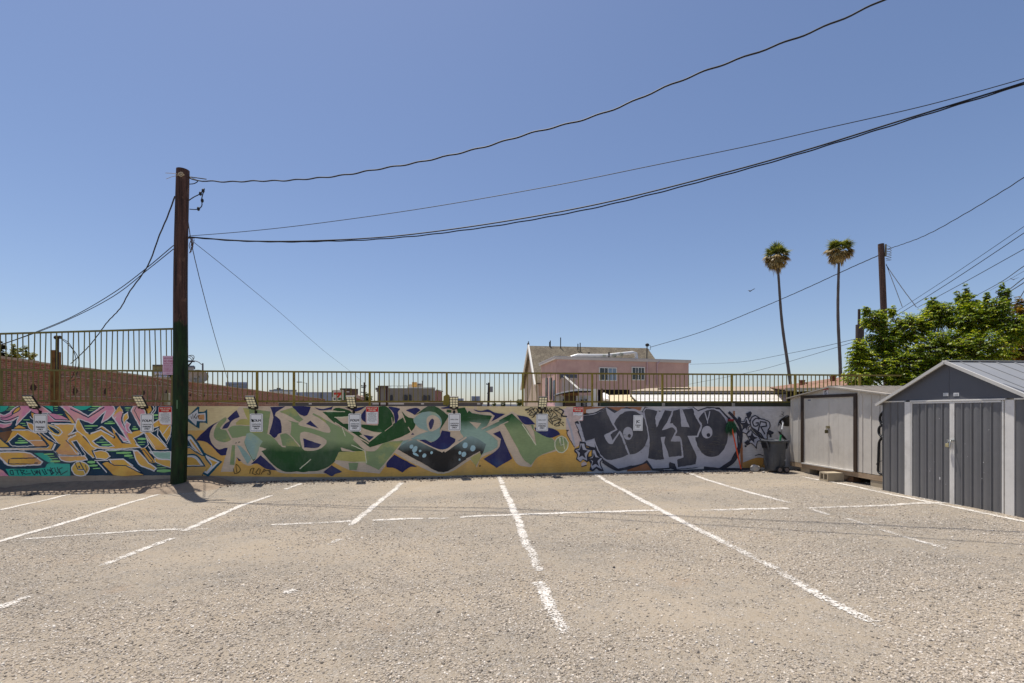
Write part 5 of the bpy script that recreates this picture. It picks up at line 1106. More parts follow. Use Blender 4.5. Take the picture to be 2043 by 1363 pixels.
# ------------------------------------------------------------------ blocks under and beside the pale shed
CB = M('concrete_block', (170, 156, 132), .92, .12, 5, dirt=((140, 128, 110), 4, .4), bmp=.5, bs=60)
def solid_block(px, py, label, size=(.2, .4, .2), X=None, rot=0, top=None):
    p = gnd(px, py); z0 = p.z-.01; mb = MB(); z1 = top or z0+size[2]
    X = X or p.x; mb.box(X, X+size[0], p.y-size[1]/2, p.y+size[1]/2, z0, z1); o = mb.build('concrete_pier', CB, bevel=.006, origin=(X, p.y, z0)); tag(o, label, 'concrete block', 'concrete piers under the pale shed'); return o
solid_block(1576, 944, 'concrete pier under the far corner of the pale shed, beside the bin', (.22, .32, .2), XA+.02, top=ZF-.116)
solid_block(1748, 973, 'pale concrete pier under the near corner of the pale shed', (.3, .36, .2), XA+.0, top=ZF-.116)
p = gnd(1644, 957); mb = MB(); L_, D_, T_ = .42, .2, .20
fp = gnd(1632, 957); X0, X1 = XA-.40, XA-.02
# hollow block lying on its side so that both cores face the lot
yc_ = on_x(1643, 950, X0).y; z0 = g(X0, yc_)+.002; ya, yb = yc_-.135, yc_+.135; t = .032; zb, zt2 = z0, z0+.19
mb.box(X0, X1, ya, yb, zb, zb+t); mb.box(X0, X1, ya, yb, zt2-t, zt2)
for a in (ya, yc_-t/2, yb-t): mb.box(X0, X1, a, a+t, zb+t, zt2-t)
o = mb.build('hollow_block', CB, origin=(X0, yc_, z0)); tag(o, 'hollow concrete block lying with two open cores facing the lot', 'concrete block')
p = on_x(1680, 952, XA+.02); z0 = g(XA, p.y); mb = MB(); mb.tube([(XA-.02, p.y, z0+.1), (XA+.5, p.y-.05, z0+.1)], .1, 14); o = mb.build('log_section', M('log', (150, 132, 112), .9, .3, 14, streak=(1, 6, 6)), origin=(XA, p.y, z0)); tag(o, 'short sawn log lying under the pale shed', 'log')
p = on_x(1698, 958, XA+.1); z0 = g(XA, p.y); mb = MB()
for k in range(3): mb.obox((XA+.15, p.y-.02*k, z0+.02+.036*k), (.09, .01*k, 0), (0, .1-.02*k, 0), (0, 0, .016))
o = mb.build('wood_scraps', M('scrap_wood', (118, 88, 64), .9, .3, 6, streak=(4, 1, 1)), origin=(XA+.1, p.y, z0)); tag(o, 'small pile of brown board scraps under the pale shed', 'wood scraps')
p = on_x(1617, 938, XA+.25); mb = MB(); mb.ball((p.x, p.y, g(p.x, p.y)+.05), .09, .07, .05, 8, 5, jit=.15); o = mb.build('crumpled_paper', M('paper', (212, 208, 200), .8), origin=(p.x, p.y, g(p.x, p.y))); tag(o, 'crumpled white paper in the dark gap beneath the pale shed', 'litter')

# ------------------------------------------------------------------ wheeled bin
bp = gnd(1559, 945); BX, BY = bp.x-.0, bp.y+.28; BZ = g(BX, BY)
bn = empty('wheeled_bin', (BX, BY, BZ), 'dark grey wheeled bin full of broom handles in the wall corner', 'bin')
BM_ = M('bin_plastic', (68, 71, 76), .5, .1, 3, dirt=((112, 110, 106), 3, .3)); BD = M('bin_dark', (30, 30, 32), .6, .15)
def sq(a, r, p=4.0): c_, s_ = math.cos(a), math.sin(a); k = (abs(c_)**p+abs(s_)**p)**(-1/p); return r*k*c_, r*k*s_
prof = [(z, r*.74) for z, r in [(.04, .225), (.06, .242), (.10, .258), (.3, .272), (.5, .288), (.7, .305), (.755, .31), (.76, .345), (.80, .348), (.805, .335), (.79, .30), (.45, .27)]]
n = 40; vs = []; 
for z, r_ in prof:
    for k in range(n):
        x, y = sq(2*PI*k/n+.25, r_, 3.4); c_, s_ = math.cos(.12), math.sin(.12); vs.append((BX+x*c_-y*s_, BY+x*s_+y*c_, BZ+z))
mb = MB(); mb.add(vs, [(i*n+k, i*n+(k+1) % n, (i+1)*n+(k+1) % n, (i+1)*n+k) for i in range(len(prof)-1) for k in range(n)], 0, True); mb.add(vs, [tuple(range(n-1, -1, -1)), tuple(range(11*n, 12*n))], 0)
for a in range(8):
    x, y = sq(2*PI*a/8+.12, .208, 3.4); mb.obox((BX+x, BY+y, BZ+.42), (.006, 0, 0), (0, .006, 0), (0, 0, .26))
mb.build('body', BM_, bn)
for sx in (-1, 1):
    mb = MB(); x = BX+sx*.235
    mb.bar((x, BY-.13, BZ+.60), (x+sx*.06, BY-.13, BZ+.78), .03); mb.bar((x, BY+.1, BZ+.60), (x+sx*.06, BY+.1, BZ+.78), .03); mb.bar((x+sx*.0, BY-.13, BZ+.60), (x+sx*.0, BY+.1, BZ+.60), .03); mb.bar((x+sx*.06, BY-.15, BZ+.79), (x+sx*.06, BY+.12, BZ+.79), .03, .02); mb.obox((x+sx*.03, BY, BZ+.69), (.004, 0, 0), (0, .10, 0), (0, 0, .08), 1); mb.build('side_handle', [BM_, BD], bn)
mb = MB(); mb.tube([(BX-.10, BY-.23, BZ+.075), (BX+.19, BY-.23, BZ+.075)], .012, 8); mb.box(BX-.0, BX+.10, BY-.24, BY-.18, BZ+.04, BZ+.14); mb.build('axle', BD, bn)
for x in (-.02, .16):
    c = Vector((BX+x, BY-.235, BZ+.078)); mb = MB()
    mb.tube([c+Vector((0, -.022, 0)), c+Vector((0, -.018, 0)), c+Vector((0, .022, 0)), c+Vector((0, .026, 0))], [.066, .078, .078, .066], 20, smooth=False); w_ = mb.build('wheel', BD, bn)
    mb = MB(); mb.tube([c+Vector((0, -.026, 0)), c+Vector((0, .0, 0))], .05, 16, smooth=False); mb.build('hub', M('hub_grey', (112, 100, 96), .6, .2, 10), w_)
mb = MB(); x_ = BX+.13
mb.add([(BX+.1, BY-.236, BZ+.30), (BX+.16, BY-.236, BZ+.30), (BX+.13, BY-.236, BZ+.34)], [(0, 1, 2)]); mb.build('recycle_mark', M('mark_grey', (150, 152, 154)), bn)
def stick(name, label, cat, a, b, r_, col, extra=None):
    e = empty(name, a, label, cat); mb = MB(); mb.tube([a, Vector(a).lerp(Vector(b), .5), b], r_, 8); mb.build('shaft', col, e); return e
GRNP = M('green_plastic', (30, 132, 72), .4, .1); a = Vector((BX+.06, BY-.06, BZ+.35)); tp = on_y(1562.5, 843, BY-.02); mdp = on_y(1558, 868, BY-.05)
e = empty('cleaning_brush', a, 'green handled brush with white tip standing in the bin', 'brush'); mb = MB(); mb.tube([a, mdp], .022, 10); mb.build('grip', GRNP, e); mb = MB(); mb.tube([mdp, mdp.lerp(tp, .5)], .007, 6); mb.build('shaft', M('dark_metal', (60, 64, 62), .4), e); mb = MB(); mb.tube([mdp.lerp(tp, .45), tp], .016, 8); mb.build('tip', SW, e)
a = Vector((BX+.36, BY+.05, g(BX+.36, BY))); b = Vector((BX+.25, BY+.28, BZ+.82)); stick('metal_rod', 'thin grey metal rod leaning behind the bin against the shed', 'rod', a, b, .011, M('rod_grey', (128, 126, 124), .5, .2))
a = Vector((BX-.05, BY-.1, BZ+.40)); b = on_y(1567, 876, BY-.1); stick('short_stick', 'short dark stick lying across the bin mouth', 'stick', a, b, .012, BD)
# upside down broom against the wall
fb = gnd(1478.5, 940); e = empty('broom', fb, 'upside down broom with orange handle, green bristles and red head against the wall', 'broom')
hd = on_y(1459.5, 851, WY-.10); tp = on_y(1457.5, 838, WY-.08); mb = MB(); mb.tube([fb+Vector((0, 0, .05)), fb.lerp(hd, .5), hd], .0165, 10); mb.build('handle', M('orange_handle', (226, 84, 40), .4, .1), e)
mb = MB(); mb.tube([fb, fb.lerp(hd, .05)], .018, 8); mb.build('end_cap', BD, e)
ux = Vector((1, 0, 0)); uz = Vector((0, 0, 1)); hz = on_y(1458, 838.5, WY-.085)
mb = MB(); mb.obox(hz, ux*.072, Vector((0, .03, 0)), uz*.03); mb.obox(hz-uz*.045, ux*.04, Vector((0, .025, 0)), uz*.03); mb.build('broom_head', M('red_head', (120, 18, 24), .5, .15), e, bevel=.01)
mb = MB(); rb = random.Random(9)
for i in range(260):
    u = rb.uniform(-1, 1); d = rb.uniform(.22, .42)*(1-.25*abs(u)); s0 = hz+Vector((u*.066, rb.uniform(-.03, .03), -.03)); s1 = s0+Vector((u*.07+rb.uniform(-.03, .03), rb.uniform(-.03, .02), -d)); mb.tube([s0, s0.lerp(s1, .5)+Vector((u*.02, -.01, 0)), s1], [.004, .0045, .002], 3, caps=False)
mb.build('bristles', M('green_bristle', (40, 92, 60), .7, .3, 20), e)
# rocks near the bin
RK_ = M('pale_rock', (176, 170, 160), .9, .2, 7, bmp=.7, bs=30)
for px, py, s, lb in ((1509, 941, .13, 'largest pale broken rock between the broom and the bin'), (1523, 939, .06, 'middle sized pale rock at the left foot of the bin'), (1524.5, 944, .035, 'smallest pale rock in front of the bin'), (1459, 937, .045, 'flat white rock at the wall foot left of the broom')):
    p = gnd(px, py); mb = MB(); mb.ball((p.x, p.y+s*.5, p.z+s*.55), s*1.0, s*.75, s*.75, 9, 6, jit=.18); o = mb.build('rock', RK_, origin=p); tag(o, lb, 'rock')
p = gnd(330, 967); mb = MB()
for i in range(7): a = R.uniform(0, 6); mb.tube(catmull([Vector((p.x+R.uniform(-.12, .12), p.y+R.uniform(-.05, .1), p.z+R.uniform(.01, .08))) for k in range(4)], 4), .012, 5)
o = mb.build('wire_scrap', M('scrap_grey', (120, 118, 118), .6, .3, 20), origin=p); tag(o, 'tangled grey scrap wire at the left foot of the wooden pole', 'scrap')
# ------------------------------------------------------------------ buildings behind the railing
def xy(px, t): a, b, c = ray(px, 800); return (a*t, b*t)
BRK = brick_mat('old_brick', (158, 84, 60), (108, 58, 46), (160, 130, 106), bw=.205, rh=.068, ms=.011, dirt=(152, 120, 98))
u0 = Vector((-15.6, 17.3, 0)); ud = Vector((-.119, 1.0125, 0)).normalized(); un = Vector((-ud.y, ud.x, 0))
bb = empty('brick_building', (u0.x, u0.y, 0), 'long low weathered red brick building behind the left railing', 'building')
def bw(s, o, z): p = u0+ud*s+un*o; return (p.x, p.y, z)
mb = MB(); S0, S1, ZB = -9, 58, 3.36
mb.prism([bw(S0, 0, 0)[:2], bw(S1, 0, 0)[:2], bw(S1, 9, 0)[:2], bw(S0, 9, 0)[:2]], -.2, ZB); mb.build('wall', BRK, bb)
CAP = M('coping', (176, 150, 128), .85, .2, 4)
mb = MB(); rb = random.Random(3); s = S0
while s < S1:
    l = rb.uniform(2.2, 3.6); h = rb.uniform(.05, .09); e_ = min(s+l, S1)
    mb.prism([bw(s, -.05, 0)[:2], bw(e_, -.05, 0)[:2], bw(e_, .3, 0)[:2], bw(s, .3, 0)[:2]], ZB, ZB+h); s = e_
mb.build('coping', CAP, bb)
mb = MB(); s = 1.2
while s < 40:
    z = 2.55+.15*math.sin(s*3); h = rb.uniform(.10, .2); a = [bw(s+q*rb.uniform(.8, 1.1), -.004, z+w_*h*rb.uniform(.7, 1.1)) for q, w_ in ((0, -.6), (.08, -1), (.24, -.8), (.3, .1), (.22, .9), (.1, .8), (.02, .3))]; mb.add(a, [(6, 5, 4, 3, 2, 1, 0)]); s += rb.uniform(1.9, 3.2)
build_each(mb, 'joist_pocket_shade', M('hole_shade', (62, 38, 32), .95, .3), bb)  # flat dark patches stand in for shade inside wall holes
mb = MB()
for z, sa, sb in ((2.95, 2, 20), (2.2, 3, 30), (2.75, 12, 26)): mb.tube([bw(sa+(sb-sa)*k/12, -.03, z+.05*math.sin(k*1.3)) for k in range(13)], .012, 5)
for s in (9.5, 10.1): mb.tube([bw(s, -.03, 3.2), bw(s+.2, -.04, 2.8), bw(s-.1, -.03, 1.4)], .014, 5)
mb.tube([bw(9.6, -.03, 3.3), bw(12, -.03, 3.0), bw(15, -.03, 2.6)], .014, 5)
mb.build('conduit', M('conduit_pale', (188, 172, 156), .7, .15), bb)
mb = MB(); p = bw(10.6, -.1, 2.25); mb.box(p[0]-.12, p[0]+.12, p[1]-.12, p[1]+.12, 1.95, 2.6); mb.build('meter_box', M('meter', (176, 168, 140), .6, .1), bb, bevel=.02)
# rusty post with the service mast between railing and brick
p = on_y(111, 760, 12.75); e = empty('service_mast', (p.x, 12.75, 0), 'rusty brown timber post carrying a bent service mast behind the left railing', 'mast')
mb = MB(); x = p.x; ztop = zt(699, 11.9); mb.obox((x-.02, 12.75, ztop/2), (.055, 0, 0), (0, .06, 0), (0, 0, ztop/2)); mb.obox((x+.06, 12.75, ztop/2-.02), (.03, 0, 0), (0, .05, 0), (0, 0, ztop/2-.02)); mb.build('post', M('rust_post', (128, 90, 48), .85, .35, 5, streak=(6, 6, 1), dirt=((70, 40, 26), 3, .8)), e)
mb = MB(); zm = zt(676, 11.9); mb.tube([(x+.07, 12.7, ztop-.5), (x+.08, 12.7, zm)], .035, 10); mb.ball((x+.08, 12.68, zm+.02), .055, .065, .055, 10, 6); mb.tube([(x+.08, 12.7, zm+.03), (x+.16, 12.68, zm+.03)], .04, 8); mb.build('weatherhead', M('rust_dark', (58, 44, 40), .8, .3, 8), e)
mb = MB()
for dx_, dz in ((.0, 0), (.06, -.05)):
    mb.tube(catmull([(x+.14, 12.66, zm+.03), (x+.38, 12.66, zm-.12+dz), (x+.52+dx_, 12.68, zm-.5), (x+.44+dx_, 12.7, zm-.9+dz), (x+.3+dx_, 12.72, zm-1.05)], 6), .008, 5)
mb.build('service_loop', CBL, e)
# satellite dish on the brick wall
dc = at(395.5, 751, 29.8); e = empty('satellite_dish', (dc.x, dc.y, ZB), 'large pale satellite dish standing on the brick parapet', 'dish')
mb = MB(); ax = (at(400, 700, 10)-Vector((0, 0, H)))*-1; nrm = Vector((.25, -1, -.12)).normalized(); uu = nrm.cross(Vector((0, 0, 1))).normalized(); vv = uu.cross(nrm); n = 28; vs = []
for rr_, d in ((0, -.12), (.5, -.09), (.8, -.04), (1, 0)):
    for k in range(n): a = 2*PI*k/n; vs.append(dc+uu*(.56*rr_*math.cos(a))+vv*(.41*rr_*math.sin(a))+nrm*d)
vs += [v-nrm*.02 for v in vs[3*n:]]
mb.add(vs, [(i*n+k, i*n+(k+1) % n, (i+1)*n+(k+1) % n, (i+1)*n+k) for i in range(4) for k in range(n)], 0, True); mb.build('reflector', M('dish_grey', (158, 152, 140), .5, .1), e)
mb = MB(); mb.tube([dc-nrm*.1, dc+Vector((.15, .3, -.3)), (dc.x+.2, dc.y+.3, ZB+.02)], .03, 8); mb.tube([dc-vv*.38, dc+nrm*.5-vv*.35, dc+nrm*.62-vv*.12], .018, 6); mb.obox(dc+nrm*.62-vv*.1, uu*.07, vv*.06, nrm*.05); mb.build('feed_arm', M('dish_arm', (120, 118, 112), .5, .1), e)
# foliage helper
def leaf_mat(key, cols, trans=.35):
    if key in MATS: return MATS[key]
    m = bpy.data.materials.new(key); m.use_nodes = True; N, L = m.node_tree.nodes, m.node_tree.links; N.remove(N['Principled BSDF'])
    gnode = N.new('ShaderNodeNewGeometry'); r = N.new('ShaderNodeValToRGB'); L.new(gnode.outputs['Random Per Island'], r.inputs[0])
    while len(r.color_ramp.elements) < len(cols): r.color_ramp.elements.new(.5)
    for e, (q, c) in zip(r.color_ramp.elements, cols): e.position = q; e.color = (*lin(c), 1)
    big = noise_n(N, L, gnode.outputs['Position'], 1.1, 3); col = mixrgb(N, L, 1.0, r.outputs[0], mixrgb(N, L, maprange(N, L, big, .35, .65), (.7, .75, .7), (1.3, 1.2, .9)), 'MULTIPLY')
    d = N.new('ShaderNodeBsdfPrincipled'); L.new(col, d.inputs['Base Color']); d.inputs['Roughness'].default_value = .45; d.inputs['Specular IOR Level'].default_value = .4
    t = N.new('ShaderNodeBsdfTranslucent'); L.new(mixrgb(N, L, 1.0, col, (1.5, 1.5, .6), 'MULTIPLY'), t.inputs[0])
    mx = N.new('ShaderNodeMixShader'); mx.inputs[0].default_value = trans; L.new(d.outputs[0], mx.inputs[1]); L.new(t.outputs[0], mx.inputs[2]); L.new(mx.outputs[0], N['Material Output'].inputs[0])
    MATS[key] = m; return m
class Leaves:
    def __init__(s, seed): s.V = []; s.rg = random.Random(seed)
    def leaf(s, p, d, n, l, w):
        d = d.normalized(); sd = d.cross(n); sd = sd.normalized() if sd.length > 1e-5 else d.orthogonal().normalized(); nn = sd.cross(d)
        s.V.append((p, p+d*(l*.45)+sd*(w*.5)+nn*(w*.12), p+d*l-nn*(l*.12), p+d*(l*.45)-sd*(w*.5)+nn*(w*.12)))
    def twig(s, a, b, n, l, w, droop=.4):
        rg = s.rg; d = (b-a)
        for i in range(n):
            u = .25+.75*(i+rg.random())/n; p = a+d*u+Vector((0, 0, -droop*.12*u*u*d.length))
            for sg in (-1, 1):
                side = d.cross(Vector((0, 0, 1))); side = side.normalized() if side.length > 1e-4 else Vector((1, 0, 0))
                ld = d.normalized()*.55+side*(sg*rg.uniform(.5, 1.1))+Vector((rg.uniform(-.3, .3), rg.uniform(-.3, .3), rg.uniform(-.5, .25)-droop*.6))
                nrm_ = Vector((rg.uniform(-.5, .5), rg.uniform(-.5, .5), 1)); s.leaf(p, ld, nrm_, l*rg.uniform(.7, 1.2), w*rg.uniform(.7, 1.2))
    def build(s, name, mat, parent):
        n = len(s.V); o3 = Vector((0, 0, 0)); q = parent
        while q is not None: o3 += q.location; q = q.parent
        V = np.array([tuple(v-o3) for qd in s.V for v in qd], dtype=np.float32)
        me = bpy.data.meshes.new(name); me.vertices.add(4*n); me.vertices.foreach_set('co', V.ravel()); me.loops.add(4*n); me.loops.foreach_set('vertex_index', np.arange(4*n, dtype=np.int32)); me.polygons.add(n); me.polygons.foreach_set('loop_start', np.arange(0, 4*n, 4, dtype=np.int32)); me.update(calc_edges=True); me.validate(); me.materials.append(mat)
        o = bpy.data.objects.new(name, me); COL.objects.link(o); o.parent = parent; return o
BARK = M('bark', (92, 76, 62), .9, .3, 6, streak=(5, 5, 1))
def leafy_tree(name, label, base, clumps, twigs_per_m2, leaf_l, leaf_w, mat, seed, cat='tree', droop=.5, nleaf=7, group=None, trunk_r=.12):
    rg = random.Random(seed); e = empty(name, base, label, cat, group); base = Vector(base)
    tb = MB(); lv = Leaves(seed); fork = base+Vector((0, 0, .8))
    cs = [Vector(c[0]) for c in clumps]; mid = sum(cs, Vector())/len(cs); fork = base.lerp(mid, .35); fork.z = base.z+(mid.z-base.z)*.35
    tb.tube([base-Vector((0, 0, .1)), base.lerp(fork, .5)+Vector((.03, .02, 0)), fork], [trunk_r*1.2, trunk_r, trunk_r*.8], 9)
    for c, rx, ry, rz in clumps:
        c = Vector(c); m1 = fork.lerp(c, .5)+Vector((rg.uniform(-.15, .15), rg.uniform(-.15, .15), -.1)); tb.tube([fork, m1, c], [trunk_r*.4, trunk_r*.25, trunk_r*.08], 6)
        area = 4*PI*((rx*ry)**1.6/3+(rx*rz)**1.6/3+(ry*rz)**1.6/3)**(1/1.6)
        for i in range(int(area*twigs_per_m2)):
            v = Vector((rg.gauss(0, 1), rg.gauss(0, 1), rg.gauss(0, 1))).normalized()
            k = rg.uniform(.55, 1.0)+(.22 if rg.random() < .12 else 0); p = c+Vector((v.x*rx, v.y*ry, v.z*rz))*k
            ln = rg.uniform(.5, 1.0)*min(.75, .45*(rx+rz)*.5+.18); st = p-Vector((v.x, v.y, v.z*.6+.15)).normalized()*ln*.8+Vector((0, 0, .08))
            lv.twig(st, p, nleaf, leaf_l, leaf_w, droop)
            if rg.random() < .25: tb.tube([c.lerp(st, .5), st, p], [.012, .009, .004], 4, caps=False)
    tb.build('trunk', BARK, e); lv.build('crown', mat, e); return e

# the big leafy tree behind the sheds
LG = leaf_mat('leaf_green', [(0, (46, 66, 24)), (.35, (90, 116, 36)), (.7, (142, 160, 46)), (1, (196, 194, 70))], .45)
def cl(px, py, t, rx, rz, ry=None): return (tuple(at(px, py, t)), rx, ry or rx*.8, rz)
tb_ = xy(1835, 14.6)
leafy_tree('leafy_tree', 'dense bright green tree spreading behind the two sheds', (tb_[0], tb_[1], 0), [
    cl(1725, 735, 14.6, .62, .62), cl(1770, 680, 14.8, .75, .55), cl(1745, 640, 14.8, .45, .40), cl(1712, 700, 14.6, .35, .40), cl(1820, 655, 14.6, .65, .52), cl(1800, 735, 14.3, .85, .62), cl(1875, 630, 14.4, .55, .48), cl(1880, 705, 14.0, .9, .80), cl(1940, 640, 13.9, .65, .58), cl(1932, 610, 14.2, .36, .42), cl(1915, 600, 14.4, .22, .30), cl(1985, 630, 13.6, .46, .55), cl(1960, 705, 13.4, .75, .75), cl(2008, 600, 13.7, .16, .42), cl(2020, 660, 13.3, .45, .5), cl(1860, 610, 14.5, .22, .28), cl(1838, 770, 14.0, .9, .5), cl(1715, 755, 14.4, .5, .35), cl(1928, 588, 14.3, .10, .30), cl(1999, 580, 13.8, .07, .32), cl(1968, 596, 14.0, .10, .25), cl(1778, 622, 14.8, .16, .22), cl(1728, 622, 14.7, .16, .22)],
    96, .086, .037, LG, 11, droop=.6, nleaf=6, trunk_r=.12)
LR = leaf_mat('leaf_olive_red', [(0, (60, 62, 20)), (.4, (110, 104, 28)), (.7, (150, 120, 40)), (1, (150, 84, 48))])
tb2 = xy(2050, 15.2)
leafy_tree('russet_tree', 'yellowish and russet leaved tree at the right edge behind the dark shed', (tb2[0], tb2[1], 0), [cl(2045, 640, 15, .5, .55), cl(2022, 700, 14.6, .55, .5), cl(2060, 700, 14.4, .7, .65), cl(2035, 612, 15.3, .3, .35), cl(2070, 650, 15, .6, .6)], 40, .09, .045, LR, 12, droop=.3)
LB = leaf_mat('leaf_pale', [(0, (70, 84, 28)), (.5, (120, 126, 48)), (1, (164, 160, 84))])
for nm, lb, c, sd in (('leafy_bush', 'pale green bush showing over the brick roof at far left', [cl(20, 710, 27, .40, .4), cl(36, 704, 27.5, .36, .40), cl(60, 709, 28, .40, .28), cl(52, 698, 28, .15, .3), cl(26, 694, 27, .14, .34)], 21),):
    bx = xy(40, 28); leafy_tree(nm, lb, (bx[0], bx[1], 0), c, 30, .11, .06, LB, sd, cat='bush', trunk_r=.08)
LD = leaf_mat('leaf_dark', [(0, (18, 24, 14)), (1, (44, 50, 28))], .1)
bx = xy(-12, 26); leafy_tree('dark_conifer', 'dark dense tree at the left edge over the brick roof', (bx[0], bx[1], 0), [cl(-10, 700, 26, .5, .55), cl(0, 690, 26, .3, .3)], 40, .12, .06, LD, 22, trunk_r=.08)

# palms
PG = leaf_mat('palm_green', [(0, (56, 70, 32)), (.6, (104, 116, 58)), (1, (158, 158, 100))], .2); PD = leaf_mat('palm_dead', [(0, (92, 80, 54)), (.5, (146, 126, 90)), (1, (186, 168, 130))], .15)
PTR = M('palm_trunk', (86, 80, 78), .9, .25, 1.0, streak=(1, 1, 4))
def palm(label, base_px, top_px, t, seed, rad=2.15):
    rg = random.Random(seed); top = at(*top_px, t); b2 = at(*base_px, t); d = (top-b2); base = b2-d*(b2.z/d.z); base.z = 0
    e = empty('fan_palm', base, label, 'palm tree', 'tall fan palms'); mb = MB()
    pts = [base.lerp(top, k/24)+Vector((.12*math.sin(k*.35+seed), 0, 0)) for k in range(25)]; mb.tube(pts, [.22-.09*k/24+.012*(k % 2) for k in range(25)], 12); mb.build('trunk', PTR, e)
    top = pts[-1]; gr, dd = Leaves(seed), Leaves(seed+1)
    for i in range(150):
        dead = i >= 48; az = rg.uniform(0, 2*PI); el = rg.uniform(.05, 1.35) if not dead else rg.uniform(-1.1, .3); ln = rad*rg.uniform(.55, .95)*(1 if not dead else .98)
        v = Vector((math.cos(az)*math.cos(el), math.sin(az)*math.cos(el), math.sin(el))); hub = top+v*ln*.55+Vector((0, 0, .15)); sd = v.cross(Vector((0, 0, 1))); sd = sd.normalized() if sd.length > .01 else Vector((1, 0, 0)); up = sd.cross(v)
        bk = dd if dead else gr; bk.leaf(top, hub-top, up, (hub-top).length, .05)
        m_ = 13
        for k in range(m_):
            a = (k/(m_-1)-.5)*(2.5 if not dead else 1.7); q = v*math.cos(a)+sd*math.sin(a)+Vector((0, 0, -.28-(.35 if dead else 0)-.15*abs(a))); bk.leaf(hub, q, up+Vector((rg.uniform(-.2, .2), 0, 0)), ln*rg.uniform(.42, .6), .12 if not dead else .11)
    for i in range(40):
        az = rg.uniform(0, 2*PI); p = top+Vector((math.cos(az)*.3, math.sin(az)*.3, -rg.uniform(.2, 1.2))); dd.leaf(p, Vector((math.cos(az)*.35, math.sin(az)*.35, -1)), Vector((math.cos(az), math.sin(az), .3)), rg.uniform(.7, 1.4), .12)
    gr.build('green_fronds', PG, e); dd.build('dead_skirt', PD, e)
palm('leaning tall fan palm, left one of the pair, with a full brown skirt', (1574, 757), (1548, 514), 64, 31)
palm('upright tall fan palm standing right of the leaning one', (1675, 745), (1672, 502), 62, 37)

# far right pole and stub
WPOLE = wood_pole_mat('far_pole_wood', (56, 43, 38), (98, 76, 66))
a = at(1764, 640, 22); tp = at(1757.5, 487, 22); d = tp-a; bs = a-d*(a.z/d.z); bs.z = 0
mb = MB(); mb.tube([bs, bs.lerp(tp, .5), tp], [.14, .128, .118], 16); o = mb.build('utility_pole', WPOLE, origin=bs); tag(o, 'brown wooden utility pole rising out of the leafy tree', 'utility pole')
mb = MB(); q = tp+Vector((.12, -.1, -.1)); mb.box(q.x-.03, q.x+.02, q.y-.06, q.y, q.z-.5, q.z+.05)
for k in range(6): mb.tube(catmull([q+Vector((0, -.02, -.12*k)), q+Vector((.18, -.03, -.05-.12*k)), q+Vector((.26, -.03, -.15-.1*k)), q+Vector((.02, -.02, -.2-.1*k))], 5), .010, 5)
mb.build('insulators', M('insulator', (120, 116, 96), .5, .3, 20), o)
a = at(1714, 700, 25); bs = Vector((a.x, a.y, 0)); tp = at(1715.5, 648, 25)
mb = MB(); mb.tube([bs, (tp.x, tp.y, tp.z)], [.2, .185], 14); mb.tube([(tp.x-.04, tp.y, tp.z-.3), at(1714, 617, 25)], [.07, .06], 8); o = mb.build('stub_pole', M('grey_pole', (72, 64, 60), .9, .25, 4, streak=(5, 5, .6)), origin=bs); tag(o, 'cut off grey pole stub with thin mast, left of the leafy tree', 'utility pole')

# shingled gable house behind
SHG = brick_mat('shingle', (112, 100, 82), (98, 88, 72), (84, 76, 64), bw=.3, rh=.14, ms=.012, axis=0, dirt=(128, 118, 98), bumps=.3)
BG = M('stucco_beige', (190, 168, 144), .9, .1, .8, dirt=((160, 140, 120), .9, .4)); WT_ = M('trim_white', (220, 216, 206), .6, .06); PNK = M('stucco_pink', (198, 162, 148), .9, .12, .8, dirt=((176, 138, 130), .9, .6), bmp=.2); PNK2 = M('stucco_lilac', (200, 168, 168), .9, .1, .6)
rz = zt(690, 50); ez = 4.35
rl = at(1055, 690, 50); rr = at(1292, 694, 51.9); fl = at(1068, 764, 46.2); bl = at(1040, 762, 55.5); ez = fl.z; bl.z = ez
dirr = Vector((rr.x-rl.x, rr.y-rl.y, 0)); fr = Vector((fl.x, fl.y, ez))+dirr*1.08; brr = Vector((bl.x, bl.y, ez))+dirr*1.08
hs = empty('gabled_house', (fl.x, fl.y, 0), 'old house with steep brown shingle roof rising behind the pink building', 'house')
mb = MB(); up = Vector((0, 0, .12)); rl.z = rr.z = rz
mb.add([fl, fr, rr, rl, fl-up, fr-up, rr-up, rl-up], [(0, 1, 2, 3), (7, 6, 5, 4), (0, 4, 5, 1), (0, 3, 7, 4)]); mb.add([bl, brr, rr, rl, bl-up, brr-up, rr-up, rl-up], [(3, 2, 1, 0), (4, 5, 6, 7), (0, 3, 7, 4)]); mb.add([fr, brr, rr], [(0, 1, 2)])
# pale patched area of the roof
def on_roof(u, v): return fl.lerp(fr, u).lerp(rl.lerp(rr, u), v)+Vector((0, -.02, .03))
roofo = mb.build('roof', SHG, hs)
mb = MB(); rb = random.Random(6)
for i in range(26): u = rb.uniform(.22, .46); v = rb.uniform(.55, .70); s = rb.uniform(.008, .03); mb.add([on_roof(u-s, v-.02), on_roof(u+s, v-.03), on_roof(u+s*.8, v+.03), on_roof(u-s*.6, v+.025)], [(0, 1, 2, 3)])
mb.build('roof_patches', M('patch_pale', (206, 186, 160), .9, .2, 3), roofo)
ins = dirr.normalized()*.35
mb = MB(); A, B_, C_ = fl+ins, bl+ins, rl+ins; A.y += .1
mb.add([(A.x, A.y, 0), (B_.x, B_.y, 0), (B_.x, B_.y, ez), (C_.x, C_.y, rz-.15), (A.x, A.y, ez)], [(0, 4, 3, 2, 1)]); A2 = fr+Vector((-.3, .3, 0)); mb.add([(A.x, A.y, 0), (A2.x, A2.y, 0), (A2.x, A2.y, ez), (A.x, A.y, ez)], [(0, 1, 2, 3)]); mb.build('wall', BG, hs)
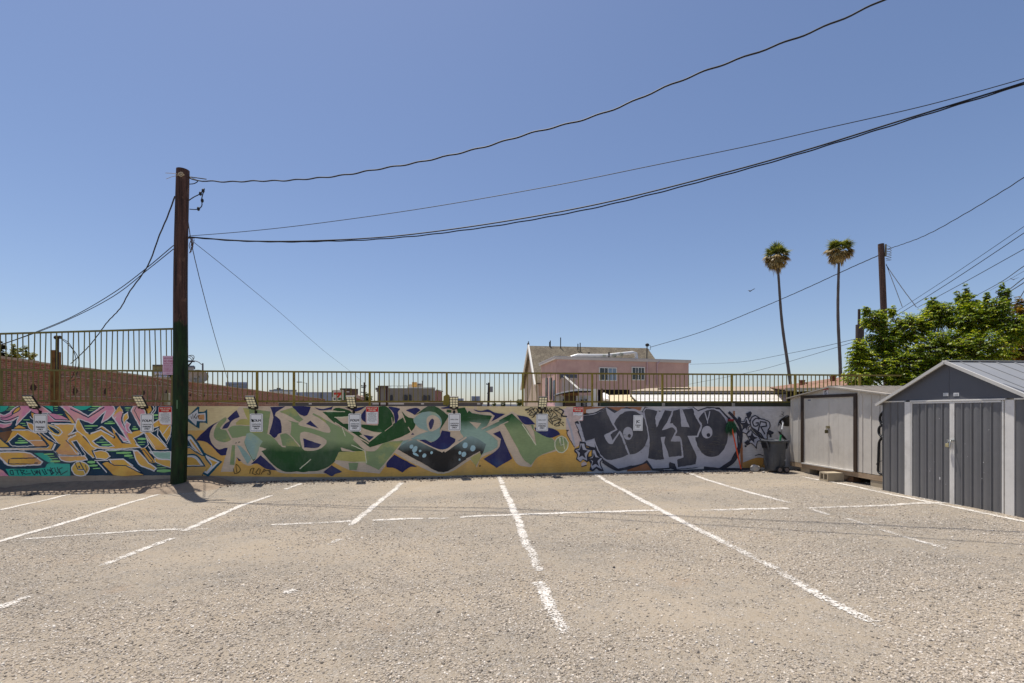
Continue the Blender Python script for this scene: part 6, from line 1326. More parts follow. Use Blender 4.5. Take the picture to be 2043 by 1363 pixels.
mb = MB(); mb.bar(fl+Vector((-.05, -.05, -.25)), rl+Vector((-.05, 0, .02)), .16, .30); mb.bar(bl+Vector((-.05, .05, -.2)), rl+Vector((-.05, 0, .02)), .14, .26); mb.build('bargeboard', WT_, hs)
mb = MB()
for px, py, l in ((1056-1.5, 690, .5), (1096.5, 690, .45), (1098, 690, .6), (1118.5, 690, .95), (1153, 693, .4), (1157.5, 697, .75)): p = at(px, py, 50.3); mb.tube([p-Vector((0, 0, .3)), p+Vector((0, 0, l*.9))], .05, 6)
p = at(1054, 687, 50); mb.ball(p, .13, .13, .16, 8, 5); build_each(mb, 'vent_pipe', M('dark_pipe', (50, 44, 40), .7, .2), roofo)
p = at(1290.5, 715, 47); e = empty('roof_mast', p, 'service mast with dark weatherhead on the pink building roof', 'mast'); mb = MB(); q = at(1291, 690, 47); mb.tube([p-Vector((0, 0, .3)), q], .055, 8); mb.build('pipe', M('mast_dark', (48, 46, 46), .6, .2), e)
mb = MB(); mb.ball(q+Vector((.02, 0, .08)), .2, .15, .17, 9, 6); mb.tube(catmull([q+Vector((.15, 0, .1)), q+Vector((.35, 0, -.05)), q+Vector((.3, 0, -.4)), q+Vector((.1, 0, -.3))], 5), .02, 5); mb.build('weatherhead', CBL, e)

# pink two storey building
e = empty('pink_building', (*xy(1110, 40), 0), 'faded pink two storey stucco building with flat white edged roof', 'building')
P1, P2 = xy(1111, 40), xy(1374, 43.2); P0 = xy(1079, 46); zc = zt(717, 40)
vec = Vector((P0[0]-P1[0], P0[1]-P1[1])); P3 = (P2[0]+vec.x, P2[1]+vec.y)
mb = MB(); mb.prism([P1, P2, P3, P0], 0, zc); mb.build('wall', PNK, e)
mb = MB(); ov = .35; cen = Vector(((P1[0]+P3[0])/2, (P1[1]+P3[1])/2)); grow = [tuple(cen+(Vector(p)-cen)*(1+.03)) for p in (P1, P2, P3, P0)]
mb.prism(grow, zc+.002, zc+.20); mb.build('roof', M('roof_edge', (196, 186, 176), .7, .1, 1), e)
mb = MB(); g2_ = [tuple(cen+(Vector(p)-cen)*(1+.033)) for p in (P1, P2, P3, P0)]; mb.prism(g2_, zc+.20, zc+.27); mb.build('roof_edge', M('roof_top_grey', (176, 172, 168), .6, .1), e)
fd = Vector((P2[0]-P1[0], P2[1]-P1[1], 0)).normalized(); fnv = Vector((fd.y, -fd.x, 0))
def facade(px, py):  # point on the pink front
    a, b, c = ray(px, py); x0, y0 = P1; t = (x0*fnv.x+y0*fnv.y)/(a*fnv.x+b*fnv.y); return Vector((a*t, b*t, H+c*t))
GLS = M('dark_glass', (26, 28, 32), .12, .2, 1, spec=.8); GLB = M('painted_reflection_glass', (120, 138, 156), .15, .1, 1, spec=.8)  # GLB: sky reflection put into the pale blue base colour
for x0, x1, y0, y1 in ((1195.5, 1229.5, 734.5, 759), (1260.5, 1285, 733.5, 758)):
    a, b = facade(x0, y1), facade(x1, y0); w_ = (Vector((b.x, b.y, 0))-Vector((a.x, a.y, 0))).length; ctr = Vector(((a.x+b.x)/2, (a.y+b.y)/2, (a.z+b.z)/2))+fnv*.03; hh = (b.z-a.z)/2
    mb = MB(); T_ = .035
    for s in (-1, 1): mb.obox(ctr+fd*(s*w_/2), fd*T_, fnv*.04, (0, 0, hh+T_)); mb.obox(ctr+Vector((0, 0, s*hh)), fd*(w_/2), fnv*.038, (0, 0, T_))
    mb.obox(ctr, fd*.028, fnv*.036, (0, 0, hh)); mb.obox(ctr+fd*(w_*.25)+fnv*.0, fd*(w_/4), fnv*.02, (0, 0, .022)); mb.obox(ctr+fd*(w_*.25), fd*.02, fnv*.021, (0, 0, hh)); mb.obox(ctr-fd*(w_*.2), fd*.018, fnv*.02, (0, 0, hh))
    wn = mb.build('window', WT_, e)
    mb = MB(); mb.obox(ctr-fd*(w_/4)-fnv*.01, fd*(w_/4), fnv*.012, (0, 0, hh)); mb.build('open_pane_shade', GLS, wn)  # dark sheet painted in for the unlit room behind the open half
    mb = MB(); mb.obox(ctr+fd*(w_/4)-fnv*.008, fd*(w_/4), fnv*.012, (0, 0, hh)); mb.build('pane', GLB if x0 < 1240 else GLS, wn)
mb = MB()
for px, ya, yb in ((1290.5, 722, 768), (1310.5, 722, 770)): a, b = facade(px, ya)+fnv*.05, facade(px, yb)+fnv*.05; mb.tube([a, b], .05, 6)
a = facade(1315, 722)+fnv*.1; mb.tube([a, facade(1310.5, 727)+fnv*.05], .06, 6); build_each(mb, 'downpipe', PNK2, e)
mb = MB(); a, b = facade(1117, 755), facade(1151, 747); mb.obox(((a.x+b.x)/2, (a.y+b.y)/2, zt(752, 40.5)), fd*.72, fnv*.12, (0, 0, .18)); mb.build('awning', M('awning_grey', (78, 80, 88), .7, .15), e)
mb = MB(); a = facade(1118, 753); b = facade(1152, 753); mb.obox((a+b)/2+Vector((0, 0, -.12)), fd*.72, fnv*.14, (0, 0, .07)); a, b = facade(1119, 778), facade(1150, 757); mb.obox(((a.x+b.x)/2, (a.y+b.y)/2, (a.z+b.z)/2), fd*.62, fnv*.05, (0, 0, .5)); mb.build('shutter', M('shutter_beige', (176, 160, 148), .7, .1), e)
mb = MB(); sdv = Vector((vec.x, vec.y, 0)).normalized(); sn = Vector((sdv.y, -sdv.x, 0)); sn = -sn if sn.x > 0 else sn
for k, h0, h1 in ((.8, 2.4, 4.2), (2.0, 2.6, 4.5), (3.6, 2.4, 4.6)): c = Vector((P1[0], P1[1], (h0+h1)/2))+sdv*k+sn*.03; mb.obox(c, sdv*.35, sn*.04, (0, 0, (h1-h0)/2))
build_each(mb, 'side_window', M('blue_glass', (34, 38, 66), .2, .2, 1), e)
mb = MB(); c1, c2 = facade(1083+30, 808), facade(1113, 780); mb.obox(Vector((P1[0], P1[1], 1.5))+sdv*1.8+sn*.012, sdv*1.7, sn*.012, (0, 0, .9)); mb.build('repaint_patch', M('pale_pink', (226, 182, 178), .9, .1, .8), e)
e2 = empty('roof_duct', at(1140, 712, 41.5), 'silver ventilation duct running along the pink building roof', 'duct'); SVR = M('duct_silver', (212, 210, 206), .45, .12, 2, metal=.35)
mb = MB(); pts = [at(1139, 713, 41.3), at(1152, 709, 41.3), at(1180, 709.5, 41.5), at(1212, 709.5, 41.7), at(1222, 708, 41.8), at(1262, 703.5, 42), at(1268.5, 705.5, 42), at(1270, 717, 42)]; mb.tube(pts, .14, 10); mb.build('duct_run', SVR, e2)
mb = MB()
for px, py in ((1160, 710), (1185, 710.5), (1205, 710.5), (1226, 709), (1240, 707)): p = at(px, py, 41.6); mb.tube([p+Vector((-.12, 0, 0)), p+Vector((.12, 0, 0))], .165, 10)
mb.build('duct_joint', M('duct_joint', (150, 152, 140), .5, .2, 3, metal=.3), e2)
for k, px in enumerate((1175, 1215)): 
    p = at(px, 711, 41.6); mb = MB(); mb.tube([p-Vector((0, 0, .3)), p+Vector((0, 0, .3))], .05, 6); mb.ball(p+Vector((0, 0, .3)), .12, .12, .06, 8, 4); o = mb.build('roof_vent', M('dark_pipe'), origin=p); tag(o, ('small dark roof vent nearer the left end of the silver duct', 'small dark roof vent at the bend of the silver duct')[k], 'vent')

# white annex with curved canopy
e = empty('white_annex', (*xy(1112, 36), 0), 'white annex with swooping white canopy below the pink building', 'building')
A_, B2, = xy(1107, 35), xy(1193, 35.5); mb = MB(); mb.prism([A_, B2, xy(1193, 39), xy(1107, 38.5)], 0, zt(789, 35)); mb.build('wall', M('annex_white', (206, 204, 206), .8, .06), e)
def an(px0, px1, y0, y1, m, nm, off=.06):
    mb = MB(); a0, a1 = xy(px0, 35-off), xy(px1, 35-off+.3); a2, a3 = xy(px1, 35.2), xy(px0, 35.1); mb.prism([a0, a1, a2, a3], zt(y1, 35), zt(y0, 35)); return mb.build(nm, m, e)
an(1127, 1149, 789, 820, M('door_brown', (84, 62, 46), .7, .2, 3), 'door', .08); an(1122, 1155, 783.5, 789.5, M('beam_brown', (122, 86, 52), .7, .2, 3), 'beam', .25)
an(1159, 1164, 797, 818, GLS, 'window', .08); an(1166, 1171, 796, 818, GLS, 'window', .08); an(1123, 1126.5, 797, 820, M('dark_pipe'), 'pipe', .3)
mb = MB(); top = [(1104.5, 789), (1110, 785), (1122, 781.5), (1140, 778), (1156, 775.5), (1168, 775.5), (1184, 777.5)]; bot = [(1106, 790), (1114, 789), (1126, 786), (1140, 783.5), (1156, 783.5), (1168, 783.5), (1184, 782)]
vs = [at(x, y, 34.2) for x, y in top]+[at(x, y, 34.2) for x, y in bot]+[at(x, y, 37.2) for x, y in top]+[at(x, y, 37.2) for x, y in bot]; n = 7
for i in range(n-1):
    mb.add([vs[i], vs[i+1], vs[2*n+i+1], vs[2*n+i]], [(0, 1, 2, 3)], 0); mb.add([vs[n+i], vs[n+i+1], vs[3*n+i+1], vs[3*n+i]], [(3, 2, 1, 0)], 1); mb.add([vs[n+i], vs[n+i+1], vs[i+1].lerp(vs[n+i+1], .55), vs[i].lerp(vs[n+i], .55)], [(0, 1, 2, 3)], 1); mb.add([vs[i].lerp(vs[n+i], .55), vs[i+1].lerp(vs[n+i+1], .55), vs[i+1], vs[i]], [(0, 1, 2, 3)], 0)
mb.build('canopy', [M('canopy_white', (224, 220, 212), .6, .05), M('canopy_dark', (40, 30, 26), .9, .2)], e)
p0 = at(1124, 750, 39.8); mb = MB()
for d_ in (0, .12): mb.tube([p0+Vector((d_, 0, 0)), at(1154+d_*20, 776, 34.6)], .025, 5)
mb.build('stay_rod', WT_, e)

# long low sheds with sunlit roofs
def slab(e, name, mat, q, th=.06):
    mb = MB(); q = [Vector(v) for v in q]; n = len(q); d = Vector((0, 0, -th)); mb.add(q+[v+d for v in q], [tuple(range(n)), tuple(range(2*n-1, n-1, -1))]+[(i, n+i, n+(i+1) % n, (i+1) % n) for i in range(n)]); return mb.build(name, mat, e)
WR = M('white_corrugated', (232, 226, 216), .7, .06, 1.2, streak=(1, 6, 1)); CRR = M('cream_corrugated', (206, 188, 152), .7, .12, 1.5, streak=(1, 6, 1)); TAN = M('tan_roof', (168, 150, 126), .8, .1, 1, dirt=((140, 122, 104), 1.2, .4)); GRW = M('grey_shade_wall', (148, 142, 138), .8, .1, 1, streak=(4, 1, 1)); DKV = M('shade_fill', (26, 20, 18), .95, .2)  # DKV: near-black colour put in for the shade of openings
e = empty('long_low_shed', (*xy(1262, 20), 0), 'long low shed with a gleaming white corrugated roof behind the railing', 'shed')
zA, zB = zt(802.5, 20), zt(787, 24)
slab(e, 'roof', WR, [(*xy(1275, 20), zA), (*xy(1572, 20), zA), (*xy(1572, 24), zB), (*xy(1259, 24), zB)])
mb = MB(); mb.prism([xy(1275, 20.1), xy(1570, 20.1), xy(1570, 23.9), xy(1262, 23.9)], 0, zA-.08); mb.build('wall', GRW, e)
mb = MB()
for k in range(6): z = zA+(zB-zA)*(k+.5)/6; t = 20+4*(k+.5)/6; mb.bar((*xy(1272-2*k, t), z+.012), (*xy(1572, t), z+.012), .05, .02)
mb.build('roof_rib', WR, e)
e = empty('cream_roofed_shed', (*xy(1205, 23), 0), 'small shed with rolled cream roof and a solid dark block for its shaded opening beside the white roof', 'shed')
slab(e, 'roof', CRR, [(*xy(1206, 22), zt(804, 22)), (*xy(1268, 22), zt(804, 22)), (*xy(1257, 25.5), zt(787.5, 25.5)), (*xy(1207, 25.5), zt(788.5, 25.5))])
mb = MB(); mb.tube([(*xy(1205, 23.6), zt(788, 23.6)), (*xy(1207, 23.2), zt(795, 23.2)), (*xy(1211, 22.6), zt(800, 22.6))], [.12, .2, .1], 8); mb.ball((*xy(1208.5, 23.3), zt(793, 23.3)), .16, .2, .16, 9, 6, jit=.2); mb.build('tarp', WR, e)
mb = MB(); mb.prism([xy(1193, 28), xy(1256, 28), xy(1256, 29.5), xy(1193, 29.5)], 0, zt(777.5, 28)); mb.build('open_back_shade', DKV, e)  # solid near-black block painted in for the shaded opening
mb = MB(); mb.prism([xy(1198.5, 22.4), xy(1203, 22.4), xy(1203, 22.6), xy(1198.5, 22.6)], 0, zt(775.5, 22.4)); mb.build('post', M('post_brown', (110, 90, 72), .85, .2, 3), e)
mb = MB(); mb.prism([xy(1184, 24), xy(1192, 24), xy(1192, 24.3), xy(1184, 24.3)], 0, zt(776, 24)); mb.build('white_post', WT_, e)
e = empty('tan_roofed_building', (*xy(1260, 24.2), 0), 'low building with wide tan roof behind the white corrugated roof', 'building')
zC, zD = zt(781, 24.4), zt(771.5, 31)
mb = MB(); mb.prism([xy(1257, 24.4), xy(1588, 24.4), xy(1588, 33), xy(1290, 33)], 0, zC); mb.build('wall', GRW, e)
slab(e, 'roof', TAN, [(*xy(1258, 24.1), zt(779.5, 24.1)), (*xy(1300, 24.1), zt(780, 24.1)), (*xy(1590, 24.1), zt(779.5, 24.1)), (*xy(1590, 31), zD), (*xy(1390, 31), zD), (*xy(1290, 30), zt(775, 30))], .12)
mb = MB(); mb.bar((*xy(1258, 24.0), zt(783.5, 24)), (*xy(1590, 24.0), zt(783.5, 24)), .06, .05); mb.build('gutter', M('gutter_grey', (112, 108, 110), .6, .1), e)
mb = MB(); mb.obox((*xy(1345, 26.5), zt(776, 26.5)), (.8, 0, 0), (0, .3, 0), (0, 0, .03)); mb.obox((*xy(1344, 26.5), zt(777.5, 26.5)), (.12, 0, 0), (0, .2, 0), (0, 0, .06)); mb.build('roof_slot', DKV, e)
# brown tiled roof house at right
e = empty('tiled_roof_house', (*xy(1640, 18), 0), 'low house with red brown tile roof and eave shade painted dark on its wall behind the pale shed', 'house')
TILE = brick_mat('tile_roof', (146, 108, 88), (126, 90, 72), (118, 78, 60), bw=.22, rh=.05, ms=.006, axis=0, dirt=(150, 120, 96), bumps=.6)
zrd = 3.03; r0, r1 = xy(1715, 18.6), xy(1536, 28.5); q0, q1 = xy(1740, 14.9), xy(1568, 17.4)
slab(e, 'roof', TILE, [(*q1, zt(775, 17.2)), (*q0, zt(775.5, 15)), (*r0, zrd), (*r1, zrd)], .05)
mb = MB(); mb.bar((*q1, zt(776.2, 17.2)), (*q0, zt(777, 15)), .08, .10); mb.build('fascia', M('fascia_grey', (150, 142, 130), .7, .1), e)
mb = MB(); mb.prism([xy(1570, 17.8), xy(1740, 15.5), xy(1716, 18.4), xy(1580, 27)], 0, zt(779.5, 17.4)-.02); mb.build('wall', DKV, e)  # wall coloured near-black for the shade under the eaves
mb = MB()
for px, t, y0, y1, w_ in ((1600, 18.5, 760.5, 774, .07), (1662, 17.8, 752.5, 770, .07), (1609.5, 19, 765, 770, .03)):
    x, y = xy(px, t); mb.box(x-w_, x+w_, y-w_, y+w_, zt(y1+6, t), zt(y0, t)); mb.box(x-w_*1.15, x+w_*1.15, y-w_*1.15, y+w_*1.15, zt(y0, t), zt(y0, t)+.04)
build_each(mb, 'chimney', M('rust_flue', (112, 64, 44), .8, .25, 8), e)
p = at(1556, 790, 17.5)
# grey roof ledge of a low building
e = empty('flat_roof_building', (*xy(760, 25), 0), 'low building whose dark grey roof edge shows just over the wall at mid left', 'building')
mb = MB(); mb.prism([xy(556, 25), xy(962, 25), xy(962, 30), xy(556, 30)], 0, zt(804, 25)); mb.build('wall', M('ledge_grey', (92, 90, 92), .8, .12, 1), e)
mb = MB(); mb.prism([xy(554, 24.9), xy(964, 24.9), xy(964, 30.1), xy(554, 30.1)], zt(804, 25), zt(803, 25)); mb.build('roof_edge', M('ledge_light', (176, 160, 146), .8, .1), e)
mb = MB()
for a, b in ((616, 622), (743, 772), (775, 806), (840, 846), (952, 958)): mb.prism([xy(a, 24.75), xy(b, 24.75), xy(b, 24.85), xy(a, 24.85)], zt(807, 24.8), zt(804.6, 24.8))
build_each(mb, 'roof_light', M('pale_panel', (214, 206, 198), .6, .08), e)
for px in (757.5, 771.5):
    x, y = xy(px, 22); mb = MB(); mb.box(x-.035, x+.035, y-.035, y+.035, 0, zt(771, 22)); o = mb.build('rusty_pole', M('rust_pole', (66, 40, 34), .85, .2, 6), origin=(x, y, 0)); tag(o, 'thin rusty pole behind the railing, left of two in front of the grey building' if px < 760 else 'thin rusty pole behind the railing, right of two in front of the grey building', 'pole')

# ------------------------------------------------------------------ the far skyline
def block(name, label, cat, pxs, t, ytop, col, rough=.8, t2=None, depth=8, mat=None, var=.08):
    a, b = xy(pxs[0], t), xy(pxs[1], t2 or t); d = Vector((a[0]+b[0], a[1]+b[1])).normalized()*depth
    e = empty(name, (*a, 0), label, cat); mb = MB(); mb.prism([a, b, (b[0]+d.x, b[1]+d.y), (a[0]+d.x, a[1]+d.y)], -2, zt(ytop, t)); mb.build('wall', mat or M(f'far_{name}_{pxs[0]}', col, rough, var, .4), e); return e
def strips(e, pxs, t, rows, m, nm='window', off=.1):
    mb = MB()
    for (x0, x1, y0, y1) in rows: a, b = xy(x0, t-off), xy(x1, t-off); d = Vector((a[0], a[1])).normalized()*off*.9; mb.prism([a, b, (b[0]+d.x, b[1]+d.y), (a[0]+d.x, a[1]+d.y)], zt(y1, t), zt(y0, t))
    return build_each(mb, nm, m, e)
e = block('tagged_building', 'small olive building with spray tags left of the wooden pole', 'building', (304, 346), 60, 728.5, (136, 128, 92)); strips(e, None, 60, [(304, 345, 728, 731)], M('cornice_dark', (84, 80, 74)), 'cornice', .25)
mb = MB(); TG = M('tag_white', (196, 194, 204))
for k in range(7): x = 309+k*4.2; mb.tube([at(x, 744, 59.7), at(x+2, 741, 59.7), at(x+1, 748, 59.7), at(x+4, 744+R.uniform(-3, 3), 59.7)], .1, 4)
for k in range(5): x = 313+k*5; mb.tube([at(x, 752, 59.7), at(x+2, 749, 59.7), at(x+4, 753, 59.7)], .12, 4)
mb.build('spray_tag', TG, e); strips(e, None, 60, [(325, 345, 747, 752)], GLS, 'window', .1)
e = block('grey_building', 'plain grey building just right of the wooden pole', 'building', (366, 386.5), 60, 730, (150, 152, 156)); strips(e, None, 60, [(366, 387.5, 730, 733)], M('cornice_blue', (96, 104, 120)), 'cornice', .3); strips(e, None, 60, [(386.6, 389.5, 731, 737)], M('cornice_blue'), 'roof_unit', -.2)
e = block('office_tower', 'hazy blue grey office block far beyond the brick roof', 'building', (450, 493), 420, 762.5, (150, 158, 176), depth=30, var=.03)  # distance haze put into the blue grey wall and window colours
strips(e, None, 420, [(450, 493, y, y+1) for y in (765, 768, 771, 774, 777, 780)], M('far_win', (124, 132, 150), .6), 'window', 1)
e = block('white_block', 'far white flat roofed building with roof plant, left of the long grey one', 'building', (537, 592), 150, 778.5, (196, 200, 206), depth=15); strips(e, None, 150, [(537, 592, 778, 781)], M('far_band', (128, 136, 146)), 'cornice', .5); strips(e, None, 150, [(552, 560, 774, 779), (546, 566, 776.5, 778.6)], M('far_plant', (84, 88, 92)), 'roof_plant', -1)
strips(e, None, 150, [(594-35, 594-33, 783, 792), (575, 577, 783, 792)], M('far_win'), 'window', .3)
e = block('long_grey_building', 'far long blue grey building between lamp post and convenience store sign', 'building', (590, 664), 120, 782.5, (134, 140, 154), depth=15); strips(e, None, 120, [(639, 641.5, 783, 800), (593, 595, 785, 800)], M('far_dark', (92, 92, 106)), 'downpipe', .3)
e = block('brown_building', 'plain brown building standing right of the convenience store sign', 'building', (678.5, 714.5), 85, 776.5, (104, 84, 76), depth=12); strips(e, None, 85, [(678, 702, 775, 777.5), (702, 714.6, 776, 777.5)], M('far_cornice', (70, 62, 60)), 'cornice', .4); strips(e, None, 85, [(690, 697, 781, 783)], M('pale_panel'), 'wall_sign', .2)
e = block('red_shop', 'tiny reddish shop with striped awning left of the crossarm pole', 'shop', (708, 724), 75, 789, (140, 92, 78), depth=5)
q = [at(704, 789, 73.5), at(712, 787.5, 73.5), at(722, 792, 73.5), at(722, 798, 73.5), at(712, 794, 73.5), at(706, 793, 73.5)]; mb = MB(); mb.add([v for v in q]+[v+Vector((0, 1.5, 0)) for v in q], [(5, 4, 3, 2, 1, 0), tuple(range(6, 12))]+[(i, (i+1) % 6, 6+(i+1) % 6, 6+i) for i in range(6)]); mb.build('awning', M('awning_pale', (186, 160, 140), .8, .3, 1.2), e)
# convenience store sign: cream box, red orange numeral, green ends
t = 60; e = empty('shop_sign', (*xy(676, t), 0), 'cream store sign with a big red numeral 7 and green edges', 'sign')
mb = MB(); mb.prism([xy(664.5, t), xy(681.5, t), xy(681.5, t+.5), xy(664.5, t+.5)], zt(799, t), zt(778.3, t)); mb.build('panel', M('sign_cream_far', (214, 204, 182), .6, .05), e)
mb = MB(); mb.prism([xy(681.6, t), xy(685.5, t), xy(685.5, t+.4), xy(681.6, t+.4)], zt(798, t), zt(778, t)); mb.prism([xy(661.5, t+.2), xy(664.4, t+.2), xy(664.4, t+.6), xy(661.5, t+.6)], zt(792, t), zt(779, t), 1); mb.prism([xy(685.6, t+.1), xy(688, t+.1), xy(688, t+.5), xy(685.6, t+.5)], zt(798, t), zt(783.5, t), 1); mb.build('edge', [M('sign_cream_far'), M('sign_green_far', (40, 104, 62), .6)], e)
mb = MB(); RO = M('numeral_red', (204, 62, 40), .6, .1)
def flat(pts, off): return [at(x, y, t-off) for x, y in pts]
mb.add(flat([(666, 783.5), (681.2, 783), (681.2, 787), (678, 789.5), (675.5, 793.5), (671.5, 793.5), (673.5, 789.5), (676, 787.5), (666, 787.7)], .02), [tuple(range(8, -1, -1))]); mb.build('numeral', RO, e)
mb = MB()
for a, b in ((674.5, 679), (679.5, 681.4)): mb.add(flat([(a, 798), (b, 798), (b, 793.8), (a, 794.6)], .025), [(0, 1, 2, 3)])
mb.add(flat([(665.5, 798), (669, 798), (669, 794), (665.5, 795)], .025), [(0, 1, 2, 3)], 1); mb.build('base_band', [M('sign_green_far'), M('far_dark')], e)
# large grey building with arched windows
STU = M('far_stucco', (128, 122, 114), .85, .07, .5); e = empty('arched_window_building', (*xy(755, 70), 0), 'broad grey stucco building with arched windows and a roof deck', 'building')
mb = MB(); mb.prism([xy(753, 70), xy(868, 70), xy(868, 82), xy(753, 82)], -1, zt(774.5, 70)); mb.build('wall', STU, e)
mb = MB(); mb.prism([xy(755, 69.8), xy(773, 69.8), xy(773, 76), xy(755, 76)], zt(774.4, 70), zt(770.3, 70)); mb.prism([xy(753.5, 69.6), xy(775, 69.6), xy(775, 77), xy(753.5, 77)], zt(770.3, 70), zt(769.8, 70)); mb.prism([xy(749, 69.4), xy(754, 69.4), xy(754, 72), xy(749, 72)], zt(777, 70), zt(774, 70)); mb.prism([xy(751, 69.5), xy(754, 69.5), xy(754, 72), xy(751, 72)], zt(781, 70), zt(777.1, 70)); mb.build('corner_tower', M('far_stucco_dark', (112, 104, 98), .85, .08, .5), e)
def arch(px0, px1, y1, yt, m, nm='window'):
    mb = MB(); a = at(px0, y1, 69.9); b = at(px1, y1, 69.9); ctr = (a+b)/2; hw = (b-a)/2; pts = [a, b]; zs = zt(yt+ (px1-px0)*.35, 70)
    for k in range(9): an_ = PI*k/8; pts.append(Vector((ctr.x+hw.x*math.cos(an_), ctr.y+hw.y*math.cos(an_), zs+(zt(yt, 70)-zs)*math.sin(an_))))
    bk = [p+Vector((0, .3, 0)) for p in pts]; n = len(pts); mb.add(pts+bk, [tuple(range(n))]+[(i, n+i, n+(i+1) % n, (i+1) % n) for i in range(n)]); return mb.build(nm, m, e)
for a, b, yt in ((778, 783.5, 788), (804, 812, 787.5), (813, 821, 787.5), (842, 850, 788.5), (851, 858, 788.5)): arch(a, b, 799.5, yt, M('far_arch_glass', (52, 52, 58), .3, .2))
mb = MB(); mb.prism([xy(868.1, 70), xy(870, 70), xy(882, 76), xy(880, 82), xy(868.1, 82)], -1, zt(779, 70)); mb.build('side_wing', M('far_brickred', (130, 84, 74), .85, .1, 1), e)
mb = MB(); mb.prism([xy(870, 69.8), xy(884, 75.5), xy(884, 76.3), xy(870, 70.4)], zt(779, 70), zt(777, 70)); mb.build('cornice', STU, e)
mb = MB()
for a, b in ((773, 813), (844, 868)):
    for y in (770.2,): mb.bar(at(a, y+ (0 if a < 800 else 3), 71), at(b, y+(0 if a < 800 else 3), 71), .05)
    for k in range(7): x = a+(b-a)*k/6; mb.bar(at(x, 776, 71), at(x, 770.2+(0 if a < 800 else 3), 71), .04)
mb.build('deck_railing', M('far_dark'), e)
mb = MB(); mb.prism([xy(813, 71), xy(844, 71), xy(844, 75), xy(813, 75)], zt(776, 71), zt(773, 71)); mb.build('roof_platform', WT_, e)
e2 = empty('roof_tank', at(825, 773, 72), 'orange and white boxy tank on the grey building roof', 'tank'); mb = MB(); mb.prism([xy(822, 72), xy(832, 72), xy(832, 73.5), xy(822, 73.5)], zt(773, 72), zt(762.5, 72)); mb.build('tank', M('tank_orange', (216, 164, 84), .6, .15, 2), e2)
mb = MB(); mb.prism([xy(832.2, 72.2), xy(843, 72.2), xy(843, 73.5), xy(832.2, 73.5)], zt(773, 72), zt(765, 72)); mb.prism([xy(815, 72.1), xy(821.9, 72.1), xy(821.9, 73), xy(815, 73)], zt(773, 72), zt(767, 72)); mb.build('cabinet', M('cabinet_cream', (206, 194, 172), .6, .15, 2), e2)
mb = MB(); mb.prism([xy(834, 72.0), xy(839, 72.0), xy(839, 72.15), xy(834, 72.15)], zt(769, 72), zt(766.5, 72)); mb.bar(at(843.5, 775, 72), at(842.5, 760, 72), .1); mb.build('fan_unit', M('far_dark'), e2)
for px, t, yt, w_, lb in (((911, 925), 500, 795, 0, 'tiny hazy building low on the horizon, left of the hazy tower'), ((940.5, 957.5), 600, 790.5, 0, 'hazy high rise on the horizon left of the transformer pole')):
    e = block('hazy_tower', lb, 'building', px, t, yt, (146, 154, 172), depth=30, var=.03); strips(e, None, t, [(px[0]+1+k*3, px[0]+2.4+k*3, yt+2, 812) for k in range(int((px[1]-px[0])/3))], M('far_win'), 'window', 1.2)  # pale blue grey colours carry painted distance haze
# poles and lamps far off
def street_lamp(label, px, ytop, t, arm):
    b = at(px, ytop, t); e = empty('street_lamp', (b.x, b.y, 0), label, 'street lamp'); k = t/45
    mb = MB(); mb.tube([(b.x, b.y, 0), b], [.10, .07], 8); mb.build('post', M('lamp_post_grey', (96, 100, 104), .5, .1), e)
    mb = MB(); pts = [at(x, y, t) for x, y in arm]; mb.tube(catmull([b]+pts, 4), .04, 6); a_ = mb.build('arm', M('lamp_post_grey'), e); h = pts[-1]
    mb = MB(); mb.obox(h+Vector((-.25, 0, -.02)), (.42, 0, 0), (0, .15, 0), (0, 0, .07)); mb.build('lamp_head', M('lamp_head_grey', (74, 78, 82), .5, .1), e)
street_lamp('street lamp with curved arm just right of the wooden pole', 404.5, 725, 45, [(402, 727), (396, 722.5), (389, 720.3), (383, 720.5)])
street_lamp('small far street lamp in front of the long grey building', 612, 764, 90, [(610, 765), (605, 763), (600, 762.3)])
def far_pole(label, px, ytop, t, arms, box=None):
    b = at(px, ytop, t); e = empty('crossarm_pole', (b.x, b.y, 0), label, 'utility pole'); mb = MB(); mb.tube([(b.x-.15, b.y, 0), b], [.2, .15], 8); mb.build('shaft', M('far_pole_dark', (52, 48, 50), .9, .1), e)
    mb = MB()
    for x0, x1, y in arms: mb.bar(at(x0, y, t), at(x1, y+.4, t), .14); mb.bar(at(x0+1, y-1.5, t), at(x0+1, y, t), .12); mb.bar(at(x1-1, y-1.5, t), at(x1-1, y, t), .12)
    mb.build('crossarm', M('far_pole_dark'), e)
    if box: p = at(*box, t); mb = MB(); mb.tube([p-Vector((0, 0, .4)), p+Vector((0, 0, .4))], .26, 10); mb.build('transformer', M('transformer_grey', (128, 128, 132), .5, .1), e)
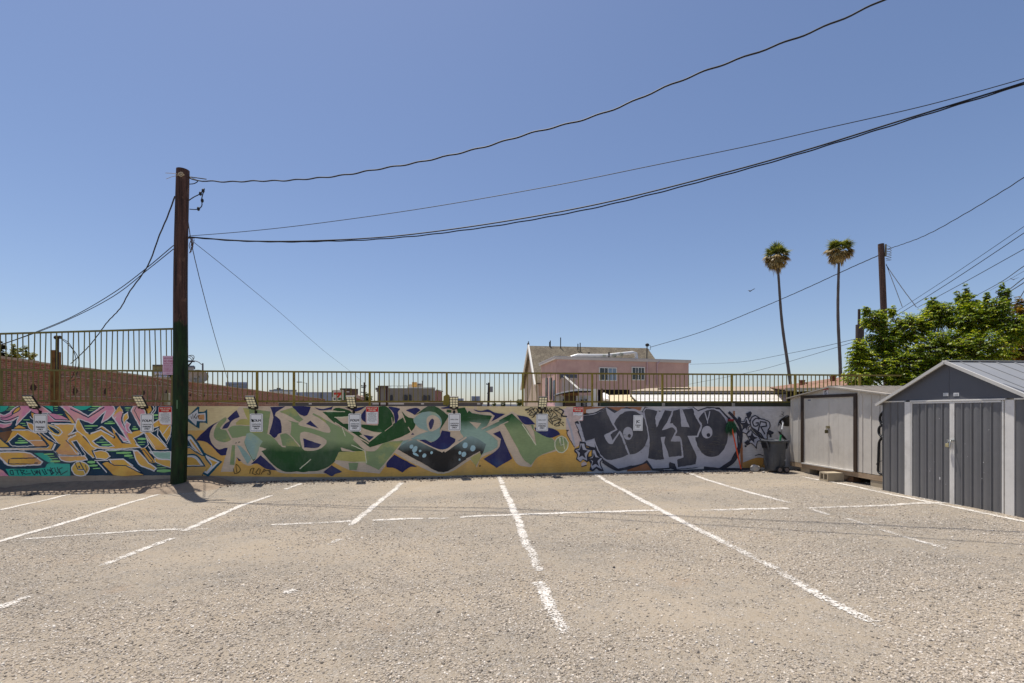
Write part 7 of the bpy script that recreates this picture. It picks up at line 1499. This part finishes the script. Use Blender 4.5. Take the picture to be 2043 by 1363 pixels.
far_pole('dark far pole with several crossarms beside a railing post', 727, 763, 90, [(720.5, 731, 770), (721, 730, 773), (720.5, 729.5, 783)])
far_pole('dark far pole carrying a grey transformer, right of mid railing', 975.5, 763.5, 70, [(970, 977, 766.5), (972, 977.5, 785)], (980, 777))
LF_ = leaf_mat('leaf_far', [(0, (50, 62, 36)), (1, (108, 118, 74))], .2)
for px, py, t, r_, lb in ((733.5, 793, 110, .9, 'tiny palm like tree beside the dark crossarm pole'), (1036.5, 803, 120, .7, 'tiny dark cypress left of the gabled house'), (985, 806, 130, .5, 'tiny shrub right of the transformer pole'), (1004, 806, 160, .7, 'tiny far shrub mid way to the gabled house')):
    b = xy(px, t); leafy_tree('far_tree', lb, (b[0], b[1], 0), [cl(px, py, t, r_, r_*1.3)], 8, .5, .25, LF_, int(px), trunk_r=.12, nleaf=4)
mb = MB(); p = at(1019, 800, 150)
for px, yt in ((1019, 798), (1000, 806)): q = xy(px, 150); mb.tube([(*q, 0), (*q, zt(yt, 150))], .12, 6)
o = mb.build('antenna_mast', M('far_pole_dark'), origin=(*xy(1019, 150), 0)); tag(o, 'thin far mast on the horizon left of the gabled house', 'mast')
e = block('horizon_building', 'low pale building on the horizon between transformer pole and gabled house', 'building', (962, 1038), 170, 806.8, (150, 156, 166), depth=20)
# birds
for px, py, lb, sx in ((1497, 581, 'small dark bird in the sky left of the palms', 1), (2022.5, 558, 'tiny dark bird above the tree tips at right edge', .7)):
    p = at(px, py, 60); mb = MB(); s = .36*sx; mb.tube([p+Vector((-s*.5, 0, -.03)), p, p+Vector((s*.5, 0, .08))], [.02, .07*sx, .03], 6); mb.add([p+Vector((-.05, -.1, .03)), p+Vector((.12, -.1, .05)), p+Vector((.25*sx, -.7*sx, .15)), p+Vector((.02, -.75*sx, .12))], [(0, 1, 2, 3)]); mb.add([p+Vector((-.05, .1, .03)), p+Vector((.12, .1, .05)), p+Vector((.3*sx, .7*sx, .3)), p+Vector((.05, .7*sx, .27))], [(3, 2, 1, 0)]); o = mb.build('bird', M('bird_dark', (40, 40, 46), .8), origin=p); tag(o, lb, 'bird')
